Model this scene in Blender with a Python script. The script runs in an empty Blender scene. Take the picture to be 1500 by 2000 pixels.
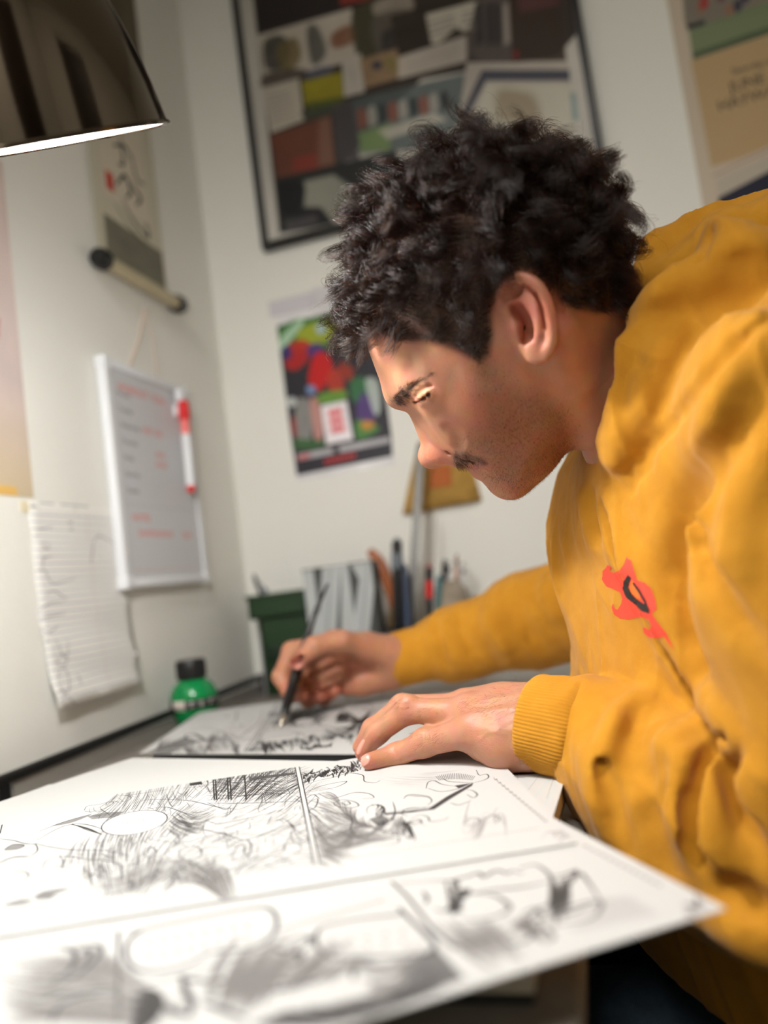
import bpy, bmesh, math, random
import numpy as np
from mathutils import Vector, Matrix
from mathutils.bvhtree import BVHTree

sc = bpy.context.scene
COL = sc.collection
RNG = np.random.default_rng(7)
random.seed(7)

# ------------------------------------------------------------------ camera
FPX = 1500.0                      # focal length in pixels of the 1500 x 2000 frame
CAM_Z = 0.925
PSI, PIT, ROL = math.radians(14.7), math.radians(4.9), math.radians(7.6)
_F0 = np.array([-math.sin(PSI), math.cos(PSI), 0.0])
_R0 = np.array([math.cos(PSI), math.sin(PSI), 0.0])
_Z = np.array([0.0, 0.0, 1.0])
CF = _F0 * math.cos(PIT) + _Z * math.sin(PIT)
_U1 = -_F0 * math.sin(PIT) + _Z * math.cos(PIT)
CR = _R0 * math.cos(ROL) - _U1 * math.sin(ROL)
CU = _R0 * math.sin(ROL) + _U1 * math.cos(ROL)
CP = np.array([0.0, 0.0, CAM_Z])

def ray(x, y):
    return CF + CR * ((x - 750) / FPX) - CU * ((y - 1000) / FPX)
def wp(x, y, d):                  # the point at depth d behind pixel (x, y)
    return CP + ray(x, y) * d
def on_plane(x, y, axis, c):      # the point of an axis-aligned plane behind a pixel
    r = ray(x, y)
    return CP + r * ((c - CP[axis]) / r[axis])
def proj(P):
    q = np.asarray(P, float) - CP
    d = q @ CF
    return 750 + FPX * (q @ CR) / d, 1000 - FPX * (q @ CU) / d, d

cam = bpy.data.cameras.new('camera')
cam_o = bpy.data.objects.new('camera', cam)
COL.objects.link(cam_o)
cam.sensor_fit = 'VERTICAL'
cam.sensor_height = 24.0
cam.lens = 24.0 * FPX / 2000.0
cam.clip_start = 0.01
M = Matrix.Identity(4)
for i in range(3):
    M[i][0], M[i][1], M[i][2], M[i][3] = CR[i], CU[i], -CF[i], CP[i]
cam_o.matrix_world = M
cam.dof.use_dof = True
cam.dof.focus_distance = 0.615
cam.dof.aperture_fstop = 1.45
sc.camera = cam_o

# ------------------------------------------------------------------ light and exposure
sc.view_settings.view_transform = 'Standard'
sc.view_settings.look = 'None'
sc.view_settings.gamma = 1.0
sc.view_settings.use_curve_mapping = False
sc.view_settings.exposure = 0.0
LAMP_W = 9.2                      # the desk lamp's power, used by its builder
world = bpy.data.worlds.new('world')
sc.world = world
world.use_nodes = True
world.node_tree.nodes['Background'].inputs[0].default_value = (1.0, 0.93, 0.84, 1)
world.node_tree.nodes['Background'].inputs[1].default_value = 0.10

def area_light(name, loc, target, size, power, colour, size_y=None, shape='DISK', spread=180):
    l = bpy.data.lights.new(name, 'AREA')
    l.shape = shape if size_y is None else 'RECTANGLE'
    l.size = size
    if size_y: l.size_y = size_y
    l.energy = power
    l.color = colour
    l.spread = math.radians(spread)
    o = bpy.data.objects.new(name, l)
    COL.objects.link(o)
    o.location = loc
    dv = Vector(target) - Vector(loc)
    o.rotation_euler = dv.to_track_quat('-Z', 'Y').to_euler()
    return o
area_light('ceiling_light', (-0.1, -0.7, 2.40), (-0.1, -0.7, 0), 0.6, 27.0, (1.0, 0.965, 0.91))
# ------------------------------------------------------------------ scene helpers
def mesh_obj(name, verts, faces, mat=None, parent=None, smooth=True):
    me = bpy.data.meshes.new(name)
    verts = np.asarray(verts, np.float32).reshape(-1, 3)
    if isinstance(faces, np.ndarray):
        n, k = faces.shape
        me.vertices.add(len(verts)); me.vertices.foreach_set('co', verts.ravel())
        me.loops.add(n * k); me.loops.foreach_set('vertex_index', faces.astype(np.int32).ravel())
        me.polygons.add(n)
        me.polygons.foreach_set('loop_start', np.arange(0, n * k, k, dtype=np.int32))
        me.update(calc_edges=True); me.validate()
    else:
        me.from_pydata([tuple(map(float, v)) for v in verts], [], faces)
        me.update()
    if smooth:
        me.polygons.foreach_set('use_smooth', np.ones(len(me.polygons), bool))
    o = bpy.data.objects.new(name, me)
    COL.objects.link(o)
    if mat: me.materials.append(mat)
    if parent: adopt(o, parent)
    return o
def adopt(o, parent):             # parent without moving (parents here carry only a location)
    o.parent = parent
    o.matrix_parent_inverse = Matrix.Translation(-Vector(parent.location))
def tag(o, label=None, cat=None, group=None, kind=None):
    if label: o['label'] = label
    if cat: o['category'] = cat
    if group: o['group'] = group
    if kind: o['kind'] = kind
    return o
def thing(name, loc, label, cat, group=None):
    o = bpy.data.objects.new(name, None)
    o.empty_display_size = 0.02
    o.location = Vector(tuple(map(float, loc)))
    COL.objects.link(o)
    return tag(o, label, cat, group)

class MB:                         # collects simple shapes into one mesh
    def __init__(s): s.v = []; s.f = []
    def add(s, v, f):
        b = len(s.v)
        s.v += [tuple(map(float, p)) for p in v]
        s.f += [tuple(i + b for i in q) for q in f]
        return s
    def box(s, o, a, b, c):       # corner + three edge vectors
        o, a, b, c = (np.asarray(t, float) for t in (o, a, b, c))
        v = [o, o + a, o + a + b, o + b, o + c, o + a + c, o + a + b + c, o + b + c]
        f = [(3, 2, 1, 0), (4, 5, 6, 7), (0, 1, 5, 4), (1, 2, 6, 5), (2, 3, 7, 6), (3, 0, 4, 7)]
        if np.dot(np.cross(a, b), c) < 0: f = [q[::-1] for q in f]
        return s.add(v, f)
    def aabox(s, lo, hi):
        lo, hi = np.array(lo, float), np.array(hi, float)
        d = hi - lo
        return s.box(lo, (d[0], 0, 0), (0, d[1], 0), (0, 0, d[2]))
    def tube(s, pts, rad, n=8, cap=True):
        pts = [np.asarray(p, float) for p in pts]
        m = len(pts)
        rad = [rad] * m if np.isscalar(rad) else list(rad)
        prev = None; rings = []
        for i, p in enumerate(pts):
            t = pts[min(i + 1, m - 1)] - pts[max(i - 1, 0)]
            t = t / (np.linalg.norm(t) + 1e-12)
            if prev is None:
                prev = np.cross(t, (0, 0, 1.0))
                if np.linalg.norm(prev) < 1e-3: prev = np.cross(t, (0, 1.0, 0))
            prev = prev - t * (prev @ t); prev /= np.linalg.norm(prev)
            b = np.cross(t, prev)
            rings.append([p + rad[i] * (math.cos(2 * math.pi * k / n) * prev + math.sin(2 * math.pi * k / n) * b) for k in range(n)])
        v = [q for r in rings for q in r]
        f = [(i * n + k, i * n + (k + 1) % n, (i + 1) * n + (k + 1) % n, (i + 1) * n + k) for i in range(m - 1) for k in range(n)]
        if cap:
            f.append(tuple(range(n - 1, -1, -1)))
            f.append(tuple((m - 1) * n + k for k in range(n)))
        return s.add(v, f)
    def lathe(s, prof, base, axis=(0, 0, 1), n=48, closed=False):   # prof: (r, h) from base along axis
        ax = np.asarray(axis, float); ax /= np.linalg.norm(ax)
        e = np.cross(ax, (0, 1.0, 0))
        if np.linalg.norm(e) < 1e-3: e = np.cross(ax, (1.0, 0, 0))
        e /= np.linalg.norm(e); g = np.cross(ax, e)
        base = np.asarray(base, float)
        v = [base + ax * h + r * (math.cos(2 * math.pi * k / n) * e + math.sin(2 * math.pi * k / n) * g) for r, h in prof for k in range(n)]
        m = len(prof)
        f = [(i * n + k, i * n + (k + 1) % n, (i + 1) * n + (k + 1) % n, (i + 1) * n + k) for i in range(m - 1) for k in range(n)]
        if closed:
            f += [((m - 1) * n + k, (m - 1) * n + (k + 1) % n, (k + 1) % n, k) for k in range(n)]
        else:
            if prof[0][0] > 1e-6: f.append(tuple(range(n - 1, -1, -1)))
            if prof[-1][0] > 1e-6: f.append(tuple((m - 1) * n + k for k in range(n)))
        return s.add(v, f)
    def build(s, name, mat, parent=None, smooth=False, bevel=0, seg=2, angle=35):
        me = bpy.data.meshes.new(name)
        me.from_pydata(s.v, [], s.f)
        bm = bmesh.new(); bm.from_mesh(me)
        bmesh.ops.remove_doubles(bm, verts=bm.verts, dist=1e-6)
        if bevel:
            ed = [e for e in bm.edges if len(e.link_faces) == 2 and e.calc_face_angle(0) > 0.6]
            bmesh.ops.bevel(bm, geom=ed, offset=bevel, segments=seg, affect='EDGES', profile=0.6)
        bmesh.ops.recalc_face_normals(bm, faces=bm.faces)
        bm.to_mesh(me); bm.free()
        if smooth or bevel:
            me.polygons.foreach_set('use_smooth', np.ones(len(me.polygons), bool))
            me.set_sharp_from_angle(angle=math.radians(angle))
        me.materials.append(mat)
        o = bpy.data.objects.new(name, me)
        COL.objects.link(o)
        if parent: adopt(o, parent)
        return o

# ------------------------------------------------------------------ materials
def srgb(r, g=None, b=None):
    if g is None: r, g, b = r
    return tuple((c / 255 / 12.92) if c / 255 <= 0.04045 else ((c / 255 + 0.055) / 1.055) ** 2.4 for c in (r, g, b)) + (1.0,)
def material(name, colour=(0.5, 0.5, 0.5, 1), rough=0.6, metal=0.0, **kw):
    m = bpy.data.materials.new(name)
    m.use_nodes = True
    b = m.node_tree.nodes['Principled BSDF']
    b.inputs['Base Color'].default_value = colour
    b.inputs['Roughness'].default_value = rough
    b.inputs['Metallic'].default_value = metal
    for k, v in kw.items(): b.inputs[k.replace('_', ' ')].default_value = v
    return m
def nodes(m): return m.node_tree.nodes, m.node_tree.links, m.node_tree.nodes['Principled BSDF']
def add_noise(m, scale, c0, c1, lo=0.35, hi=0.65, detail=6, coord='Object', stretch=(1, 1, 1)):
    N, L, b = nodes(m)
    tc = N.new('ShaderNodeTexCoord'); mp = N.new('ShaderNodeMapping'); mp.inputs['Scale'].default_value = stretch
    nz = N.new('ShaderNodeTexNoise'); nz.inputs['Scale'].default_value = scale; nz.inputs['Detail'].default_value = detail
    cr = N.new('ShaderNodeValToRGB')
    cr.color_ramp.elements[0].position = lo; cr.color_ramp.elements[0].color = c0
    cr.color_ramp.elements[1].position = hi; cr.color_ramp.elements[1].color = c1
    L.new(tc.outputs[coord], mp.inputs[0]); L.new(mp.outputs[0], nz.inputs['Vector'])
    L.new(nz.outputs['Fac'], cr.inputs[0]); L.new(cr.outputs[0], b.inputs['Base Color'])
    return m
def add_bump(m, scale, strength, dist=0.001, detail=4, coord='Object', stretch=(1, 1, 1), kind='noise'):
    N, L, b = nodes(m)
    tc = N.new('ShaderNodeTexCoord'); mp = N.new('ShaderNodeMapping'); mp.inputs['Scale'].default_value = stretch
    if kind == 'noise':
        t = N.new('ShaderNodeTexNoise'); t.inputs['Detail'].default_value = detail; out = 'Fac'
    elif kind == 'voronoi':
        t = N.new('ShaderNodeTexVoronoi'); out = 'Distance'
    else:
        t = N.new('ShaderNodeTexWave'); t.inputs['Distortion'].default_value = 1.0; out = 'Fac'
    t.inputs['Scale'].default_value = scale
    bp = N.new('ShaderNodeBump'); bp.inputs['Strength'].default_value = strength; bp.inputs['Distance'].default_value = dist
    L.new(tc.outputs[coord], mp.inputs[0]); L.new(mp.outputs[0], t.inputs['Vector'])
    L.new(t.outputs[out], bp.inputs['Height'])
    if b.inputs['Normal'].links: L.new(b.inputs['Normal'].links[0].from_socket, bp.inputs['Normal'])
    L.new(bp.outputs[0], b.inputs['Normal'])
    return m

# ------------------------------------------------------------------ implicit surfaces
class Field:
    """Ordered list of solids blended by smooth union / subtraction."""
    def __init__(s): s.ops = []
    def add(s, fn, c, r, k=0.004, mode='add'):
        s.ops.append((fn, np.asarray(c, np.float32), float(r), float(k), mode)); return s
    def sphere(s, c, r, k=0.004, mode='add'):
        c = np.asarray(c, np.float32)
        return s.add(lambda P: np.linalg.norm(P - c, axis=1) - r, c, r, k, mode)
    def ell(s, c, axes, rad, k=0.004, mode='add'):       # axes: three orthonormal rows
        c = np.asarray(c, np.float32); A = np.asarray(axes, np.float32); rad = np.asarray(rad, np.float32)
        def fn(P):
            q = (P - c) @ A.T
            k0 = np.linalg.norm(q / rad, axis=1); k1 = np.linalg.norm(q / rad ** 2, axis=1) + 1e-9
            return k0 * (k0 - 1) / k1
        return s.add(fn, c, rad.max(), k, mode)
    def cone(s, a, b, ra, rb, k=0.004, mode='add', flat=None):   # flat: (direction, factor) squashes the section
        a = np.asarray(a, np.float32); b = np.asarray(b, np.float32)
        ab = b - a; L2 = float(ab @ ab) + 1e-12
        if flat is not None:
            fd = np.asarray(flat[0], np.float32); fd = fd / np.linalg.norm(fd); ff = flat[1]
        def fn(P):
            q = P - a
            t = np.clip(q @ ab / L2, 0, 1)
            e = q - t[:, None] * ab
            if flat is not None:
                c = e @ fd
                e = e + (c * (1 / ff - 1))[:, None] * fd
                r = ra + t * (rb - ra)
                n = np.linalg.norm(e, axis=1)
                return (n - r) * min(1, ff)
            return np.linalg.norm(e, axis=1) - (ra + t * (rb - ra))
        return s.add(fn, (a + b) / 2, math.sqrt(L2) / 2 + max(ra, rb) * (1 if flat is None else max(1, flat[1])), k, mode)
    def chain(s, pts, rad, k=0.004, mode='add', kj=None, flat=None):  # one solid: joints inside are plain unions
        segs = [(np.asarray(pts[i], np.float32), np.asarray(pts[i + 1], np.float32), rad[i], rad[i + 1]) for i in range(len(pts) - 1)]
        kj = kj or 0.002
        g = Field()
        for a, b, ra, rb in segs: g.cone(a, b, ra, rb, kj, flat=flat)
        P = np.asarray(pts, float); c = (P.min(0) + P.max(0)) / 2
        r = np.linalg.norm(P - c, axis=1).max() + max(rad) * (1 if flat is None else max(1, flat[1]))
        return s.add(lambda Q: g.ev(Q, 10.0), c, r, k, mode)
    def ev(s, P, margin=0.004):
        P = np.asarray(P, np.float32)
        d = np.full(len(P), 10.0, np.float32)
        for fn, c, r, k, mode in s.ops:
            near = np.flatnonzero(((P - c) ** 2).sum(1) < (r + k + margin) ** 2)
            if not len(near): continue
            a = d[near]; b = fn(P[near]).astype(np.float32)
            if mode == 'add':
                h = np.maximum(k - np.abs(a - b), 0) / k
                d[near] = np.minimum(a, b) - h * h * k / 4
            else:
                b = -b
                h = np.maximum(k - np.abs(a - b), 0) / k
                d[near] = np.maximum(a, b) + h * h * k / 4
        return d
    def mesh(s, lo, hi, v, project=1, slack=1.35):
        return surface_nets(s.ev, np.asarray(lo, float), np.asarray(hi, float), v, project, slack)

OFF8 = np.array([(i, j, k) for i in (0, 1) for j in (0, 1) for k in (0, 1)], np.int64)
def surface_nets(ev, lo, hi, v, project=1, slack=1.35):
    n = np.ceil((hi - lo) / v).astype(np.int64)
    B = 16
    nb = (n + B - 1) // B
    g = np.stack(np.meshgrid(*[np.arange(m) for m in nb], indexing='ij'), -1).reshape(-1, 3) * B
    size = B
    sub = np.stack(np.meshgrid(*[np.arange(4)] * 3, indexing='ij'), -1).reshape(-1, 3)
    while True:
        d = ev(lo + (g + size / 2) * v, size * v * 0.87 * slack + v)
        g = g[np.abs(d) < size * v * 0.87 * slack + v]
        if size == 1: break
        size //= 4
        g = (g[:, None, :] + sub[None] * size).reshape(-1, 3)
        if size == 1: break
    g = g[((g >= 0) & (g < n)).all(1)]
    S = int(n.max()) + 3
    key = lambda a: (a[..., 0] * S + a[..., 1]) * S + a[..., 2]
    ck = key(g[:, None, :] + OFF8[None])
    uk, inv = np.unique(ck.ravel(), return_inverse=True)
    up = np.stack([uk // (S * S), (uk // S) % S, uk % S], 1)
    val = np.concatenate([ev(lo + up[i:i + 400000] * v) for i in range(0, len(up), 400000)])
    cv = val[inv].reshape(-1, 8)
    act = (cv.min(1) < 0) & (cv.max(1) >= 0)
    g = g[act]; cv = cv[act]
    acc = np.zeros((len(g), 3)); cnt = np.zeros(len(g))
    for a in range(8):
        for ax in range(3):
            b = a | (4 >> ax)
            if b == a: continue
            va, vb = cv[:, a], cv[:, b]
            m = (va < 0) != (vb < 0)
            t = va[m] / (va[m] - vb[m])
            p = OFF8[a] + np.zeros((m.sum(), 3)); p[:, ax] += t
            acc[m] += p; cnt[m] += 1
    V = lo + (g + acc / cnt[:, None]) * v
    kk = key(g); order = np.argsort(kk); ks = kk[order]
    def look(cells):
        q = key(cells); i = np.searchsorted(ks, q); i = np.clip(i, 0, len(ks) - 1)
        r = order[i]; ok = (ks[i] == q) & (cells >= 0).all(1)
        return np.where(ok, r, -1)
    faces = []
    for ax in range(3):
        b1, b2 = (ax + 1) % 3, (ax + 2) % 3
        ia, ib = 0, (4 >> ax)
        m = (cv[:, ia] < 0) != (cv[:, ib] < 0)
        c = g[m]; neg = cv[m, ia] < 0
        e1 = np.zeros(3, np.int64); e1[b1] = 1
        e2 = np.zeros(3, np.int64); e2[b2] = 1
        q = np.stack([look(c - e1 - e2), look(c - e2), look(c), look(c - e1)], 1)
        ok = (q >= 0).all(1)
        q = q[ok]; neg = neg[ok]
        q[~neg] = q[~neg][:, ::-1]
        faces.append(q)
    Fc = np.concatenate(faces)
    for _ in range(project):
        h = v * 0.35
        d0 = ev(V)
        G = np.stack([ev(V + np.eye(3)[i] * h) - d0 for i in range(3)], 1) / h
        g2 = (G * G).sum(1)
        st = -(d0 / np.maximum(g2, 0.05))[:, None] * G
        ln = np.linalg.norm(st, axis=1, keepdims=True)
        V = V + st * np.minimum(1, v * 0.8 / np.maximum(ln, 1e-9))
    return V, Fc

def smooth_verts(V, F, it=1, lam=0.5):
    a = np.concatenate([F[:, [0, 1]], F[:, [1, 2]], F[:, [2, 3]], F[:, [3, 0]]])
    n = len(V)
    for _ in range(it):
        s = np.zeros((n, 3)); c = np.zeros(n)
        for i, j in ((0, 1), (1, 0)):
            for ax in range(3): s[:, ax] += np.bincount(a[:, i], V[a[:, j], ax], n)
            c += np.bincount(a[:, i], minlength=n)
        V = V + lam * (s / np.maximum(c, 1)[:, None] - V)
    return V
def vert_normals(V, F):
    d1 = V[F[:, 2]] - V[F[:, 0]]; d2 = V[F[:, 3]] - V[F[:, 1]]
    fn = np.cross(d1, d2)
    N = np.zeros_like(V)
    for k in range(4):
        for ax in range(3): N[:, ax] += np.bincount(F[:, k], fn[:, ax], len(V))
    return N / (np.linalg.norm(N, axis=1, keepdims=True) + 1e-12)
def bvh_of(V, F):
    return BVHTree.FromPolygons([tuple(p) for p in V.tolist()], F.tolist())
def poly_dist(Q, poly):            # signed distance to a closed 2-D polygon, negative inside
    poly = np.asarray(poly, np.float32); n = len(poly)
    d = np.full(len(Q), 1e9, np.float32); ins = np.zeros(len(Q), bool)
    for i in range(n):
        a, b = poly[i], poly[(i + 1) % n]
        e = b - a; w = Q - a
        t = np.clip((w @ e) / (e @ e + 1e-12), 0, 1)
        q = w - t[:, None] * e
        d = np.minimum(d, (q * q).sum(1))
        c = ((a[1] <= Q[:, 1]) != (b[1] <= Q[:, 1]))
        if abs(e[1]) > 1e-9:
            ins ^= c & (Q[:, 0] < a[0] + (Q[:, 1] - a[1]) * e[0] / e[1])
    d = np.sqrt(d)
    return np.where(ins, -d, d)
class Grid2:                       # scalar fields sampled on a 2-D grid, read bilinearly
    def __init__(s, lo, hi, step):
        s.lo = np.asarray(lo, np.float32); s.step = step
        s.n = np.ceil((np.asarray(hi) - s.lo) / step).astype(int) + 1
        s.pts = (np.stack(np.meshgrid(np.arange(s.n[0]), np.arange(s.n[1]), indexing='ij'), -1).reshape(-1, 2) * step + s.lo).astype(np.float32)
        s.f = []
    def put(s, vals, blur=0):
        a = np.asarray(vals, np.float32).reshape(s.n)
        for _ in range(blur):
            p = np.pad(a, 1, mode='edge')
            a = (p[:-2, 1:-1] + p[2:, 1:-1] + p[1:-1, :-2] + p[1:-1, 2:] + 2 * a) / 6
        s.f.append(a)
    def get(s, uv):
        q = (uv - s.lo) / s.step
        q = np.clip(q, 0, s.n - 1.001)
        i = q.astype(int); t = q - i
        out = []
        for a in s.f:
            v = (a[i[:, 0], i[:, 1]] * (1 - t[:, 0]) + a[i[:, 0] + 1, i[:, 1]] * t[:, 0]) * (1 - t[:, 1]) \
                + (a[i[:, 0], i[:, 1] + 1] * (1 - t[:, 0]) + a[i[:, 0] + 1, i[:, 1] + 1] * t[:, 0]) * t[:, 1]
            out.append(v)
        return out
def closed_spline(pts, n):
    P = np.asarray(pts, float); m = len(P)
    t = np.linspace(0, m, n, endpoint=False); i = t.astype(int); f = (t - i)[:, None]
    a, b, c, d = P[(i - 1) % m], P[i], P[(i + 1) % m], P[(i + 2) % m]
    return 0.5 * (2 * b + (c - a) * f + (2 * a - 5 * b + 4 * c - d) * f ** 2 + (-a + 3 * b - 3 * c + d) * f ** 3)
def spline(pts, n):                # Catmull-Rom through points
    P = np.asarray(pts, float)
    P = np.vstack([2 * P[0] - P[1], P, 2 * P[-1] - P[-2]])
    m = len(P) - 3
    t = np.linspace(0, m, n); i = np.minimum(t.astype(int), m - 1); f = (t - i)[:, None]
    a, b, c, d = P[i], P[i + 1], P[i + 2], P[i + 3]
    return 0.5 * (2 * b + (c - a) * f + (2 * a - 5 * b + 4 * c - d) * f ** 2 + (-a + 3 * b - 3 * c + d) * f ** 3)
def seg_dist(P, line, rad=None):   # distance of points to a 3-D polyline, with arc parameter
    best = np.full(len(P), 1e9); tt = np.zeros(len(P)); vec = np.zeros((len(P), 3))
    n = len(line) - 1
    for i in range(n):
        a, b = line[i], line[i + 1]; e = b - a; w = P - a
        t = np.clip(w @ e / (e @ e + 1e-12), 0, 1)
        q = w - t[:, None] * e
        d = np.linalg.norm(q, axis=1)
        m = d < best
        best[m] = d[m]; tt[m] = (i + t[m]) / n; vec[m] = q[m]
    return best, tt, vec
# ------------------------------------------------------------------ the person: head
HD = 0.60                                       # depth of the head's mid plane
HO = wp(950, 600, HD)
_r0 = ray(950, 600); _r0 = _r0 / np.linalg.norm(_r0)
HW = -_r0                                       # lateral axis of the head, out of the near ear
HU = CR - HW * (CR @ HW); HU /= np.linalg.norm(HU)
HV = np.cross(HW, HU); HV = -HV if HV @ CU > 0 else HV   # down in the picture
HB = np.stack([HU, HV, HW]).astype(np.float32)
def hl(P): return (np.asarray(P) - HO) @ HB.T.astype(float)      # world -> head frame
def hw(q): return HO + np.asarray(q, float) @ HB.astype(float)   # head frame -> world
def hp(x, y, w=0.0):                            # head-frame point behind a pixel on the plane at lateral offset w
    r = ray(x, y); t = ((HO + HW * w - CP) @ HW) / (r @ HW)
    return hl(CP + r * t)
def hp2(pts, w=0.0): return np.array([hp(x, y, w)[:2] for x, y in pts], np.float32)
MMPX = HD / FPX

class Inflate:
    """A side outline swollen sideways; half width and rounding depth vary over the outline."""
    def __init__(s, poly, ctrl, p=2.0, sig=0.022, w0=0.0, blur=3, step=0.0008):
        poly = closed_spline(poly, 4 * len(poly))
        c = np.array([hp(x, y)[:2] for x, y, *_ in ctrl], np.float32)
        w = np.array([c[2] for c in ctrl], np.float32) / 1000
        d = np.array([c[3] for c in ctrl], np.float32) / 1000
        s.p = p; s.w0 = w0
        lo, hi = poly.min(0), poly.max(0)
        g = s.g = Grid2(lo - 0.03, hi + 0.03, step)
        e = np.exp(-((g.pts[:, None, :] - c[None]) ** 2).sum(2) / (2 * sig ** 2)) + 1e-9
        e /= e.sum(1, keepdims=True)
        g.put(e @ w, 4); g.put(e @ d, 4); g.put(-poly_dist(g.pts, poly), blur)
        s.cen = np.array([*(lo + hi) / 2, w0], np.float32); s.rad = float(np.linalg.norm(hi - lo) / 2 + w.max())
    def __call__(s, q):
        W, D, sd = s.g.get(q[:, :2])
        q1 = np.maximum(1 - sd / D, 0); q2 = np.abs(q[:, 2] - s.w0) / W
        k0 = (q1 ** s.p + q2 ** s.p) ** (1 / s.p)
        g = np.sqrt((q1 ** (s.p - 1) / D) ** 2 + (q2 ** (s.p - 1) / W) ** 2) / np.maximum(k0, 1e-6) ** (s.p - 1)
        return (k0 - 1) / np.maximum(g, 5.0)

HF = Field()
def hadd(f, k=0.004, mode='add'): HF.add(f, f.cen, f.rad, k, mode)
def hell(px, py, w, ru, rv, rw, ang=0, k=0.006, mode='add', both=True):
    a = math.radians(ang); A = np.array([[math.cos(a), math.sin(a), 0], [-math.sin(a), math.cos(a), 0], [0, 0, 1]])
    c = hp(px, py, w)
    HF.ell(c, A, (ru / 1000, rv / 1000, rw / 1000), k, mode)
    if both: HF.ell(c * (1, 1, -1), A, (ru / 1000, rv / 1000, rw / 1000), k, mode)
def hchain(pts, rad, k=0.004, mode='add', both=True):
    P = np.array([hp(x, y, w) for x, y, w in pts])
    if len(P) > 5:
        m = 3 * len(P); rad = np.interp(np.linspace(0, 1, m), np.linspace(0, 1, len(rad)), rad); P = spline(P, m)
    HF.chain(P, [r / 1000 for r in rad], k, mode)
    if both: HF.chain(P * (1, 1, -1), [r / 1000 for r in rad], k, mode)

# side outline of skull and face without the nose (pixels of the mid plane)
SKULL = [(719, 674), (731, 708), (743, 740), (754, 764), (767, 781), (778, 787), (789, 791), (801, 799), (813, 818),
         (830, 848), (852, 880), (874, 899), (886, 907), (897, 911), (908, 910), (917, 909), (921, 912), (924, 915), (929, 920), (937, 924.5), (947, 925.5),
         (955, 924), (961, 926), (966, 932), (971, 941), (978, 949), (991, 955.5), (1009, 956.5), (1029, 951), (1053, 938), (1075, 918), (1092, 896), (1104, 876),
         (1122, 850), (1150, 800), (1185, 720), (1205, 640), (1214, 570), (1214, 500), (1198, 430), (1160, 372), (1105, 330), (1040, 308), (970, 304),
         (890, 322), (820, 365), (765, 425), (728, 500), (711, 570), (710, 630)]
hadd(Inflate(hp2(SKULL), [(950, 420, 76, 84), (1120, 450, 72, 84), (800, 480, 66, 78), (740, 650, 58, 58), (760, 720, 58, 50), (850, 640, 70, 66), (1000, 600, 75, 70),
                          (1120, 620, 70, 66), (800, 790, 50, 44), (880, 760, 66, 58), (940, 730, 70, 60), (1010, 760, 68, 60), (870, 860, 44, 42),
                          (930, 830, 58, 54), (990, 860, 56, 50), (1040, 880, 55, 44), (915, 905, 28, 34), (940, 915, 24, 28), (985, 935, 32, 26), (1060, 830, 64, 42), (1090, 860, 54, 36),
                          (1150, 740, 60, 60)], p=2.1, sig=0.022, blur=12))
# neck: runs from under the skull back and down into the hood
NK = [hw(hp(1085, 640, 0)), hw(hp(1180, 730, 0)), hw(hp(1290, 820, -0.004)), hw(hp(1400, 900, -0.01))]
HF.chain([hp(1085, 650, 0), hp(1165, 735, 0), hp(1280, 830, 0), hp(1400, 930, -0.01)], [0.054, 0.048, 0.051, 0.064], 0.022)
hchain([(1085, 655, 0.066), (1125, 755, 0.050), (1180, 850, 0.028)], [9, 10, 8], 0.02)          # neck muscle
# nose
NOSE = [(788, 776), (796, 794), (801, 803), (808, 822), (814, 840), (822, 863), (829, 884), (834, 896), (840, 904.5), (849, 908.5), (859, 907.5),
        (868, 903.5), (877, 900), (886, 905), (896, 890), (880, 850), (850, 805), (825, 770)]
hadd(Inflate(hp2(NOSE), [(792, 780, 13, 13), (808, 815, 11, 10), (822, 850, 12, 9), (840, 890, 13.5, 10), (865, 893, 13, 10), (885, 880, 17, 13)], p=2.0, sig=0.008), 0.009)
hell(838, 894, 0.004, 8.5, 8, 7, 30, k=0.008)                # tip
hell(870, 880, 0.0145, 10.5, 7.2, 6.2, 35, k=0.007)           # wing of the nostril
hell(856, 889, 0.0125, 7, 5.5, 4.5, 35, k=0.007)
hell(873, 892.5, 0.0125, 5.2, 2.5, 4.0, -50, k=0.0015, mode='sub')       # nostril
# brow, cheekbone, jaw
hchain([(779, 774, 0.012), (795, 757, 0.030), (820, 738, 0.044), (850, 725, 0.054)], [7, 7.5, 7, 6], 0.016)
hell(895, 792, 0.052, 26, 13, 10, 20, k=0.03)
hell(948, 872, 0.040, 24, 15, 10, 40, k=0.03)
hell(985, 938, 0.010, 14, 10, 15, 40, k=0.02)               # chin
# surface of the head so far, so that features can sit on it
_l, _h = hp(690, 620, 0), hp(1000, 985, 0)
_V, _F = HF.mesh((_l[0] - .02, _l[1] - .02, -.01), (_h[0], _h[1] + .02, .11), 0.0022, project=1)
_N = -vert_normals(_V, _F)
_bv = bvh_of(hw(_V), _F)
def surf(x, y, lift=0.0):         # head-frame point on the near side of the head behind a pixel, moved out by lift (mm)
    r = ray(x, y); r = r / np.linalg.norm(r)
    h = _bv.ray_cast(Vector(CP), Vector(r))
    if h[0] is None: return hp(x, y, .03)
    n = np.array(h[1]); n = n if n @ r < 0 else -n
    return hl(np.array(h[0]) + n * lift / 1000)
def sell(x, y, lift, ru, rv, rw, ang=0, k=0.006, mode='add'):
    a = math.radians(ang); A = np.array([[math.cos(a), math.sin(a), 0], [-math.sin(a), math.cos(a), 0], [0, 0, 1]])
    for m in ((1, 1, 1), (1, 1, -1)): HF.ell(surf(x, y, lift) * m, A, (ru / 1000, rv / 1000, rw / 1000), k, mode)
def schain(pts, rad, k=0.003, mode='add'):
    P = np.array([surf(*p) for p in pts])
    for m in ((1, 1, 1), (1, 1, -1)): HF.chain(P * m, [r / 1000 for r in rad], k, mode)
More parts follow.
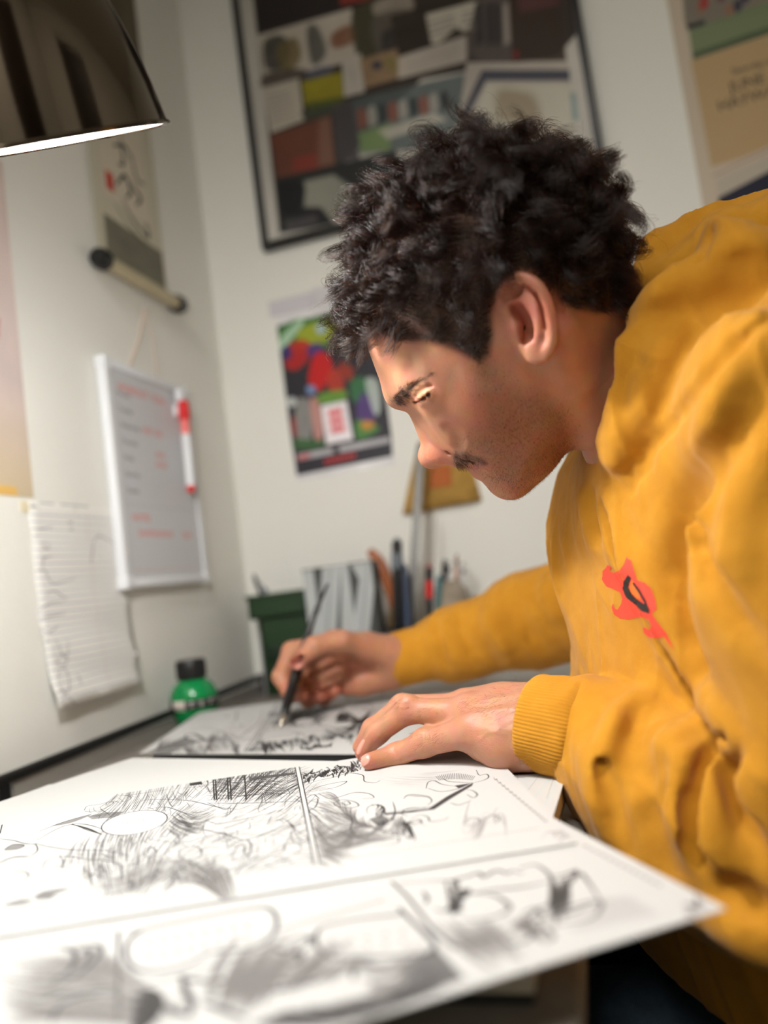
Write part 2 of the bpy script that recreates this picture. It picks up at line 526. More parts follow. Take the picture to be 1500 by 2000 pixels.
# eye socket and eye
sell(812, 786, 3.5, 7, 6, 7, -45, k=0.010, mode='sub')
sell(822, 773, 5.6, 9, 5.5, 6, -40, k=0.012, mode='sub')
EYE_C = surf(832, 778, -10.9); EYE_R = 0.0106
for m_ in ((1, 1, 1), (1, 1, -1)): HF.sphere(EYE_C * m_, 0.0119, 0.008)
def on_ball(x, y, r):             # the point of the eyeball's sphere behind a pixel
    o_, d_ = hl(CP + ray(x, y) * .3), None
    p2 = hl(CP + ray(x, y) * .7); d_ = (p2 - o_) / np.linalg.norm(p2 - o_)
    w_ = o_ - EYE_C; b_ = w_ @ d_; c_ = w_ @ w_ - r * r; q_ = b_ * b_ - c_
    return o_ + d_ * (-b_ - math.sqrt(q_)) if q_ > 0 else o_ + d_ * -b_ + (w_ - d_ * b_) / np.linalg.norm(w_ - d_ * b_) * (r - math.sqrt(max(c_ + r * r - b_ * b_, 0)))
LASH = [(812, 787.5), (821, 783), (830, 777.5), (838, 770.5), (843, 764)]
def bchain(pts, r_, rad, k, mode='add'):
    P = np.array([on_ball(x, y, r_) for x, y in pts])
    for m_ in ((1, 1, 1), (1, 1, -1)): HF.chain(P * m_, [r / 1000 for r in rad], k, mode)
bchain([(810, 783), (820, 777), (830, 770), (839, 763), (845, 758)], .0121, [.4, .7, .8, .7, .4], .004)        # upper lid
bchain([(816, 793), (827, 787), (838, 779), (846, 769)], .0119, [.4, .6, .7, .5], .004)                          # lower lid
bchain([(804, 778), (814, 769), (826, 760), (838, 754), (848, 753)], .0134, [.4, .6, .7, .6, .4], .003, 'sub')     # crease above it
bchain(LASH, .0121, [.4, .8, 1.2, 1.4, .6], .0008, 'sub')                                                         # opening
sell(873, 886, -.6, 3.6, 1.9, 3.2, -55, k=0.0012, mode='sub')
schain([(874, 838, .5), (889, 847, .4), (896, 860, .4), (894, 873, .5)], [.8, 1.2, 1.2, .8], .008, 'sub')
# lips
hchain([(921, 909, 0.003), (930, 903, 0.014), (945, 895, 0.023)], [4.5, 4, 2], 0.005)
hchain([(934, 921, 0.003), (942, 914, 0.013), (951, 902, 0.022)], [5, 4.5, 2.2], 0.005)
hchain([(924, 915.5, 0.0), (932, 910, 0.014), (946, 899, 0.0235), (952, 896, 0.026)], [1.0, 1.2, 1.3, 1.0], 0.0018, mode='sub')
hell(962, 915, 0.008, 5, 4, 12, 40, k=0.010, mode='sub')      # dip under the lip
hchain([(884, 868, 0.025), (905, 880, 0.036), (925, 896, 0.041)], [1.5, 1.5, 1.0], 0.012, mode='sub')   # cheek fold
# ear
EARW = 0.078
EAR = [(973, 598), (968, 573), (976, 552), (993, 539), (1014, 533), (1036, 538), (1056, 553), (1071, 577), (1081, 607), (1087, 640), (1087, 668), (1080, 688),
       (1066, 703), (1048, 707), (1031, 701), (1018, 686), (1008, 665), (998, 640), (985, 615)]
def ear_w(x, y): return EARW - 0.004 + 0.00020 * (x - 1010) + 0.00002 * (620 - y)
def epts(l): return [(x, y, ear_w(x, y) + dw / 1000) for x, y, dw in l]
class EarPlate:
    def __init__(s):
        s.poly = np.array([hp(x, y, ear_w(x, y))[:2] for x, y in EAR], np.float32)
        a, b, c = hp(1010, 620, ear_w(1010, 620)), hp(1080, 620, ear_w(1080, 620)), hp(1010, 540, ear_w(1010, 540))
        n = np.cross(b - a, c - a); n /= np.linalg.norm(n); s.n = (n if n[2] > 0 else -n).astype(np.float32); s.a = a.astype(np.float32)
        s.cen = np.array([*s.poly.mean(0), ear_w(1030, 620)], np.float32); s.rad = 0.05
    def __call__(s, q):
        q = q * np.array([1, 1, 1], np.float32)
        sd = poly_dist(q[:, :2], s.poly); h = (q - s.a) @ s.n
        a = sd + 0.0015; b = np.abs(h + 0.001) - 0.0026
        m = np.stack([a, b], 1)
        return np.minimum(m.max(1), 0) + np.linalg.norm(np.maximum(m, 0), axis=1) - 0.0014
ep = EarPlate(); hadd(ep, 0.003)
hchain(epts([(1000, 640, -9), (1035, 625, -11), (1045, 670, -9)]), [11, 12, 8], 0.010, both=False)      # root against the skull
hchain(epts([(1012, 612, -1), (992, 604, 1.2), (978, 585, 2.6), (981, 560, 3.4), (998, 546, 3.6), (1016, 542, 3.6), (1035, 547, 3.6), (1052, 561, 3.4), (1065, 584, 3.2), (1074, 612, 3),
              (1079.5, 642, 2.6), (1078, 668, 2), (1068, 686, 1.5)]), [2.2, 2.8, 3.1, 3.2, 3.3, 3.3, 3.3, 3.3, 3.3, 3.2, 3.1, 3, 2.8], 0.0025, both=False)
hchain(epts([(1040, 572, 0.6), (1050, 596, 2), (1053, 625, 2.8), (1053, 652, 2.6), (1046, 668, 1.8), (1030, 674, 1.6)]), [2.2, 2.8, 3.1, 3, 2.6, 2.4], 0.004, both=False)   # inner fold
hchain(epts([(1014, 585, -0.6), (1034, 592, 0.4), (1050, 604, 1.6)]), [2.0, 2.2, 2.4], 0.004, both=False)
hell(*(epts([(1020, 612, 0.6)])[0]), 9.5, 5.2, 5.5, 40, k=0.003, mode='sub', both=False)
hell(*(epts([(1030, 645, 0.2)])[0]), 6.6, 11.5, 7.5, -12, k=0.004, mode='sub', both=False)    # bowl
hell(*(epts([(1007, 568, 2.2)])[0]), 11, 4.6, 3.2, -18, k=0.003, mode='sub', both=False)     # upper hollow
hchain(epts([(1030, 556, 3), (1050, 574, 3), (1062, 604, 2.6), (1066, 640, 2.2)]), [1.6, 1.9, 1.8, 1.2], 0.003, mode='sub', both=False)  # groove under the rim
hchain(epts([(1017, 640, -8), (1019, 650, -14)]), [3.4, 3], 0.003, mode='sub', both=False)       # ear canal
hchain(epts([(1004, 626, -1), (1009, 640, 1.0), (1013, 654, 0.5)]), [3, 4.2, 3], 0.004, both=False)       # flap before the canal
hell(*(epts([(1050, 690, 0.8)])[0]), 7.8, 6.8, 4.2, 0, k=0.006, both=False)         # lobe
# ------------------------------------------------------------------ the person: body and hands
PAGE_Z = CAM_Z - 0.155            # top of the front stack of pages
BOARD_Z = CAM_Z - 0.168           # top of the page being inked
def cc(x, u, d): return CP + CR * x + CU * u + CF * d      # metres right / up / ahead of the lens
def rest(x, y, z, r):             # a point behind a pixel whose ball of radius r rests on height z
    return on_plane(x, y, 2, z + r)
LAT = np.array([0, 0, 0.0]) + CF  # across the shoulders
SH_L, SH_R = cc(0.265, 0.070, 0.46), wp(1265, 975, 0.83)
EL_L, EL_R = wp(1720, 1730, 0.43), wp(1165, 1180, 0.99)
WR_L, WR_R = wp(1075, 1408, 0.60), wp(775, 1288, 1.06)
NECKB = wp(1400, 930, 0.60)
SPINE = [cc(0.285, 0.0, 0.645), cc(0.315, -0.14, 0.655), cc(0.345, -0.30, 0.665), cc(0.365, -0.43, 0.67)]

HL = Field()                      # left hand, spread on the page
def hand_chain(F, pts, rad, k=0.006, kj=0.003): F.chain(pts, [r / 1000 for r in rad], k, kj=kj)
f_pinky = [wp(922, 1428, .606), wp(828, 1452, .633), wp(775, 1474, .648), rest(722, 1487, PAGE_Z, .0068)]
f_ring = [wp(912, 1392, .632), wp(797, 1388, .652), wp(738, 1432, .668), rest(708, 1470, PAGE_Z, .0068)]
f_mid = [wp(905, 1382, .658), wp(786, 1380, .682), wp(728, 1424, .695), rest(703, 1458, PAGE_Z, .0068)]
f_index = [wp(905, 1378, .682), wp(792, 1384, .712), wp(745, 1422, .724), rest(722, 1452, PAGE_Z, .0068)]
hand_chain(HL, [wp(1082, 1432, .588), wp(1030, 1446, .590), wp(985, 1444, .594), f_pinky[0]], [14, 16, 16.5, 12.5], 0.02)
hand_chain(HL, [wp(1084, 1418, .594), wp(1030, 1420, .598), wp(985, 1410, .606), f_ring[0]], [15, 17, 17, 12.5], 0.02)
hand_chain(HL, [wp(1086, 1404, .602), wp(1030, 1396, .612), wp(985, 1388, .626), f_mid[0]], [16, 17.5, 17.5, 12.5], 0.02)
hand_chain(HL, [wp(1088, 1392, .612), wp(1030, 1382, .626), wp(985, 1378, .645), f_index[0]], [15, 17, 17, 12], 0.02)
hand_chain(HL, [wp(1048, 1458, .592), wp(985, 1464, .604), wp(945, 1458, .614)], [13, 15.5, 11], 0.02)     # heel
for f, r in ((f_pinky, [12, 10.4, 9.2, 7.0]), (f_ring, [12, 10.2, 8.8, 6.8]), (f_mid, [12, 10.4, 9, 6.8]), (f_index, [12, 10.2, 8.8, 6.8])):
    hand_chain(HL, f, r, 0.007, 0.006)
hand_chain(HL, [wp(1010, 1400, .655), wp(930, 1420, .690), rest(860, 1440, PAGE_Z, .010), rest(815, 1446, PAGE_Z, .0085)], [15, 11.5, 10, 8], 0.012)
HL.chain([wp(1078, 1412, .598), wp(1150, 1436, .570), EL_L], [.025, .027, .040], 0.02)
for p, r in ((f_ring[0], 5), (f_pinky[0], 4.5), (f_mid[0], 5), (f_ring[1], 5), (f_pinky[1], 4)):      # knuckles
    HL.sphere(p + CU * (0.0075 if r == 5 else 0.006) - CF * 0.003, r / 1000, 0.010)
HR = Field()                      # right hand, closed round the pen
r_thumb = [wp(742, 1264, 1.03), wp(668, 1252, 1.004), wp(614, 1263, .990), wp(582, 1293, .984)]
r_index = [wp(652, 1252, 1.065), wp(570, 1272, 1.055), wp(549, 1322, 1.025), wp(562, 1352, 1.008)]
r_mid = [wp(668, 1272, 1.075), wp(590, 1310, 1.082), wp(576, 1356, 1.055), wp(592, 1357, 1.036)]
r_ring = [wp(684, 1292, 1.085), wp(610, 1330, 1.090), wp(602, 1366, 1.062), wp(625, 1358, 1.038)]
r_pinky = [wp(700, 1310, 1.085), wp(646, 1340, 1.088), wp(632, 1364, 1.066), wp(654, 1349, 1.042)]
hand_chain(HR, [wp(768, 1278, 1.055), wp(715, 1262, 1.05), r_index[0]], [21, 19, 14], 0.02)
hand_chain(HR, [wp(768, 1290, 1.065), wp(715, 1282, 1.068), r_mid[0]], [21, 18, 14], 0.02)
hand_chain(HR, [wp(766, 1302, 1.07), wp(715, 1304, 1.074), r_ring[0]], [20, 17, 13], 0.02)
hand_chain(HR, [wp(764, 1312, 1.068), wp(712, 1324, 1.066), r_pinky[0]], [19, 17, 13], 0.02)
hand_chain(HR, [wp(758, 1318, 1.058), wp(705, 1336, 1.052), wp(676, 1344, 1.058)], [17, 15, 11], 0.02)     # outer edge of the palm
hand_chain(HR, [wp(760, 1276, 1.04), wp(712, 1266, 1.028), r_thumb[1]], [19, 18, 12.5], 0.018)             # ball of the thumb
hand_chain(HR, r_thumb[1:], [14, 13, 9.8], 0.008, 0.006)
hand_chain(HR, r_index, [14, 13, 11.5, 9], 0.008, 0.006)
for f in (r_mid, r_ring, r_pinky):
    hand_chain(HR, f, [13, 12, 11, 10] if f is not r_pinky else [12, 11, 10, 9], 0.004, 0.005)
HR.chain([wp(690, 1262, 1.012), wp(662, 1278, 1.012)], [.002, .0015], 0.006, mode='sub')
HR.chain([WR_R, wp(860, 1270, 1.06), EL_R], [.027, .028, .040], 0.02)

TB = Field()                      # torso and arms, under the clothes
TB.chain(SPINE, [.155, .165, .155, .16], 0.04, kj=0.05, flat=(CR, 0.62))
TB.chain([NECKB, SPINE[0]], [.07, .12], 0.05)
TB.chain([wp(1280, 820, .60), NECKB], [.060, .068], 0.03)
for s_, e_, w_ in ((SH_L, EL_L, WR_L), (SH_R, EL_R, WR_R)):
    TB.chain([NECKB, s_], [.055, .050], 0.04)
    TB.chain([s_, e_, e_ * .35 + w_ * .65], [.046, .038, .024], 0.03, kj=0.02)
# ------------------------------------------------------------------ the hooded sweatshirt
HD_F = Field()
HD_F.chain(SPINE[:3] + [cc(0.352, -0.36, 0.668)], [.185, .195, .19, .18], 0.05, kj=0.05, flat=(CR - 0.25 * CU, 0.66))
_hem = (CP + CR * .35 - CU * .375 + CF * .66).astype(np.float32)
HEM_UP = (CU + .12 * CR).astype(np.float32)
_HEMOP = (lambda P: (P - _hem) @ HEM_UP, _hem, .45, .012, 'sub')
HD_F.chain([NECKB, SPINE[0]], [.075, .14], 0.05)
for s_ in (SH_L, SH_R): HD_F.chain([wp(1400, 960, .62), s_], [.075, .068], 0.05)
HD_F.chain([SH_R, wp(1215, 1085, .94), EL_R], [.072, .068, .062], 0.04, kj=0.03)
HD_F.chain([EL_R, wp(1040, 1210, 1.03), wp(900, 1255, 1.055), wp(835, 1275, 1.06)], [.062, .060, .046, .038], 0.03, kj=0.03)
HD_F.chain([wp(850, 1270, 1.06), WR_R + (WR_R - wp(850, 1270, 1.06)) * -0.08], [.037, .0365], 0.006)
HD_F.chain([wp(1500, 800, .50), wp(1565, 790, .47), wp(1592, 1150, .45), EL_L], [.055, .064, .062, .066], 0.014, kj=0.03)
HD_F.chain([EL_L, wp(1500, 1662, .475), wp(1400, 1604, .50), wp(1290, 1526, .54), wp(1185, 1452, .575), wp(1130, 1424, .585)], [.066, .060, .062, .058, .046, .036], 0.006, kj=0.02)
# hood lying round the neck
HOOD = [(1255, 600), (1225, 636), (1192, 672), (1174, 720), (1168, 780), (1167, 840), (1168, 888), (1178, 910), (1200, 921), (1225, 922),
        (1260, 900), (1310, 850), (1360, 800), (1420, 750), (1540, 700), (1600, 600), (1600, 460), (1500, 448), (1440, 424), (1398, 419), (1380, 434), (1358, 490), (1345, 520), (1276, 566)]
HOOD_W = 0.055
def hoodpoly(pts, w): return np.array([hp(x, y, w)[:2] for x, y in pts])
hf = Inflate(hoodpoly(HOOD, HOOD_W), [(1190, 800, 26, 9), (1240, 640, 26, 10), (1300, 560, 34, 26), (1400, 600, 46, 40), (1350, 750, 42, 30), (1500, 600, 50, 50), (1480, 460, 36, 26), (1230, 900, 24, 12)],
             p=2.2, sig=0.03, w0=HOOD_W, blur=2, step=0.0012)
HD_F.add(lambda P: hf(hl(P).astype(np.float32)), hw(hf.cen), hf.rad, 0.008)
HD_F.chain([wp(1268, 560, .655), wp(1300, 500, .665), wp(1385, 447, .66), wp(1500, 424, .64), wp(1590, 450, .60), wp(1620, 520, .56)], [.020, .022, .022, .022, .024, .026], 0.006, kj=.01)
HD_F.chain([wp(1330, 560, .64), wp(1430, 500, .63), wp(1560, 470, .61)], [.03, .035, .04], 0.012, kj=.01)
# openings: cuffs and neck
for a, b, r in ((wp(1040, 1404, .608), wp(1110, 1418, .588), .030), (WR_R, wp(810, 1280, 1.06), .030)):
    ax = (np.asarray(a) - b); ax /= np.linalg.norm(ax)
    HD_F.chain([np.asarray(a) + ax * 0.03, np.asarray(b)], [r, r], 0.002, mode='sub')
NKO = [hw(hp(1085, 690, .012)), hw(hp(1150, 735, .008)), hw(hp(1170, 755, .006))]
HD_F.chain(NKO, [.060, .056, .050], 0.008, mode='sub')

# folds with a body of their own: rolls laid on the cloth and creases pressed into it
_P = np.array([SH_L, SH_R, EL_L, EL_R, WR_L, WR_R] + SPINE)
_gv, _gf = HD_F.mesh(_P.min(0) - .2, _P.max(0) + .2, .007)
_gb = bvh_of(_gv, _gf)
def gs(x, y, lift):
    r = ray(x, y); r = r / np.linalg.norm(r); h = _gb.ray_cast(Vector(CP), Vector(r))
    if h[0] is None: return None
    n = np.array(h[1]); n = n if n @ r < 0 else -n
    return np.array(h[0]) + n * lift / 1000
def roll_(pts, rad, lift, k=0.012, mode='add'):
    q = spline(pts, 3 * len(pts)) if len(pts) > 2 else np.array(pts, float)
    L = [p for p in (gs(x, y, 0) for x, y in q) if p is not None]
    keep = [L[0]]
    for p in L[1:]:
        if np.linalg.norm(p - keep[-1]) < .05: keep.append(p)
    if len(keep) < 2: return
    n = len(keep); t = np.linspace(0, 1, n)
    env = np.clip(np.minimum(t, 1 - t) / .3, 0, 1); env = env * env * (3 - 2 * env)
    P = []
    for p, e in zip(keep, env):
        r = p - CP; r = r / np.linalg.norm(r)
        P.append(p - r * (lift * (1 if mode == 'sub' else e) - rad * .9 * (1 - e) * (1 if mode == 'add' else -1)) / 1000)
    HD_F.chain(P, [rad / 1000 * (.55 + .45 * e) for e in env], k, mode, kj=.004)
HD_F.ops.append(_HEMOP)
# near forearm
roll_([(1275, 1356), (1228, 1400), (1200, 1450), (1195, 1495), (1212, 1575), (1234, 1665)], 11, -4)
roll_([(1150, 1440), (1160, 1500), (1172, 1560), (1196, 1640)], 9, -4)
roll_([(1405, 1415), (1340, 1452), (1312, 1512), (1312, 1590), (1340, 1675), (1385, 1780)], 13, -4)
roll_([(1445, 1462), (1404, 1502), (1388, 1570), (1394, 1660), (1432, 1775)], 15, -5)
roll_([(1480, 1480), (1488, 1560), (1500, 1640)], 14, -7)
roll_([(1420, 1800), (1470, 1815), (1520, 1840)], 16, -6)
roll_([(1414, 1445), (1376, 1500), (1357, 1570), (1362, 1655), (1398, 1750)], 6, 1, .008, 'sub')
roll_([(1278, 1490), (1264, 1540), (1264, 1610), (1290, 1690), (1330, 1745)], 9, 3, .018, 'sub')
roll_([(1256, 1375), (1246, 1400), (1234, 1450), (1228, 1500), (1236, 1560)], 5, 2, .014, 'sub')
roll_([(1172, 1465), (1176, 1505)], 4, 0, .006, 'sub')
roll_([(1184, 1500), (1192, 1540), (1202, 1590), (1220, 1660)], 5, 2, .010, 'sub')
roll_([(1440, 1470), (1442, 1520), (1456, 1580), (1476, 1660)], 5, 2, .012, 'sub')
roll_([(1400, 1740), (1432, 1742), (1470, 1764), (1530, 1810)], 5, 2, .010, 'sub')
# chest, shoulder and hood
roll_([(1192, 985), (1226, 1066), (1268, 1130), (1302, 1198), (1352, 1280), (1402, 1366), (1446, 1430)], 15, -7)
roll_([(1170, 985), (1202, 1068), (1242, 1134), (1274, 1202), (1324, 1284), (1374, 1372), (1425, 1440)], 5, 0, .007, 'sub')
roll_([(1480, 690), (1430, 780), (1388, 905), (1374, 1010), (1386, 1090)], 14, -6)
roll_([(1510, 700), (1490, 760), (1456, 840), (1430, 930), (1420, 1040), (1440, 1140)], 8, 5, .020, 'sub')
roll_([(1510, 850), (1466, 960), (1446, 1070), (1478, 1180)], 13, -6)
roll_([(1362, 965), (1368, 1080), (1424, 1195), (1495, 1300)], 6, 1, .010, 'sub')
roll_([(1366, 895), (1344, 985), (1334, 1100), (1348, 1230)], 11, 6, .018, 'sub')
roll_([(1510, 598), (1445, 660), (1350, 772), (1276, 866), (1222, 928)], 5, 1, .007, 'sub')
roll_([(1505, 470), (1412, 498), (1350, 532), (1294, 572), (1248, 612), (1205, 650)], 10, -4)
roll_([(1505, 572), (1410, 590), (1348, 603), (1286, 628), (1236, 655)], 8, 3, .014, 'sub')
roll_([(1244, 680), (1230, 740), (1226, 800)], 13, 7, .022, 'sub')
roll_([(1310, 670), (1290, 705), (1268, 770), (1228, 860)], 9, -5, .014)
# far sleeve
roll_([(1074, 1118), (1110, 1160), (1180, 1205)], 8, 3, .014, 'sub')
roll_([(1066, 1140), (1090, 1195), (1140, 1245)], 13, -6)
roll_([(1000, 1160), (1018, 1215), (1060, 1275)], 9, 3, .016, 'sub')
roll_([(955, 1176), (970, 1230), (1000, 1290)], 13, -6)
roll_([(888, 1190), (905, 1245), (930, 1310)], 9, 4, .014, 'sub')
roll_([(846, 1196), (858, 1250), (874, 1320)], 5, 1, .006, 'sub')

# folds: lines of the cloth drawn where the photo shows them, (points, width mm, height mm)
FOLDS = []
def fold(pts, width, height): FOLDS.append((pts, width / 1000, height / 1000))
fold([(1155, 940), (1160, 1010), (1175, 1080)], 8, -6)
fold([(1140, 930), (1142, 1000), (1160, 1100)], 8, 4)
fold([(1215, 935), (1230, 960), (1245, 935), (1300, 880)], 6, -5)
fold([(1500, 628), (1465, 640), (1442, 668)], 7, 6)
fold([(1306, 1515), (1290, 1545), (1250, 1562), (1222, 1560)], 9, 4)
fold([(1330, 1440), (1340, 1500), (1345, 1560)], 12, 3)
fold([(1300, 960), (1290, 1060), (1310, 1180), (1350, 1290)], 16, 4)
fold([(1388, 425), (1370, 480), (1352, 528)], 6, -7)
fold([(1500, 500), (1440, 505), (1390, 525)], 12, -4)
def wrinkles(V, seed, scale, amp):       # ridged noise, soft creases running through the cloth
    rng = np.random.default_rng(seed); out = np.zeros(len(V))
    W_ = V + .012 * np.stack([np.sin(V @ rng.normal(0, 60, 3) + k) for k in range(3)], 1)
    for o in range(4):
        d = rng.normal(0, 1, 3); d /= np.linalg.norm(d)
        ph = np.sin(W_ @ rng.normal(0, 14, 3) + rng.uniform(0, 6))
        out += (1 - np.abs(np.sin(W_ @ d * (3.1416 / (scale * (1 + .5 * o))) + 1.5 * ph))) ** 2 / 4
    return amp * (out - out.mean())
def sculpt(V, F, folds, maxdepth=None):
    bvh = bvh_of(V, F); Nn = vert_normals(V, F)
    out = V.copy()
    for pts, w, h in folds:
        q = spline(pts, max(8, 5 * len(pts))) if len(pts) > 2 else np.array(pts, float)
        line = []
        for x, y in q:
            r = ray(x, y); r = r / np.linalg.norm(r)
            hit = bvh.ray_cast(Vector(CP), Vector(r))
            if hit[0] is not None: line.append(np.array(hit[0]))
        if len(line) < 2: continue
        # drop hits that jump to another layer
        keep = [line[0]]
        for p in line[1:]:
            if np.linalg.norm(p - keep[-1]) < 0.06: keep.append(p)
        line = keep
        if len(line) < 2: continue
        line = np.array(line)
        R = 3.2 * w
        m = np.flatnonzero(((V > line.min(0) - R) & (V < line.max(0) + R)).all(1))
        if not len(m): continue
        d, t, _ = seg_dist(V[m], line)
        end = np.clip(np.minimum(t, 1 - t) / 0.30, 0, 1); end = end * end * (3 - 2 * end)
        face = np.clip(-(Nn[m] @ (CF)) * 2 + 0.9, 0, 1)
        out[m] += Nn[m] * (h * (np.exp(-(d / w) ** 2) if h > 0 else np.exp(-np.sqrt((d / w) ** 2 + .06) * 1.25)) * end * face)[:, None]
    return out
# ------------------------------------------------------------------ skin, cloth and hair materials
def skin_material():
    m = material('skin', rough=0.46)
    N, L, b = nodes(m)
    at = N.new('ShaderNodeVertexColor'); at.layer_name = 'tone'
    tc = N.new('ShaderNodeTexCoord')
    nz = N.new('ShaderNodeTexNoise'); nz.inputs['Scale'].default_value = 90; nz.inputs['Detail'].default_value = 5
    L.new(tc.outputs['Object'], nz.inputs['Vector'])
    mx = N.new('ShaderNodeMix'); mx.data_type = 'RGBA'; mx.blend_type = 'SOFT_LIGHT'; mx.inputs[0].default_value = 0.35
    L.new(at.outputs[0], mx.inputs[6]); L.new(nz.outputs['Color'], mx.inputs[7])
    L.new(mx.outputs[2], b.inputs['Base Color'])
    b.inputs['Subsurface Weight'].default_value = 0.12
    b.inputs['Subsurface Radius'].default_value = (1.0, 0.35, 0.2)
    b.inputs['Subsurface Scale'].default_value = 0.004
    b.inputs['Specular IOR Level'].default_value = 0.42
    v = N.new('ShaderNodeTexVoronoi'); v.inputs['Scale'].default_value = 900
    n2 = N.new('ShaderNodeTexNoise'); n2.inputs['Scale'].default_value = 260; n2.inputs['Detail'].default_value = 4
    L.new(tc.outputs['Object'], v.inputs['Vector']); L.new(tc.outputs['Object'], n2.inputs['Vector'])
    ad = N.new('ShaderNodeMath'); ad.operation = 'ADD'
    L.new(v.outputs['Distance'], ad.inputs[0]); L.new(n2.outputs['Fac'], ad.inputs[1])
    bp = N.new('ShaderNodeBump'); bp.inputs['Strength'].default_value = 0.22; bp.inputs['Distance'].default_value = 0.0006
    L.new(ad.outputs[0], bp.inputs['Height']); L.new(bp.outputs[0], b.inputs['Normal'])
    return m
SKIN = skin_material()
def cloth_material(name, c0, c1, rib=0):
    m = material(name, rough=0.92)
    add_noise(m, 55, c0, c1, 0.3, 0.7, 8)
    N, L, b = nodes(m)
    b.inputs['Sheen Weight'].default_value = 0.12; b.inputs['Sheen Roughness'].default_value = 0.5
    b.inputs['Specular IOR Level'].default_value = 0.15
    add_bump(m, 1400, 0.35, 0.0006, 2)
    add_bump(m, 120, 0.18, 0.002, 4)
    return m
HOODIE = cloth_material('mustard_fleece', srgb(180, 123, 30), srgb(190, 133, 38))
def hair_material(name, melanin=0.93, red=0.75, rough=0.22):
    m = bpy.data.materials.new(name); m.use_nodes = True
    N, L = m.node_tree.nodes, m.node_tree.links
    N.remove(N['Principled BSDF'])
    h = N.new('ShaderNodeBsdfHairPrincipled'); h.parametrization = 'MELANIN'
    h.inputs['Melanin'].default_value = melanin; h.inputs['Melanin Redness'].default_value = red
    h.inputs['Roughness'].default_value = rough; h.inputs['Radial Roughness'].default_value = 0.35
    h.inputs['Random Roughness'].default_value = 0.2; h.inputs['IOR'].default_value = 1.42; h.inputs['Random Color'].default_value = 0.15
    L.new(h.outputs[0], N['Material Output'].inputs[0])
    return m
HAIR = hair_material('dark_brown_hair')
BODYHAIR = hair_material('short_body_hair', 0.85, 0.4, 0.4)

def strands(name, paths, r0, r1, mat, parent=None):      # paths (n, k, 3): one curve per strand
    paths = np.asarray(paths, np.float32); n, k, _ = paths.shape
    cu = bpy.data.hair_curves.new(name)
    cu.add_curves([k] * n)
    cu.position_data.foreach_set('vector', paths.reshape(-1))
    t = np.linspace(0, 1, k)
    rad = np.repeat(np.asarray(r0 + (r1 - r0) * t ** 2, np.float32)[None], n, 0) if np.isscalar(r0) else None
    a = cu.attributes.get('radius') or cu.attributes.new('radius', 'FLOAT', 'POINT')
    a.data.foreach_set('value', rad.reshape(-1))
    cu.materials.append(mat)
    o = bpy.data.objects.new(name, cu); COL.objects.link(o)
    if parent: adopt(o, parent)
    o['kind'] = 'stuff'
    return o
def mirror_px(q):                 # where a head-frame point (or its twin on the near side) lies in the picture
    q = np.array(q); q[:, 2] = np.abs(q[:, 2])
    return np.stack(proj(hw(q))[:2], 1)
SCALP = [(716, 684), (722, 664), (738, 650), (765, 658), (800, 667), (840, 669), (870, 673), (905, 690), (936, 709), (956, 692), (962, 655), (958, 612), (968, 580), (985, 545),
         (1014, 526), (1050, 534), (1078, 562), (1098, 590), (1130, 604), (1165, 611), (1240, 600), (1330, 560), (1330, 200), (600, 200), (600, 700)]
BEARD = [(930, 690), (958, 700), (985, 728), (1010, 752), (1060, 778), (1108, 795), (1122, 850), (1098, 905), (1010, 975), (962, 945), (956, 922), (952, 906), (935, 895), (905, 870),
         (930, 850), (940, 820), (930, 780), (922, 735)]
MOUST = [(884, 890), (888, 880), (905, 880), (925, 890), (940, 893), (952, 905), (946, 909), (928, 903), (912, 908), (897, 913), (886, 908)]
BROW = [(765, 784), (768, 775), (780, 763), (797, 752), (815, 742), (836, 733), (836, 740), (818, 750), (803, 762), (794, 776), (786, 787), (775, 789)]
def soft_in(px, poly, s): return np.clip(0.5 - poly_dist(px.astype(np.float32), np.array(poly, np.float32)) / s, 0, 1)

# ------------------------------------------------------------------ the person, assembled
person = thing('person', (0.33, 0.62, 0.0), 'person with dark curly hair in a mustard hooded sweatshirt bending over the drawn pages', 'person')
def box_of(pts, m): P = np.array(pts); return P.min(0) - m, P.max(0) + m
_lo, _hi = hp(690, 280, 0), hp(1330, 985, 0)
HV_, HF_ = HF.mesh((_lo[0] - .02, _lo[1] - .02, -.11), (_hi[0], _hi[1] + .02, .12), 0.0011)
HF_ = HF_[:, ::-1]           # the head frame is left-handed
head_q = HV_.copy()
LV_, LF_ = HL.mesh(*box_of([f_pinky[3], f_index[3], wp(1150, 1440, .57), wp(1040, 1330, .65)], .03), .0011)
RV_, RF_ = HR.mesh(*box_of([r_index[2], r_pinky[3], wp(860, 1270, 1.06), wp(700, 1230, 1.0)], .04), .0013)
TV_, TF_ = TB.mesh(*box_of([SH_L, SH_R, EL_L, EL_R, WR_L, WR_R, NECKB] + SPINE, .2), .006)
HANDFOLDS = [([(898, 1378), (960, 1366), (1040, 1352)], .0042, .0013), ([(905, 1396), (970, 1388), (1050, 1384)], .0042, .0012), ([(912, 1424), (970, 1424), (1040, 1428)], .0040, .0010),
             ([(930, 1388), (985, 1374)], .0035, -.0008), ([(935, 1410), (1000, 1406)], .0035, -.0008), ([(960, 1440), (990, 1410), (1030, 1400), (1060, 1370)], .0016, .0007), ([(930, 1450), (960, 1430), (1000, 1440)], .0014, .0005)]
for dx in (0, 7, 15, 22): HANDFOLDS.append(([(818 + dx, 1430 - dx * .2), (823 + dx, 1442), (822 + dx, 1456)], .0010, -.0007))
for dx in (0, 8, 16): HANDFOLDS.append(([(782 + dx, 1368), (788 + dx, 1380), (790 + dx, 1394)], .0011, -.0007))
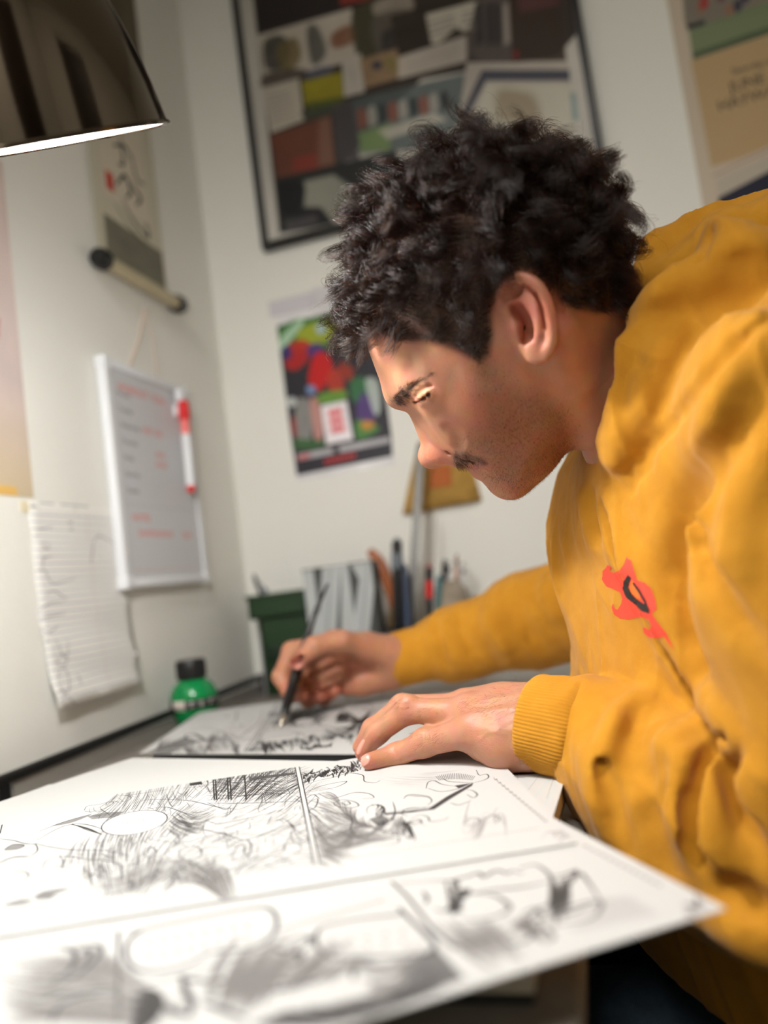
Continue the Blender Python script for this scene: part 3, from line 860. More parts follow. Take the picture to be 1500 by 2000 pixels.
for dx in (0, 5): HANDFOLDS.append(([(762 + dx, 1460), (768 + dx, 1472), (770 + dx, 1482)], .0009, -.0005))
for dx in (0, 8, 16, 24): HANDFOLDS.append(([(900 + dx, 1452), (898 + dx, 1466), (902 + dx, 1478)], .0012, -.0005))
LV_ = sculpt(LV_, LF_, HANDFOLDS)
RV_ = sculpt(RV_, RF_, [([(690, 1262), (664, 1270), (640, 1280)], .0022, -.0022), ([(720, 1300), (680, 1306), (650, 1300)], .0020, -.0016), ([(745, 1310), (700, 1325)], .0018, -.0010), ([(735, 1290), (745, 1270), (740, 1250)], .0016, -.0010)])
hpx = mirror_px(head_q)
BASE, DARK, RED, LIPC = (np.array(srgb(*c)[:3]) for c in ((180, 125, 97), (80, 57, 46), (182, 100, 80), (154, 84, 78)))
tone = np.repeat(BASE[None], len(head_q), 0)
def blend(col, w): tone[:] = tone * (1 - w[:, None]) + col * w[:, None]
def spot(x, y, r): return np.exp(-((hpx[:, 0] - x) ** 2 + (hpx[:, 1] - y) ** 2) / r ** 2)
blend(RED, 0.55 * spot(848, 890, 26)); blend(RED, 0.35 * spot(930, 800, 60)); blend(RED, 0.75 * spot(1040, 610, 70) * (np.abs(head_q[:, 2]) > 0.07))
blend(LIPC, np.maximum(spot(930, 912, 13), spot(944, 903, 9)) * 0.8)
blend(DARK, 0.40 * soft_in(hpx, BEARD, 40)); blend(DARK, 0.6 * soft_in(hpx, MOUST, 8)); blend(DARK, 0.6 * soft_in(hpx, BROW, 8))
blend(np.array(srgb(38, 28, 24)[:3]), 0.9 * soft_in(hpx, SCALP, 16))
def hand_tone(V, tips):
    t = np.repeat(BASE[None], len(V), 0)
    for p, r, a in tips:
        w = a * np.exp(-((V - p) ** 2).sum(1) / r ** 2)
        t = t * (1 - w[:, None]) + RED * w[:, None]
    return t
ltone = hand_tone(LV_, [(f[3], .011, .7) for f in (f_pinky, f_ring, f_mid)] + [(f[1], .009, .45) for f in (f_pinky, f_ring)] + [(f[0] + CU * .006, .010, .35) for f in (f_pinky, f_ring)])
rtone = hand_tone(RV_, [(f[3], .014, .85) for f in (r_mid, r_ring, r_pinky, r_thumb, r_index)] + [(wp(690, 1300, 1.05), .03, .4)])
bv, bf, bt = [], [], []; off = 0
for V, F, t in ((hw(HV_), HF_, tone), (LV_, LF_, ltone), (RV_, RF_, rtone), (TV_, TF_, np.repeat(BASE[None], len(TV_), 0))):
    bv.append(V); bf.append(F + off); bt.append(t); off += len(V)
bt = np.concatenate(bt)
body = mesh_obj('body', np.concatenate(bv), np.concatenate(bf), SKIN, person)
ca = body.data.color_attributes.new('tone', 'FLOAT_COLOR', 'POINT')
ca.data.foreach_set('color', np.concatenate([bt, np.ones((len(bt), 1))], 1).astype(np.float32).ravel())

# hoodie
P_ = [SH_L, SH_R, EL_L, EL_R, WR_L, WR_R] + SPINE
GV, GF = HD_F.mesh(*box_of(P_, .2), .0025)
GV = smooth_verts(GV, GF, 2)
GV = sculpt(GV, GF, FOLDS)
GV = GV + vert_normals(GV, GF) * wrinkles(GV, 3, .060, .0050)[:, None]
hoodie = mesh_obj('hooded_sweatshirt', GV, GF, HOODIE, person)

def cuff(a, b, ra, rb, ribs, edge):
    a, b = np.asarray(a), np.asarray(b); ax = b - a; L = np.linalg.norm(ax); ax = ax / L
    e = np.cross(ax, (0, 0, 1.0)); e /= np.linalg.norm(e); g = np.cross(ax, e)
    n = ribs * 4; prof = [(-.0028, .010), (-.0030, .0010), (-.0016, -.0012), (0, 0), (.0004, .003)] + [(.0006 * math.sin(3.1 * s), .003 + (L - .003) * s) for s in np.linspace(.15, .9, 6)] + [(-.0035, L)]
    vs, fs = [], []
    for r_, h_ in prof:
        for k in range(n):
            t = 2 * math.pi * k / n; s = h_ / L
            wob = .0008 * math.sin(2 * t + 1) + .0005 * math.sin(5 * t + 8 * s)
            r = ra + (rb - ra) * max(s, 0) + r_ + (.00042 * math.cos(ribs * t) if 0 <= h_ else 0) + wob
            vs.append(a + ax * h_ + r * (math.cos(t) * e + math.sin(t) * g))
    for i in range(len(prof) - 1):
        for k in range(n): fs.append((i * n + k, i * n + (k + 1) % n, (i + 1) * n + (k + 1) % n, (i + 1) * n + k))
    return mesh_obj('cuff', vs, np.array(fs), HOODIE, hoodie)
cuff(wp(1046, 1408, .600), wp(1150, 1430, .573), .0365, .0385, 84, 0)
cuff(WR_R + (WR_R - wp(850, 1270, 1.06)) * .06, wp(855, 1270, 1.06), .0372, .0385, 60, 0)

# ------------------------------------------------------------------ hair
hn = vert_normals(hw(HV_), HF_); HVW = hw(HV_)
def sample(mask, n, rng):
    idx = np.flatnonzero(mask > rng.random(len(mask)) * 0.999 + 0.001)
    return rng.choice(idx, n, replace=len(idx) < n)
def unit(v): return v / (np.linalg.norm(v, axis=-1, keepdims=True) + 1e-12)
def grow_curls(n_guides, per, seed):
    rng = np.random.default_rng(seed)
    m = soft_in(hpx, SCALP, 6)
    g = sample(m, n_guides, rng)
    ids = sample(m, n_guides * per, rng)
    K = 16; t = np.linspace(0, 1, K)
    # region of each guide: short at the temples, round the ear and at the nape, long on top
    def region(i):
        x, y = hpx[i, 0], hpx[i, 1]
        low = np.clip((y - (400 + 0.18 * np.abs(x - 1000))) / 230, 0, 1)       # 0 on the crown, 1 by the ear
        front = np.clip((800 - x) / 110, 0, 1)
        return low * (1 - front), front
    low, front = region(g)
    gr, gn = HVW[g], hn[g]
    fwd = -HU * 0.75 + HV * 0.55; upd = -HV
    flow = unit(fwd[None] * (0.35 + 0.9 * front)[:, None] + HV[None] * (0.25 + 0.5 * low)[:, None] + (HU * 0.5)[None] * np.clip((hpx[g, 0] - 1050) / 150, 0, 1)[:, None] + rng.normal(0, 0.45, (n_guides, 3)))
    flow = unit(flow - gn * (flow * gn).sum(1, keepdims=True))
    side = np.cross(gn, flow)
    length = (1 - low) ** 1.1 * rng.uniform(0.7, 1.25, n_guides) * 0.0215 * (1 - .45 * np.clip((hpx[g, 0] - 1020) / 160, 0, 1)) * (1 - .12 * np.clip((420 - hpx[g, 1]) / 80, 0, 1)) + 0.005
    lift = length * (0.72 + 0.2 * rng.random(n_guides)); run = length * rng.uniform(0.5, 1.1, n_guides)
    rad = np.clip(length * rng.uniform(0.22, 0.40, n_guides), 0.001, 0.0085)
    turns = rng.uniform(0.9, 2.1, n_guides) * np.clip(length / 0.03, 0.3, 1.2); ph = rng.uniform(0, 6.28, n_guides); sg = rng.choice([-1, 1], n_guides)
    # which guide each strand follows
    from mathutils.kdtree import KDTree
    kd = KDTree(n_guides)
    for i in range(n_guides): kd.insert(Vector(gr[i]), i)
    kd.balance()
    own = np.array([kd.find(Vector(HVW[i] + rng.normal(0, 0.0022, 3)))[1] for i in ids])
    r, nrm = HVW[ids], unit(hn[ids] * 0.35 + gn[own] * 0.65)
    jl = rng.uniform(0.82, 1.12, len(ids)); jp = rng.normal(0, 0.22, len(ids)); jr = rng.uniform(0.75, 1.3, len(ids))
    L_, Lf, Rn = lift[own] * jl, length[own] * jl, run[own] * jl
    a = ph[own][:, None] + jp[:, None] + sg[own][:, None] * turns[own][:, None] * 6.283 * t[None] ** 1.15
    rr = (rad[own] * jr)[:, None] * np.sin(np.minimum(t * 3.0, 1.571))[None]
    ease = 1 - (1 - t) ** 1.9
    c1 = (np.cos(a) - np.cos(a[:, :1])) * rr; c2 = (np.sin(a) - np.sin(a[:, :1])) * rr
    P = r[:, None] + nrm[:, None] * (L_[:, None] * ease[None] + 0.7 * c1)[..., None] \
        + flow[own][:, None] * (Rn[:, None] * t[None] ** 1.3 + 0.45 * c1)[..., None] + side[own][:, None] * c2[..., None]
    # locks draw together towards their tips
    pull = 0.72 * (t ** 1.1)[None, :, None]
    base = gr[own][:, None] - r[:, None]
    P = P + base * pull
    P += np.cumsum(rng.normal(0, 0.00022, P.shape), 1)
    return P
HAIRP = grow_curls(520, 50, 3)
hair = strands('hair', HAIRP, 0.00011, 0.00005, HAIR, person)
rng = np.random.default_rng(11)
fly = grow_curls(260, 1, 5); fly = fly[:, :1] + (fly - fly[:, :1]) * 1.25
strands('stray_hair', fly, 0.00006, 0.00003, HAIR, hair)

def fuzz(name, pos, nrm, flow, length, r0, mat, parent, spread=0.35, lie=0.8, seed=1, k=4, bend=0.3):
    rng = np.random.default_rng(seed); n = len(pos)
    d = unit(unit(nrm) * (1 - lie) + flow * lie + rng.normal(0, spread, (n, 3)))
    d = unit(d - nrm * np.minimum((d * nrm).sum(1, keepdims=True) - 0.12, 0))
    ln = length * rng.uniform(0.6, 1.25, n)
    t = np.linspace(0, 1, k)
    P = pos[:, None] - nrm[:, None] * 0.0003 + d[:, None] * (ln[:, None] * t[None])[..., None] - nrm[:, None] * (bend * ln[:, None] * t[None] ** 2)[..., None] * 0.5
    return strands(name, P, r0, r0 * 0.4, mat, parent)
near = lambda w: w * 1.0
ib = sample(soft_in(hpx, BEARD, 40) ** 1.3, 11000, rng)
fuzz('stubble', HVW[ib], hn[ib], np.repeat(unit(HV * 0.8 + HU * 0.35 - 0 * HW)[None], len(ib), 0), 0.0024, 0.000055, BODYHAIR, person, 0.5, 0.75, 2)
im = sample(soft_in(hpx, MOUST, 4), 900, rng)
fuzz('moustache', HVW[im], hn[im], np.repeat(unit(HV * 0.6 + HU * 0.8)[None], len(im), 0), 0.0065, 0.00007, HAIR, person, 0.25, 0.7, 3, 5)
ie = sample(soft_in(hpx, BROW, 4), 1500, rng)
fuzz('eyebrow', HVW[ie], hn[ie], np.repeat(unit(HU * 0.8 - HV * 0.6)[None], len(ie), 0), 0.0070, 0.000065, HAIR, person, 0.2, 0.8, 4, 5)
def lashes(sgn):
    P = []
    for i in range(80):
        f = (i % 40) / 39
        x, y = spline(LASH, 40)[i % 40]
        p = on_ball(x - .6, y - 1.2, .0126) * (1, 1, sgn)
        d = np.array([-0.80 + 0.75 * f, 0.45, 0.5]) + np.random.default_rng(i).normal(0, .14, 3); d /= np.linalg.norm(d); d[2] *= sgn
        ln = 0.0062 * (0.7 + 0.5 * math.sin(f * 3.14))
        P.append([hw(p + d * ln * s_ + np.array([0, -0.0018 * s_ * s_, 0])) for s_ in np.linspace(0, 1, 5)])
    return P
EYEM = material('eyeball', rough=.08)
def eye_nodes():
    N, L, b = nodes(EYEM)
    tc = N.new('ShaderNodeTexCoord'); gr = N.new('ShaderNodeSeparateXYZ'); cr = N.new('ShaderNodeValToRGB')
    L.new(tc.outputs['Generated'], gr.inputs[0]); L.new(gr.outputs['Z'], cr.inputs[0]); L.new(cr.outputs[0], b.inputs['Base Color'])
    e = cr.color_ramp.elements
    e[0].position = 0; e[0].color = srgb(176, 158, 148); e[1].position = .78; e[1].color = srgb(176, 158, 148)
    for p, c in ((.80, (44, 28, 20)), (.955, (70, 42, 26)), (.965, (6, 5, 5))):
        k = e.new(p); k.color = srgb(*c)
eye_nodes()
for sgn in (1, -1):
    m = MB(); m.lathe([(EYE_R * math.sin(a), -EYE_R * math.cos(a)) for a in np.linspace(0, math.pi, 25)], (0, 0, 0), (0, 0, 1), 32)
    ob = m.build('eyeball', EYEM, None, smooth=True, angle=180)
    gz = unit(hw(np.array([-.80, .52, .18 * sgn])) - HO)
    ob.rotation_euler = Vector(gz).to_track_quat('Z', 'Y').to_euler()
    ob.location = Vector(hw(EYE_C * (1, 1, sgn))); adopt(ob, person)
strands('eyelashes', lashes(1) + lashes(-1), 0.00012, 0.00004, HAIR, person)
# print on the chest
hb_ = bvh_of(GV, GF)
def decal(name, polys, mat, lift, step=1.2):
    P = np.vstack(polys); x0, y0 = P.min(0); x1, y1 = P.max(0)
    X, Y = np.meshgrid(np.arange(x0, x1 + step, step), np.arange(y0, y1 + step, step)); q = np.stack([X.ravel(), Y.ravel()], 1)
    ins = np.min([poly_dist(q.astype(np.float32), np.array(p, np.float32)) for p in polys], 0) < 0.6
    ids, vs, ds = {}, [], {}
    for i in np.flatnonzero(ins):
        r = ray(*q[i]); r = r / np.linalg.norm(r); h = hb_.ray_cast(Vector(CP), Vector(r))
        if h[0] is None: continue
        n = np.array(h[1]); n = n if n @ r < 0 else -n
        ids[i] = len(vs); vs.append(np.array(h[0]) + n * lift); ds[i] = h[3]
    w = X.shape[1]; fs = []
    for i in ids:
        k = (i, i + w, i + w + 1, i + 1)
        if all(j in ids for j in k) and max(ds[j] for j in k) - min(ds[j] for j in k) < .006: fs.append(tuple(ids[j] for j in k))
    return mesh_obj(name, vs, fs, mat, hoodie)
k4 = lambda p: [(900 + .5 * x, 950 + .5 * y) for x, y in p]
decal('chest_print', [k4([(575, 308), (556, 330), (553, 365), (570, 392), (600, 402), (624, 415), (632, 440), (628, 458), (612, 482), (598, 468), (597, 450), (590, 475), (600, 500), (625, 517), (660, 518), (700, 510), (735, 520), (745, 545), (735, 562), (722, 548), (714, 552), (716, 572), (735, 589), (765, 594), (790, 585), (803, 576),
          (760, 520), (745, 490), (752, 492), (766, 480), (760, 440), (745, 400), (720, 376), (690, 365), (676, 322), (666, 290), (648, 274), (640, 300), (622, 326), (600, 337), (582, 330), (592, 315)]),
          k4([(745, 490), (762, 520), (803, 572), (836, 642), (795, 588), (755, 520)])], material('coral_print', srgb(226, 66, 44), .7), .0004)
decal('print_fringe', [k4([(655, 343), (640, 368), (636, 400), (648, 432), (680, 458), (712, 487), (740, 497), (728, 465), (692, 440), (666, 415), (658, 390), (668, 355)]), k4([(676, 370), (700, 400), (722, 440), (742, 490), (728, 470), (700, 420), (674, 380)])], material('black_print', srgb(34, 26, 24), .7), .0008)
decal('print_core', [k4([(671, 362), (661, 392), (668, 414), (690, 436), (706, 446), (698, 405)])], material('orange_print', srgb(222, 106, 30), .7), .0007)
# fine hair on the back of the left hand and wrist
ln_ = vert_normals(LV_, LF_)
lp = np.stack(proj(LV_)[:2], 1)
HANDHAIR = [(905, 1372), (960, 1352), (1060, 1330), (1120, 1320), (1120, 1440), (1040, 1440), (980, 1410), (930, 1395)]
FINGHAIR = [(778, 1372), (850, 1366), (862, 1392), (800, 1402)]; FINGHAIR2 = [(812, 1436), (862, 1426), (868, 1448), (820, 1456)]
facing = (ln_ @ CF < -0.1) | (ln_ @ CU > 0.3)
mk = np.maximum(soft_in(lp, HANDHAIR, 30) * 0.8, 0.55 * np.maximum(soft_in(lp, FINGHAIR, 24), soft_in(lp, FINGHAIR2, 24))) * facing
ih = sample(mk, 2600, rng)
fuzz('arm_hair', LV_[ih], ln_[ih], np.repeat(unit(-CR * 0.8 - CU * 0.5)[None], len(ih), 0), 0.0060, 0.000042, BODYHAIR, person, 0.3, 0.85, 6, 5)
NAILM = material('finger_nail', srgb(214, 150, 134), 0.28)
hl_bv, hr_bv = bvh_of(LV_, LF_), bvh_of(RV_, RF_)
def on_surface(name, poly, bvh, mat, parent, lift, step=.9):
    P = closed_spline(poly, 6 * len(poly)); x0, y0 = P.min(0); x1, y1 = P.max(0)
    X, Y = np.meshgrid(np.arange(x0, x1 + step, step), np.arange(y0, y1 + step, step)); q = np.stack([X.ravel(), Y.ravel()], 1)
    sd = -poly_dist(q.astype(np.float32), P.astype(np.float32)); ids, vs = {}, []
    for i in np.flatnonzero(sd > -.5):
        r = ray(*q[i]); r = r / np.linalg.norm(r); h = bvh.ray_cast(Vector(CP), Vector(r))
        if h[0] is None: continue
        n = np.array(h[1]); n = n if n @ r < 0 else -n
        ids[i] = len(vs); vs.append(np.array(h[0]) + n * lift * min(1, .3 + sd[i] / 3))
    w = X.shape[1]; fs = [tuple(ids[j] for j in (i, i + w, i + w + 1, i + 1)) for i in ids if all(j in ids for j in (i + w, i + w + 1, i + 1))]
    return mesh_obj(name, vs, fs, mat, parent)
for poly, bv_ in (([(699, 1493), (700, 1483), (708, 1476), (718, 1473), (724, 1477), (722, 1488), (712, 1497), (704, 1499)], hl_bv), ([(697, 1471), (700, 1458), (708, 1445), (713, 1447), (708, 1461), (702, 1474)], hl_bv),
                  ([(566, 1301), (569, 1289), (579, 1281), (590, 1280), (596, 1287), (593, 1301), (585, 1310), (574, 1312)], hr_bv)):
    on_surface('finger_nail', poly, bv_, NAILM, person, .0006)
# ------------------------------------------------------------------ printed surfaces: canvases drawn in code
class Canvas:
    def __init__(s, w_m, h_m, ppm, bg=(240, 239, 235)):
        s.boost = 1.0; s.W, s.H = int(w_m * ppm), int(h_m * ppm); s.ppm = ppm
        s.a = np.zeros((s.H, s.W, 3), np.float32); s.a[:] = np.array(bg, np.float32) / 255
        s.map = lambda P: np.asarray(P, float)               # drawing coordinates -> metres on the sheet
    def px(s, P): return s.map(P) * s.ppm
    def box(s, q, m):
        x0, y0 = np.floor(q.min(0) - m).astype(int); x1, y1 = np.ceil(q.max(0) + m).astype(int) + 1
        x0, y0 = max(x0, 0), max(y0, 0); x1, y1 = min(x1, s.W), min(y1, s.H)
        if x1 <= x0 or y1 <= y0: return None
        X, Y = np.meshgrid(np.arange(x0, x1) + .5, np.arange(y0, y1) + .5)
        return x0, y0, x1, y1, X, Y
    def put(s, b, cov, col, alpha):
        v = s.a[b[1]:b[3], b[0]:b[2]]; c = (cov * alpha)[..., None]
        v[:] = v * (1 - c) + (np.array(col, np.float32) / 255) * c
    def stroke(s, pts, w=0.4, col=(40, 38, 38), alpha=1.0, sm=True, taper=True):   # w in mm
        P = np.asarray(pts, float)
        if sm and len(P) > 2: P = spline(P, min(60, 6 * len(P)))
        q = s.px(P); r = w * s.boost / 2000 * s.ppm; n = len(q) - 1
        for i in range(n):
            t = (i + .5) / n
            rr = r * (0.35 + 0.65 * math.sin(math.pi * min(max(t, 0.06), 0.94))) if taper else r
            a, c = q[i], q[i + 1]
            b = s.box(np.array([a, c]), rr + 1.5)
            if b is None: continue
            e = c - a; L2 = e @ e + 1e-9
            tt = np.clip(((b[4] - a[0]) * e[0] + (b[5] - a[1]) * e[1]) / L2, 0, 1)
            d = np.hypot(b[4] - a[0] - tt * e[0], b[5] - a[1] - tt * e[1])
            cov = np.clip(rr + .5 - d, 0, 1) * min(1, max(rr * 2, .25))
            v = s.a[b[1]:b[3], b[0]:b[2]]; cc_ = np.array(col, np.float32) / 255
            k = (cov * alpha)[..., None]
            v[:] = np.minimum(v, v * (1 - k) + cc_ * k) if sum(col) < 300 else v * (1 - k) + cc_ * k
    def fill(s, pts, col, alpha=1.0, soft=0.7, sm=False, tex=0, seed=0):
        P = np.asarray(pts, float)
        if sm: P = closed_spline(P, 6 * len(P))
        q = s.px(P); b = s.box(q, soft * 2)
        if b is None: return
        d = poly_dist(np.stack([b[4].ravel(), b[5].ravel()], 1).astype(np.float32), q.astype(np.float32)).reshape(b[4].shape)
        cov = np.clip(.5 - d / soft, 0, 1)
        if tex:
            cov = cov * np.clip(1 - tex * fractal(b[4].shape, seed), 0, 1)
        s.put(b, cov, col, alpha)
    def ellipse(s, c, rx, ry, ang=0, **k):
        t = np.linspace(0, 2 * np.pi, 28, endpoint=False); a = math.radians(ang)
        x, y = rx * np.cos(t), ry * np.sin(t)
        return np.stack([c[0] + x * math.cos(a) - y * math.sin(a), c[1] + x * math.sin(a) + y * math.cos(a)], 1)
    def text(s, string, org, ex, ey, col=(30, 30, 30), alpha=1.0):    # org, ex (per em along), ey (per em up) in drawing coordinates
        for tri in glyphs(string):
            P = np.array(org) + tri[:, :1] * np.array(ex) + tri[:, 1:2] * np.array(ey)
            s.fill(P, col, alpha, 1.0)
    def flow(s, poly, n, length, w, col, alpha, scale, seed, base=None, swirl=1.0):   # fine lines following a smooth direction field
        rng = np.random.default_rng(seed)
        poly = np.array(poly, float); lo, hi = poly.min(0), poly.max(0)
        K = rng.normal(0, 1, (5, 2)) / scale; ph = rng.uniform(0, 6.28, 5)
        P = rng.uniform(lo, hi, (n * 4, 2))
        P = P[poly_dist(P.astype(np.float32), poly.astype(np.float32)) < 0][:n]
        for p in P:
            line = [p]
            a0 = 0 if base is None else base
            L = length * rng.uniform(.4, 1.3)
            for _ in range(6):
                th = a0 + swirl * np.sin(K @ line[-1] + ph).sum()
                line.append(line[-1] + L / 6 * np.array([math.cos(th), math.sin(th)]))
            s.stroke(line, w * rng.uniform(.6, 1.4), col, alpha * rng.uniform(.5, 1), sm=False)
    def image(s, name):
        im = bpy.data.images.new(name, s.W, s.H)
        px = np.ones((s.H, s.W, 4), np.float32); px[..., :3] = np.clip(s.a, 0, 1)
        im.pixels.foreach_set(px.ravel())
        im.pack()
        return im
def fractal(shape, seed, oct=4):
    rng = np.random.default_rng(seed); out = np.zeros(shape, np.float32); amp = 1; tot = 0
    for o in range(oct):
        n = 3 * 2 ** o
        g = rng.random((n + 2, n + 2)).astype(np.float32)
        y = np.linspace(0, n, shape[0]); x = np.linspace(0, n, shape[1])
        yi, xi = np.minimum(y.astype(int), n), np.minimum(x.astype(int), n); fy, fx = (y - yi)[:, None], (x - xi)[None]
        v = (g[yi][:, xi] * (1 - fx) + g[yi][:, xi + 1] * fx) * (1 - fy) + (g[yi + 1][:, xi] * (1 - fx) + g[yi + 1][:, xi + 1] * fx) * fy
        out += amp * v; tot += amp; amp *= .6
    return out / tot
_gl = {}
def glyphs(string):
    if string in _gl: return _gl[string]
    cu = bpy.data.curves.new('lettering', 'FONT'); cu.body = string; cu.resolution_u = 3
    o = bpy.data.objects.new('lettering', cu); COL.objects.link(o)
    dg = bpy.context.evaluated_depsgraph_get(); ev = o.evaluated_get(dg); me = ev.to_mesh()
    me.calc_loop_triangles()
    V = np.array([v.co[:2] for v in me.vertices]); T = [V[list(t.vertices)] for t in me.loop_triangles]
    ev.to_mesh_clear(); bpy.data.objects.remove(o); bpy.data.curves.remove(cu)
    _gl[string] = T
    return T
def print_material(name, canvas, rough=0.7, coat=0):
    m = material(name, rough=rough)
    N, L, b = nodes(m)
    t = N.new('ShaderNodeTexImage'); t.image = canvas.image(name); t.extension = 'EXTEND'
    uv = N.new('ShaderNodeUVMap'); uv.uv_map = 'UVMap'
    L.new(uv.outputs[0], t.inputs[0]); L.new(t.outputs[0], b.inputs['Base Color'])
    b.inputs['Specular IOR Level'].default_value = 0.3
    if coat: b.inputs['Coat Weight'].default_value = coat
    return m
def sheet(name, org, e, h, w, ht, th, mat, parent=None, nx=1, ny=1, bend=None, edge=None):
    """A sheet of paper: org + e*u + h*v, printed side along cross(e, h); bend(u, v) lifts it."""
    org, e, h = (np.asarray(t, float) for t in (org, e, h)); nrm = np.cross(e, h)
    vs, uv = [], []
    for k in (1, 0):
        for j in range(ny + 1):
            for i in range(nx + 1):
                u, v = i / nx, j / ny
                z = (bend(u, v) if bend else 0.0) + (0 if k else -th)
                vs.append(org + e * (u * w) + h * (v * ht) + nrm * z); uv.append((u, v))
    n1 = (nx + 1) * (ny + 1); f = []
    idx = lambda i, j: j * (nx + 1) + i
    for j in range(ny):
        for i in range(nx):
            q = (idx(i, j), idx(i + 1, j), idx(i + 1, j + 1), idx(i, j + 1))
            f.append(q); f.append(tuple(n1 + t for t in q[::-1]))
    nf = len(f)
    rim = [idx(i, 0) for i in range(nx)] + [idx(nx, j) for j in range(ny)] + [idx(i, ny) for i in range(nx, 0, -1)] + [idx(0, j) for j in range(ny, 0, -1)]
    for a, b in zip(rim, rim[1:] + rim[:1]): f.append((a, n1 + a, n1 + b, b))
    o = mesh_obj(name, vs, f, mat, parent, smooth=False)
    l = o.data.uv_layers.new(name='UVMap')
    for p in o.data.polygons:
        for li, vi in zip(p.loop_indices, p.vertices): l.data[li].uv = uv[vi % n1 if vi >= n1 else vi]
    if bend:
        for p in o.data.polygons[:nf]: p.use_smooth = True
    if edge:
        o.data.materials.append(edge)
        for p in list(o.data.polygons)[nf:]: p.material_index = 1
        for p in list(o.data.polygons)[1:nf:2]: p.material_index = 1
    return o
# ------------------------------------------------------------------ room
WX, WY = -0.70, 1.47              # left wall and back wall
RX, RY, CEIL = 1.9, -1.9, 2.45
WALLM = material('painted_wall', srgb(240, 239, 232), 0.85)
add_bump(WALLM, 120, 0.30, 0.003, 5); add_bump(WALLM, 420, 0.2, 0.0012, 3)
CEILM = material('ceiling_paint', srgb(214, 208, 196), 0.9)
FLOORM = material('dark_carpet', rough=0.95)
add_noise(FLOORM, 160, srgb(44, 41, 34), srgb(66, 61, 50), 0.3, 0.7, 6); add_bump(FLOORM, 700, 0.6, 0.004, 3)
def struct(name, lo, hi, m): return tag(MB().aabox(lo, hi).build(name, m), kind='structure')
T = 0.08
struct('floor', (WX - T, RY - T, -T), (RX + T, WY + T, 0), FLOORM)
struct('ceiling', (WX - T, RY - T, CEIL), (RX + T, WY + T, CEIL + T), CEILM)
struct('wall_left', (WX - T, RY, 0), (WX, WY, CEIL), WALLM)
struct('wall_back', (WX - T, WY, 0), (RX + T, WY + T, CEIL), WALLM)
struct('wall_right', (RX, RY, 0), (RX + T, WY, CEIL), WALLM)
struct('wall_front', (WX - T, RY - T, 0), (RX + T, RY, CEIL), WALLM)
BASEM = material('baseboard_paint', srgb(215, 212, 204), 0.5)
struct('baseboard_back', (WX, WY - 0.014, 0), (RX, WY, 0.09), BASEM)
struct('baseboard_left', (WX, RY, 0), (WX + 0.014, WY - 0.014, 0.09), BASEM)

SLABM = material('dark_slab_paint', srgb(58, 46, 38), .4)  # unseen dark slabs, added only to streak the reflections in the lamp shade
struct('reflection_slab_1', (0.10, RY, 0), (0.95, RY + 0.045, 2.05), SLABM)
struct('reflection_slab_2', (RX - 0.045, -0.9, 0), (RX, -0.1, 2.05), SLABM)
# ------------------------------------------------------------------ desk
DESK_Z = CAM_Z - 0.192
DTOP = material('charcoal_desk_laminate', rough=0.45); add_noise(DTOP, 30, srgb(132, 125, 117), srgb(150, 143, 134), 0.3, 0.7)
DMET = material('black_metal', srgb(24, 24, 25), 0.38, 0.6)
DGREY = material('grey_metal', srgb(96, 96, 100), 0.42, 0.5)
DWOOD = material('brown_wood', rough=0.5); add_noise(DWOOD, 12, srgb(92, 58, 30), srgb(126, 84, 46), 0.3, 0.7, 6, stretch=(6, 6, 1))
DX0, DX1, DY0, DY1 = WX + 0.02, -0.035, 0.16, WY - 0.015
desk = thing('desk', ((DX0 + DX1) / 2, (DY0 + DY1) / 2, 0), 'charcoal desk with a black back rail standing along the left wall', 'desk')
MB().aabox((DX0, DY0, DESK_Z - 0.022), (DX1, DY1, DESK_Z)).build('desktop', DTOP, desk, bevel=0.002)
MB().tube([(WX + 0.035, DY0, CAM_Z - 0.170), (WX + 0.035, DY1, CAM_Z - 0.160)], 0.0065, 12).build('back_rail', DMET, desk, smooth=True)
for y in (DY0 + 0.03, 0.72, DY1 - 0.03):
    MB().aabox((WX + 0.028, y - 0.008, DESK_Z - 0.01), (WX + 0.042, y + 0.008, CAM_Z - 0.168)).build('rail_post', DMET, desk)
MB().aabox((WX + 0.03, 0.74, DESK_Z), (WX + 0.036, DY1, CAM_Z - 0.172)).build('back_panel', material('grey_laminate', srgb(136, 132, 126), .5), desk)
for x in (DX0 + 0.03, DX1 - 0.05):
    for y in (DY0 + 0.05, DY1 - 0.05):
        MB().aabox((x - 0.02, y - 0.02, 0), (x + 0.02, y + 0.02, DESK_Z - 0.022)).build('leg', DMET, desk, bevel=0.002)
MB().aabox((DX0 + 0.02, DY0 + 0.04, DESK_Z - 0.08), (DX1 - 0.02, DY1 - 0.04, DESK_Z - 0.022)).build('apron', DMET, desk)
MB().aabox((-0.30, 0.20, 0.08), (DX1 - 0.06, 0.42, DESK_Z - 0.085)).build('drawer_case', DGREY, desk, bevel=0.004)
for k in range(3):
    dr = MB().aabox((DX1 - 0.06, 0.21, 0.10 + k * 0.17), (DX1 - 0.045, 0.41, 0.26 + k * 0.17)).build('drawer', DGREY, desk, bevel=0.003)
    MB().tube([(DX1 - 0.04, 0.26, 0.20 + k * 0.17), (DX1 - 0.03, 0.26, 0.20 + k * 0.17), (DX1 - 0.03, 0.36, 0.20 + k * 0.17), (DX1 - 0.04, 0.36, 0.20 + k * 0.17)], 0.005, 8).build('handle', DMET, dr, smooth=True)

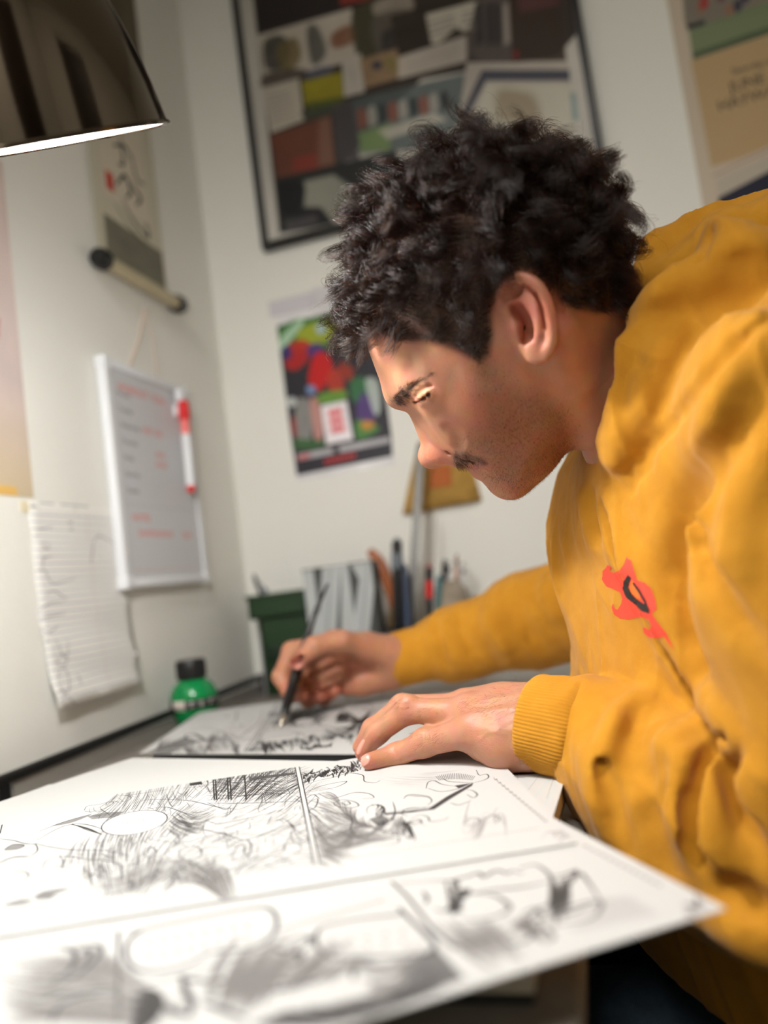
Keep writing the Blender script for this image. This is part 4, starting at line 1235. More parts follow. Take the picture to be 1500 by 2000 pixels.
# ------------------------------------------------------------------ pages on the desk
PAPER = material('bristol_paper', srgb(197, 197, 195), 0.75)
def rot2(deg): a = math.radians(deg); return np.array([math.cos(a), math.sin(a), 0.0]), np.array([-math.sin(a), math.cos(a), 0.0])
def px_map(corner, e, h):         # photo pixels on the sheet's plane -> metres along e and h
    corner = np.asarray(corner, float)
    def f(P):
        P = np.asarray(P, float).reshape(-1, 2)
        out = []
        for x, y in P:
            q = on_plane(x, y, 2, corner[2]) - corner
            out.append((q @ e, q @ h))
        return np.array(out)
    return f
def K(ox, oy, sc_, pts): return [(ox + x * sc_, oy + y * sc_) for x, y in pts]
INK, GREY, LIGHT = (38, 36, 36), (96, 93, 92), (150, 146, 146)
PW, PH = 0.432, 0.280
WHITE = (197, 197, 196)
# page A: the crowded action panel on top of the stack
eA, hA = rot2(19.0)
A_BR = on_plane(1127, 1646, 2, PAGE_Z); A_O = A_BR - eA * PW
cA = Canvas(PW, PH, 5200, WHITE); cA.boost = 1.5; cA.map = px_map(A_O, eA, hA)
a1 = lambda p: K(0, 1440, .42667, p)
a2 = lambda p: K(560, 1440, .4, p)
FIG = a1([(390, 330), (560, 270), (800, 235), (960, 175), (1340, 140), (1400, 330), (1450, 570), (1200, 620), (900, 680), (640, 740), (420, 700), (380, 640), (240, 590), (330, 530), (480, 470), (460, 420), (430, 370)])
cA.flow(FIG, 1300, 34, .34, (70, 68, 68), .85, 60, 1, base=-.25, swirl=.55)
cA.flow(FIG, 420, 22, .30, INK, .8, 24, 2, base=-.1, swirl=1.1)
cA.flow(a1([(370, 690), (640, 570), (1000, 560), (1060, 640), (700, 700), (480, 740)]), 500, 60, .35, GREY, .6, 90, 3, base=-.15, swirl=.35)
cA.flow(a1([(960, 190), (1345, 145), (1370, 230), (1250, 310), (960, 300)]), 260, 40, .5, INK, .9, 200, 4, base=-.12, swirl=.25)
for x in range(1150, 1350, 9): cA.stroke(a1([(x, 150 + (1350 - x) * .02), (x + 3, 178 + (1350 - x) * .02)]), .3, INK)
cA.fill(a1([(1140, 158), (1145, 185), (1350, 160), (1350, 170), (1140, 200)]), (60, 58, 58), .8)
for y0, y1 in ((176, 168), (186, 205), (200, 182), (230, 205), (246, 262), (268, 240), (282, 300)):      # lattice of beams
    cA.stroke(a1([(950, y0 + 20), (1150, (y0 + y1) / 2 + 10), (1370, y1 - 8)]), .75, INK)
for x in (975, 985, 1040, 1052, 1120): cA.stroke(a1([(x, 175), (x + 6, 285)]), .8, INK)
for k in range(5):
    cA.stroke(a1([(1000, 190 + 18 * k), (1100, 215 + 14 * k), (1180, 190 + 16 * k), (1290, 205 + 14 * k), (1360, 185 + 12 * k)]), .6, INK, sm=False)
cA.fill(a1([(865, 195), (920, 186), (925, 215), (870, 222)]), INK, .95)
for p in ([(790, 232), (800, 205), (860, 190), (925, 186), (950, 200), (940, 222), (860, 230), (795, 235)], [(810, 230), (830, 210), (870, 196)], [(560, 270), (610, 262), (680, 252), (790, 236)],
          [(510, 290), (530, 272), (570, 265), (600, 275), (580, 292), (520, 292)], [(385, 335), (400, 315), (450, 308), (500, 296), (520, 300), (480, 325), (420, 340), (388, 338)],
          [(600, 300), (700, 285), (860, 290), (1000, 320), (1090, 330)], [(660, 330), (760, 320), (840, 345), (900, 360)], [(1090, 295), (1060, 340), (1030, 365)],
          [(950, 300), (1030, 330), (1060, 310)], [(940, 380), (1000, 395), (1080, 380), (1180, 360), (1290, 330)], [(780, 450), (900, 420), (1040, 440), (1180, 400)],
          [(700, 470), (840, 480), (1000, 440), (1120, 470), (1240, 430), (1390, 360)], [(1030, 520), (1080, 480), (1130, 470), (1150, 500), (1130, 550), (1080, 580)],
          [(1060, 540), (1090, 500), (1120, 500), (1110, 550)], [(820, 520), (860, 500), (910, 505), (920, 540), (870, 560), (825, 550), (820, 520)], [(660, 520), (690, 505), (715, 520), (700, 545), (665, 545), (658, 522)],
          [(1290, 300), (1340, 250), (1375, 215)], [(1250, 310), (1300, 270), (1360, 230)], [(1380, 380), (1300, 420), (1240, 430)], [(470, 420), (400, 400), (330, 395)],
          [(170, 470), (260, 420), (330, 400), (400, 425), (465, 445)], [(160, 485), (220, 500), (330, 515), (480, 520), (600, 545)], [(0, 465), (60, 472), (110, 485), (170, 490)],
          [(0, 575), (60, 550), (130, 545), (170, 520), (160, 490), (110, 490)], [(20, 515), (60, 490), (110, 495), (80, 512), (22, 518)], [(0, 440), (10, 400)],
          [(0, 625), (60, 612), (120, 618), (125, 640), (60, 670), (0, 690)], [(190, 600), (220, 560), (300, 545), (420, 560), (480, 550)], [(200, 600), (260, 590), (320, 600)],
          [(350, 580), (450, 560), (560, 590), (500, 620)], [(380, 660), (420, 630), (480, 640), (520, 620)], [(20, 770), (100, 740), (180, 720), (240, 725), (320, 740)]):
    cA.stroke(a1(p), .55, INK)
cA.fill(a1([(20, 765), (90, 745), (150, 748), (100, 768), (30, 772)]), (70, 68, 68), .5, 3, sm=True)
cA.fill(a1([(160, 740), (200, 705), (320, 690), (250, 720), (230, 740)]), (70, 68, 68), .55, 3, sm=True)
cA.fill(a1([(20, 515), (60, 490), (110, 492), (80, 512)]), (60, 58, 58), .5, 2, sm=True)
cA.stroke(a1([(0, 572), (60, 550), (130, 545)]), 1.3, INK)
cA.fill(a1([(400, 362), (470, 345), (570, 340), (530, 365), (420, 375)]), (60, 58, 58), .85, 2, tex=.8)
cA.stroke(a1([(180, 430), (300, 385), (420, 352)]), .6, INK); cA.fill(a1([(240, 405), (330, 375), (420, 352), (330, 390)]), (60, 58, 58), .5, 2, sm=True)
cA.stroke(a1([(330, 398), (400, 418), (465, 445)]), 1.3, INK)
EL = cA.ellipse((0, 0), 1, 1)
bal = [(0 + .42667 * (615 + 152 * math.cos(t) * .99 + 8 * math.sin(t)), 1440 + .42667 * (391 + 50 * math.sin(t) - 26 * math.cos(t))) for t in np.linspace(0, 6.283, 30)]
cA.fill(bal, WHITE); cA.stroke(bal, .5, INK, taper=False)
for i in range(5): cA.stroke(a1([(555 + i * 24, 380 - i * 3), (560 + i * 24, 395 - i * 3), (552 + i * 24, 402 - i * 3)]), .3, LIGHT, .6)
cA.flow(a1([(780, 350), (900, 330), (940, 380), (860, 430), (760, 430)]), 160, 30, .35, INK, .7, 60, 8, base=.3, swirl=.4)
cA.fill(a1([(1348, 118), (1366, 118), (1463, 575), (1437, 580)]), WHITE)          # gutter between panels
cA.stroke(a1([(1347, 118), (1437, 580)]), .55, INK, taper=False); cA.stroke(a1([(1366, 118), (1463, 575)]), .55, INK, taper=False)
cA.stroke([(0, 1783), (500, 1704), (617, 1686)], .3, GREY, taper=False); cA.stroke([(626, 1684), (1050, 1617)], .3, GREY, taper=False)
# right panel: lying face with curls
cA.flow(a2([(70, 180), (350, 130), (360, 165), (90, 205)]), 420, 9, .7, INK, 1, 6, 10, swirl=2.5)
for p in ([(80, 240), (140, 215), (230, 195), (300, 175), (370, 185), (380, 215), (430, 222), (457, 210)], [(90, 270), (180, 235), (290, 215), (250, 240), (160, 262)], [(155, 275), (210, 300), (260, 290), (330, 270), (400, 275), (425, 295), (370, 300)],
          [(110, 350), (180, 360), (240, 370), (300, 380), (320, 410), (310, 450), (340, 480), (400, 500)], [(230, 320), (270, 305), (330, 315), (350, 335), (300, 345), (240, 335), (228, 318)], [(270, 318), (295, 312), (310, 325), (285, 330), (270, 318)],
          [(260, 460), (300, 480), (380, 490), (440, 460), (560, 470), (580, 430)], [(480, 370), (600, 350), (700, 340)], [(430, 380), (560, 365), (690, 345)], [(570, 300), (590, 285), (640, 288), (690, 292), (708, 310), (690, 330)],
          [(575, 290), (600, 280), (650, 282), (700, 290)], [(680, 250), (690, 220), (720, 212), (760, 230), (830, 240)], [(690, 250), (750, 265), (820, 255), (900, 228)], [(760, 200), (790, 215), (850, 220), (905, 222)],
          [(900, 225), (960, 210), (985, 195), (975, 180), (940, 185), (925, 160)], [(880, 255), (910, 262), (930, 280), (910, 295), (880, 280)], [(800, 320), (840, 330), (900, 310)], [(600, 400), (650, 380), (690, 390), (700, 410), (760, 405), (790, 390)],
          [(570, 470), (580, 430), (640, 400), (660, 415), (640, 425)], [(400, 510), (470, 500), (540, 490), (545, 510), (500, 525), (430, 530)], [(860, 420), (900, 395), (940, 400), (930, 425), (880, 430)], [(960, 410), (1000, 380), (1040, 395), (1020, 420)],
          [(590, 385), (560, 370), (600, 345), (680, 345)], [(100, 320), (150, 300), (140, 340), (110, 360), (150, 390)], [(90, 300), (130, 280), (160, 300)]):
    cA.stroke(a2(p), .6, INK)
for t in range(22):
    x = 745 + t * 7.5; cA.stroke(a2([(x, 210 - 6 * math.sin(t / 21 * 3.14)), (x + (t - 11) * 1.6, 190 - 14 * math.sin(t / 21 * 3.14))]), .25, INK)
cA.fill(a2([(690, 350), (780, 290), (910, 222), (905, 236), (800, 300), (720, 352), (600, 368), (480, 380), (480, 372)]), (45, 43, 43), .95, 3)
cA.fill(a2([(400, 400), (460, 380), (500, 400), (460, 455), (410, 465), (440, 430)]), (70, 68, 68), .8, 6, tex=.4)
cA.fill(a2([(820, 236), (900, 224), (840, 250)]), (45, 43, 43), .9, 2)
cA.flow(a2([(80, 230), (330, 330), (420, 420), (260, 560), (150, 600), (110, 400)]), 380, 40, .4, GREY, .8, 40, 12, base=.5, swirl=.8)
cA.flow(a2([(140, 480), (330, 470), (420, 500), (200, 560), (150, 600)]), 200, 60, .6, GREY, .6, 80, 13, base=-.5, swirl=.3)
cA.flow(a2([(440, 200), (700, 160), (700, 200), (450, 240)]), 60, 70, .3, LIGHT, .5, 100, 14, base=-.12, swirl=.1)
cA.flow(a2([(420, 320), (560, 380), (660, 430), (560, 470), (430, 440)]), 160, 26, .45, INK, .8, 20, 15, swirl=2)
cA.flow(a2([(860, 390), (1040, 375), (1050, 420), (900, 450)]), 90, 30, .4, LIGHT, .7, 30, 16, swirl=1.5)
for i in range(14):               # pencilled notes down the right margin
    x, y = 1010 + i * 18.5, 195 + i * 15.5
    cA.stroke(a2([(x, y), (x + 8, y + 14), (x + 14, y + 8), (x + 18, y + 20)]), .4, GREY, .8)
cA.flow(a2([(1270, 465), (1340, 455), (1400, 485), (1330, 500)]), 60, 18, .4, LIGHT, .8, 10, 18, swirl=2)
pageA = tag(sheet('drawn_page', A_O, eA, hA, PW, PH, 0.0006, print_material('ink_drawing_crowded', cA), edge=PAPER), 'inked comic page with a crowded action panel, topmost of the front stack', 'drawing', 'comic pages on the desk')
# page B: the one hanging over the desk's edge
eB, hB = rot2(32.0); ZB = PAGE_Z - 0.0012
B_BR = on_plane(1418, 1774, 2, ZB); B_O = B_BR - eB * PW
cB = Canvas(PW, PH, 3600, WHITE); cB.boost = 2.7; cB.map = px_map(B_O, eB, hB)
b3 = lambda p: K(0, 1640, .5, p)
b4 = lambda p: K(700, 1620, .5, p)
cB.stroke(b3([(462, 360), (462, 720)]), .5, INK, taper=False)
cB.fill(b3([(475, 380), (500, 375), (500, 720), (475, 720)]), WHITE)
for p in ([(500, 580), (720, 528), (1110, 400), (1180, 372)], [(1080, 355), (1500, 235)], [(500, 360), (530, 352)],): cB.stroke(b3(p), .4, (72, 70, 70), taper=False, sm=False)
bal = b3([(500, 400), (560, 352), (800, 300), (1000, 265), (1060, 275), (1082, 320), (1060, 380), (980, 425), (830, 440), (740, 485), (640, 512), (540, 508), (495, 465)])
cB.stroke(bal + bal[:2], .7, (72, 70, 70), taper=False)
for i in range(16):
    x, y = 570 + (i % 8) * 55, 385 + (i // 8) * 55 - (i % 8) * 9
    cB.stroke(b3([(x, y), (x + 18, y + 6), (x + 4, y + 20), (x + 20, y + 26)]), .5, LIGHT, .5)
bal = b3([(1232, 380), (1260, 340), (1400, 310), (1560, 290)]) + b4([(160, 310), (200, 350), (290, 430), (285, 480), (200, 492), (60, 500), (0, 500)]) + b3([(1290, 460), (1240, 420)])
cB.stroke(bal + bal[:1], .7, (72, 70, 70), taper=False)
for i in range(10):
    x, y = 1280 + (i % 5) * 70, 390 + (i // 5) * 40 - (i % 5) * 10
    cB.stroke(b3([(x, y), (x + 22, y + 6), (x + 4, y + 16)]), .5, LIGHT, .5)
cB.flow(b3([(0, 470), (300, 400), (400, 410), (380, 470), (230, 560), (0, 640)]), 150, 150, .7, (112, 109, 108), 0.32, 160, 21, base=-.35, swirl=.5)
cB.flow(b3([(0, 620), (450, 570), (450, 720), (0, 720)]), 120, 140, .8, (112, 109, 108), 0.28, 200, 22, base=-.2, swirl=.4)
for p in ([(290, 420), (370, 410), (395, 440), (300, 530), (150, 600)], [(230, 420), (290, 440), (280, 500), (200, 560)], [(330, 425), (350, 440), (330, 480)], [(100, 640), (220, 610), (330, 590), (450, 580)], [(200, 720), (230, 650), (330, 610), (440, 600)]):
    cB.stroke(b3(p), .8, (72, 70, 70))
for p in ([(700, 535), (760, 550), (860, 552), (960, 530), (1060, 545), (1200, 560)], [(715, 530), (720, 580), (750, 640), (740, 690)], [(1070, 425), (1100, 435), (1170, 445), (1165, 475), (1090, 505)], [(1190, 380), (1215, 385), (1205, 400)],
          [(1380, 545), (1385, 505), (1430, 490), (1500, 500)], [(800, 640), (860, 660), (960, 700)], [(590, 640), (680, 670), (740, 690)], [(800, 610), (900, 585), (1050, 590), (1200, 560), (1290, 530)]):
    cB.stroke(b3(p), 1.2, (70, 68, 68))
cB.flow(b3([(800, 620), (1000, 560), (1300, 530), (1320, 560), (1100, 610), (950, 690), (860, 660)]), 150, 110, 1.0, (112, 109, 108), 0.39, 200, 23, base=-.25, swirl=.3)
cB.flow(b3([(960, 700), (1200, 650), (1500, 600), (1500, 650), (1200, 700), (1000, 720)]), 100, 130, 1.0, (70, 68, 68), 0.42, 200, 24, base=-.25, swirl=.25)
cB.flow(b3([(505, 590), (570, 570), (600, 600), (560, 720), (505, 720)]), 80, 60, .8, (60, 58, 58), 0.49, 60, 25, base=1.4, swirl=.6)
cB.fill(b4([(300, 458), (415, 582), (340, 610), (240, 650), (150, 680), (60, 690), (120, 640), (180, 600), (185, 545), (150, 530)]), (62, 60, 60), .9, 5, tex=.35, seed=4)
cB.flow(b4([(0, 540), (150, 520), (190, 560), (150, 620), (60, 680), (0, 690)]), 60, 60, .8, (112, 109, 108), 0.35, 60, 26, base=-.5, swirl=.4)
cB.fill(b4([(130, 210), (150, 205), (375, 460), (350, 470)]), WHITE)
for p in ([(130, 205), (190, 260), (290, 390), (375, 465)], [(165, 312), (300, 450)]): cB.stroke(b4(p), .6, (72, 70, 70), taper=False, sm=False)
cB.stroke(b4([(375, 465), (480, 432), (520, 415)]), .5, (72, 70, 70), taper=False)
for p in ([(160, 210), (300, 200), (350, 200), (420, 185), (470, 170), (490, 185), (540, 160), (580, 172), (600, 162), (640, 172)], [(630, 150), (690, 138), (740, 170), (755, 210), (748, 290), (700, 310), (670, 340), (640, 340)], [(340, 205), (350, 240), (360, 290), (340, 320), (300, 310)],
          [(360, 225), (400, 240), (430, 235), (420, 260), (380, 270), (360, 250)], [(430, 250), (540, 235), (640, 225), (740, 205)], [(420, 250), (520, 255), (570, 280), (590, 310), (520, 345), (400, 355)], [(750, 185), (800, 178), (850, 160), (830, 185), (760, 200)],
          [(740, 300), (800, 240), (860, 175), (890, 195), (940, 270)], [(720, 350), (840, 300), (940, 280), (945, 310), (900, 350), (760, 375)], [(560, 430), (620, 395), (680, 400), (660, 430), (600, 450), (560, 440)], [(700, 410), (720, 380), (760, 420), (730, 440)],
          [(250, 240), (270, 270), (260, 290)], [(780, 340), (850, 320), (930, 290)], [(640, 330), (690, 310), (720, 345), (650, 360)]):
    cB.stroke(b4(p), .75, (78, 76, 76), .9)
cB.flow(b4([(350, 230), (440, 235), (430, 270), (360, 300)]), 30, 26, .9, (60, 58, 58), .7, 20, 27, swirl=1.5)
cB.flow(b4([(270, 350), (420, 360), (520, 345), (480, 400), (370, 460)]), 65, 90, .8, (112, 109, 108), 0.32, 200, 28, base=.7, swirl=.2)
cB.flow(b4([(750, 190), (830, 180), (780, 270), (755, 280)]), 30, 50, .9, (60, 58, 58), 0.49, 100, 29, base=1.4, swirl=.3)
cB.flow(b4([(540, 380), (650, 335), (740, 340), (640, 400)]), 40, 40, .8, (112, 109, 108), 0.42, 40, 30, base=-.3, swirl=.8)
cB.fill(b4([(930, 270), (1060, 260), (1170, 330), (1080, 350), (860, 400), (820, 395), (940, 320)]), (160, 158, 158), .55, 14, tex=.5, seed=6)
for i in range(13):
    x, y = 880 + i * 24, 60 + i * 12.5
    cB.stroke(b4([(x, y), (x + 8, y + 8), (x + 14, y + 4)]), .7, LIGHT, .9)
cB.flow(b4([(1250, 290), (1330, 280), (1380, 300), (1300, 325)]), 30, 22, .6, (112, 109, 108), .7, 12, 31, swirl=2)
pageB = tag(sheet('drawn_page', B_O, eB, hB, PW, PH, 0.0006, print_material('ink_drawing_faces', cB), edge=PAPER), 'inked comic page of lying faces, its corner hanging past the desk edge nearest the camera', 'drawing', 'comic pages on the desk')
# blank backs and margins of the sheets fanned out below
for i, (x, y, ang, lab) in enumerate(((258, 1480, -17, 'white sheet whose far left corner tops the fanned stack'), (150, 1521, -13, 'white sheet showing the second corner step of the fanned stack'),
                                      (96, 1532, -9, 'white sheet showing the third corner step of the fanned stack'), (2, 1572, -3, 'white sheet with its corner at the left frame edge, low in the stack'))):
    z = PAGE_Z - 0.0024 - 0.0011 * i
    e, h = rot2(ang); c = on_plane(x, y, 2, z)
    tag(sheet('paper_sheet', c - h * PH, e, h, PW - 0.012 * i, PH, 0.0006, PAPER), lab, 'paper', 'sheets fanned under the drawn pages')
zC = PAGE_Z - 0.0069
eC, hC = rot2(-3.0); C_TR = on_plane(1107, 1508, 2, zC)
cC = Canvas(PW, PH, 2000, WHITE); cC.map = px_map(C_TR - eC * PW - hC * PH, eC, hC)
for a, b in (((1030, 1545), (1060, 1505)), ((1068, 1560), (1085, 1508)), ((1012, 1500), (1008, 1590))): cC.stroke([a, b], .3, GREY, .8, taper=False)
for i in range(9): cC.stroke([(1040 + i * 4, 1560 - i * 5), (1046 + i * 4, 1558 - i * 5)], .9, (150, 205, 205), .6)
for i in range(9): cC.stroke([(1062 + i * 3, 1572 - i * 6), (1068 + i * 3, 1570 - i * 6)], .9, (150, 205, 205), .6)
tag(sheet('paper_sheet', C_TR - eC * PW - hC * PH, eC, hC, PW, PH, 0.0006, print_material('ruled_sheet', cC), edge=PAPER), 'sheet with pale blue pencil notes poking out under the left cuff', 'paper', 'sheets fanned under the drawn pages')
# sketchbooks that carry the stack
BOOKC = material('black_book_cloth', srgb(26, 25, 25), 0.7); BOOKP = material('book_page_edges', srgb(196, 186, 166), 0.85)
add_noise(BOOKP, 8, srgb(176, 164, 142), srgb(212, 202, 182), .3, .7, 8, stretch=(1, 1, 90))
def sketchbook(org, e, h, w, ht, z0, z1, label):
    c = np.array([org[0], org[1], z0]); t = thing('sketchbook', c + e * w / 2 + h * ht / 2, label, 'book', 'sketchbooks under the pages')
    up = np.array([0, 0, 1.0]); cv = 0.0022
    MB().box(c, e * w, h * ht, up * cv).build('cover', BOOKC, t)
    MB().box(c + up * (z1 - z0 - cv), e * w, h * ht, up * cv).build('cover', BOOKC, t)
    MB().box(c + up * cv + e * 0.004 + h * 0.004, e * (w - 0.004), h * (ht - 0.008), up * (z1 - z0 - 2 * cv)).build('page_block', BOOKP, t)
    MB().box(c + up * cv, e * 0.004, h * ht, up * (z1 - z0 - 2 * cv)).build('spine', BOOKC, t)
zs = zC - 0.0008
e1, h1 = rot2(-3); o1 = on_plane(1098, 1528, 2, zs) - e1 * 0.40 - h1 * 0.235
sketchbook(o1, e1, h1, 0.40, 0.235, DESK_Z + 0.0150, zs, 'black sketchbook directly under the stack of pages')
e2, h2 = rot2(-1); o2 = o1 + e1 * 0.01 - h1 * 0.008
sketchbook(o2, e2, h2, 0.395, 0.225, DESK_Z + 0.0002, DESK_Z + 0.0148, 'black sketchbook at the bottom, lying on the desktop')
# the page being inked, on a sheet over a black portfolio
eD, hD = rot2(14.0); D_BL = on_plane(272, 1471, 2, BOARD_Z)
cD = Canvas(PW, PH, 3600, WHITE); cD.boost = 2.6; cD.map = px_map(D_BL, eD, hD)
d5 = lambda p: K(240, 1320, .36, p)
def draw_rooftops(c):
    c.fill(d5([(835, 150), (860, 150), (690, 410), (655, 412)]), WHITE)
    for p in ([(835, 150), (655, 412)], [(862, 150), (690, 410)], [(845, 150), (672, 412)]): c.stroke(d5(p), .5, GREY, taper=False)
    for p in ([(660, 415), (700, 408)], [(690, 408), (1330, 322)], [(700, 385), (1330, 300)]): c.stroke(d5(p), .5, INK, taper=False)
    bal = [(240 + .36 * (848 + 104 * math.cos(t)), 1320 + .36 * (326 + 27 * math.sin(t) - 8 * math.cos(t))) for t in np.linspace(0, 6.283, 26)]
    c.fill(d5([(100, 425), (240, 370), (340, 330), (400, 350), (450, 345), (330, 385), (250, 425)]), (58, 56, 56), .8, 4, tex=.5)
    c.flow(d5([(100, 425), (250, 380), (440, 340), (560, 350), (640, 360), (640, 412), (260, 428)]), 420, 24, .4, GREY, .7, 20, 41, base=-.2, swirl=.8)
    c.stroke(d5([(340, 345), (345, 322), (390, 318), (440, 345), (450, 352)]), 1.6, (58, 56, 56))
    for p in ([(330, 300), (480, 290), (600, 330), (700, 340)], [(620, 185), (615, 230), (600, 250)], [(560, 215), (570, 225)], [(640, 265), (645, 275)], [(550, 300), (556, 320), (550, 340)], [(760, 185), (740, 250), (690, 290), (620, 340), (520, 370)], [(360, 300), (420, 280), (520, 270)],
              [(430, 330), (560, 290), (700, 285)], [(450, 360), (620, 310), (720, 300)]): c.stroke(d5(p), .5, INK, .8)
    for p in ([(900, 270), (950, 235), (1050, 215), (1070, 262)], [(780, 290), (1080, 270)], [(1050, 200), (1075, 268), (1330, 300)], [(780, 300), (790, 290)], [(950, 300), (1000, 330), (1050, 320), (1320, 330)], [(1100, 290), (1180, 330)], [(1150, 285), (1240, 325)], [(1190, 280), (1300, 315)],
              [(1060, 190), (1200, 185), (1240, 230)]): c.stroke(d5(p), .5, INK, .85)
    bal2 = [(240 + .36 * (985 + 55 * math.cos(t)), 1320 + .36 * (248 + 18 * math.sin(t) - 5 * math.cos(t))) for t in np.linspace(0, 6.283, 22)]
    c.fill(d5([(780, 200), (1080, 175), (1210, 165), (1200, 180), (1060, 205), (930, 215), (800, 225)]), (90, 88, 88), .75, 3, tex=.5)
    c.flow(d5([(770, 230), (1060, 210), (1080, 265), (900, 285), (780, 290)]), 200, 30, .6, INK, .7, 60, 42, base=-.2, swirl=.4)
    c.flow(d5([(700, 380), (760, 350), (1060, 330), (1330, 305), (1330, 322), (1000, 365), (700, 408)]), 340, 14, .6, INK, .9, 12, 43, base=1.2, swirl=1.2)
    c.flow(d5([(1080, 290), (1330, 260), (1330, 310), (1060, 340)]), 140, 34, .5, INK, .7, 40, 44, base=-.2, swirl=.6)
    c.flow(d5([(1130, 220), (1200, 210), (1300, 235), (1240, 265), (1150, 255)]), 150, 16, .7, INK, .8, 12, 45, swirl=1.6)
    c.flow(d5([(1200, 120), (1480, 90), (1480, 180), (1250, 190)]), 120, 20, .4, LIGHT, .7, 20, 46, swirl=1.4)
    c.flow(d5([(300, 250), (600, 140), (830, 150), (700, 300), (400, 330)]), 60, 40, .35, LIGHT, .6, 50, 47, base=-.2, swirl=.8)
    c.flow(d5([(960, 395), (1120, 370), (1130, 385), (970, 402)]), 90, 8, .8, INK, .9, 6, 48, swirl=1.5)
    for b_ in (bal, bal2): c.fill(b_, WHITE); c.stroke(b_, .45, GREY, taper=False)
eE, hE = rot2(-15.5); zE = BOARD_Z - 0.0012; E_BL = on_plane(290, 1472, 2, zE)
draw_rooftops(cD)
cE = Canvas(0.50, 0.40, 2600, WHITE); cE.boost = 2.2; cE.map = px_map(E_BL, eE, hE); draw_rooftops(cE)
pageD = tag(sheet('drawn_page', D_BL, eD, hD, PW, PH, 0.0006, print_material('ink_drawing_rooftops', cD), edge=PAPER), 'half-inked comic page under the pen in the right hand', 'drawing', 'comic pages on the desk')
tag(sheet('drawn_page', E_BL, eE, hE, 0.50, 0.40, 0.0006, print_material('ink_drawing_street', cE), edge=PAPER), 'larger inked sheet under the pen-side page, along the black portfolio edge', 'drawing')
pf = thing('portfolio_case', E_BL + eE * .25 + hE * .2 + np.array([0, 0, DESK_Z - zE]), 'flat black portfolio case lying on the desk under the inked page', 'case')
MB().box(np.array([*(E_BL + eE * .002 + hE * .002)[:2], DESK_Z]), eE * .49, hE * .39, (0, 0, zE - 0.0008 - DESK_Z)).build('shell', material('black_vinyl', srgb(22, 22, 23), .5), pf, bevel=0.003)
MB().box(np.array([*(E_BL + eE * .18 - hE * .0005)[:2], DESK_Z + .006]), eE * .1, hE * .003, (0, 0, .006)).build('handle', material('black_vinyl_handle', srgb(34, 34, 36), .4), pf, bevel=0.001)
# ------------------------------------------------------------------ things on the left wall
def lw(x, y, off=0.0): return on_plane(x, y, 0, WX + off)
def bw(x, y, off=0.0): return on_plane(x, y, 1, WY - off)
UP = np.array([0, 0, 1.0]); EY = np.array([0, 1.0, 0]); EX = np.array([1.0, 0, 0])
def lmap(o):                      # on the left wall: metres along +y and up from o
    return lambda P: np.array([((q := lw(x, y))[1] - o[1], q[2] - o[2]) for x, y in np.asarray(P, float).reshape(-1, 2)])
def bmap(o):
    return lambda P: np.array([((q := bw(x, y))[0] - o[0], q[2] - o[2]) for x, y in np.asarray(P, float).reshape(-1, 2)])
# lined notebook page, curling off the wall at the bottom
o = lw(92, 1394, .001); o[2] += 0.004; w_, h_ = 0.200, 0.272
cN = Canvas(w_, h_, 2600, (236, 234, 228)); cN.map = lmap(o)
for i in range(27):
    v = .012 + i * .0093
    cN.map = lambda P: np.asarray(P, float)
    cN.stroke([(0, v), (.1, v + .0012 * math.sin(i)), (w_, v)], .9, (128, 146, 180), .9, taper=False)
cN.stroke([(.118, 0), (.118, h_)], .6, (206, 140, 140), .7, taper=False)
cN.map = lmap(o)
nk = lambda p: K(20, 960, .23, p)
for p in ([(120, 160), (150, 135), (200, 130), (235, 160)], [(480, 260), (520, 265)], [(490, 320), (525, 325)], [(690, 450), (670, 600)], [(690, 450), (740, 380), (870, 440)], [(260, 570), (330, 550)], [(270, 420), (265, 480), (310, 485), (300, 430)], [(270, 575), (265, 640)],
          [(130, 320), (230, 320), (350, 300)], [(150, 690), (280, 670), (340, 780), (540, 740)], [(280, 880), (350, 850), (410, 880), (470, 920)], [(200, 1040), (300, 960), (450, 930)], [(200, 1100), (330, 1060), (450, 1040)], [(240, 1180), (300, 1200), (400, 1140)],
          [(350, 1260), (400, 1390), (440, 1390), (450, 1260)], [(350, 1440), (390, 1400), (440, 1420), (420, 1480), (360, 1470), (350, 1440)], [(350, 1560), (340, 1650), (390, 1720), (430, 1660), (430, 1540), (390, 1510), (350, 1560)], [(390, 1740), (430, 1800), (470, 1830)], [(520, 1560), (530, 1640)], [(300, 1740), (350, 1700), (370, 1740), (310, 1760)],
          [(230, 100), (350, 110)], [(410, 115), (650, 130)]):
    cN.stroke(nk(p), 1.1, (78, 76, 88), .9)
note = sheet('notebook_page', o, EY, UP, w_, h_, 0.0005, print_material('lined_page', cN), nx=14, ny=20,
             bend=lambda u, v: .002 + .016 * max(0, 1 - v / .55) ** 2 * (1 - .35 * u) + .0016 * math.sin(v * 26 + u * 3) * (1 - .5 * v) + .001 * math.sin(u * 14 + v * 40))
tag(note, 'wrinkled lined notebook page with pencil doodles, curling off the left wall', 'paper')
for x, y in ((52, 992), (215, 1003)):
    q = lw(x, y)
    tag(MB().box(q + np.array([.0005, -.012, -.006]), (0, .024, 0), (0, 0, .014), (.0012, 0, 0)).build('masking_tape', material('masking_tape_strip', srgb(226, 216, 186), .7)),
        'strip of tape on the %s corner of the lined page' % ('left' if x < 100 else 'right'), 'tape', 'tape on the lined page')
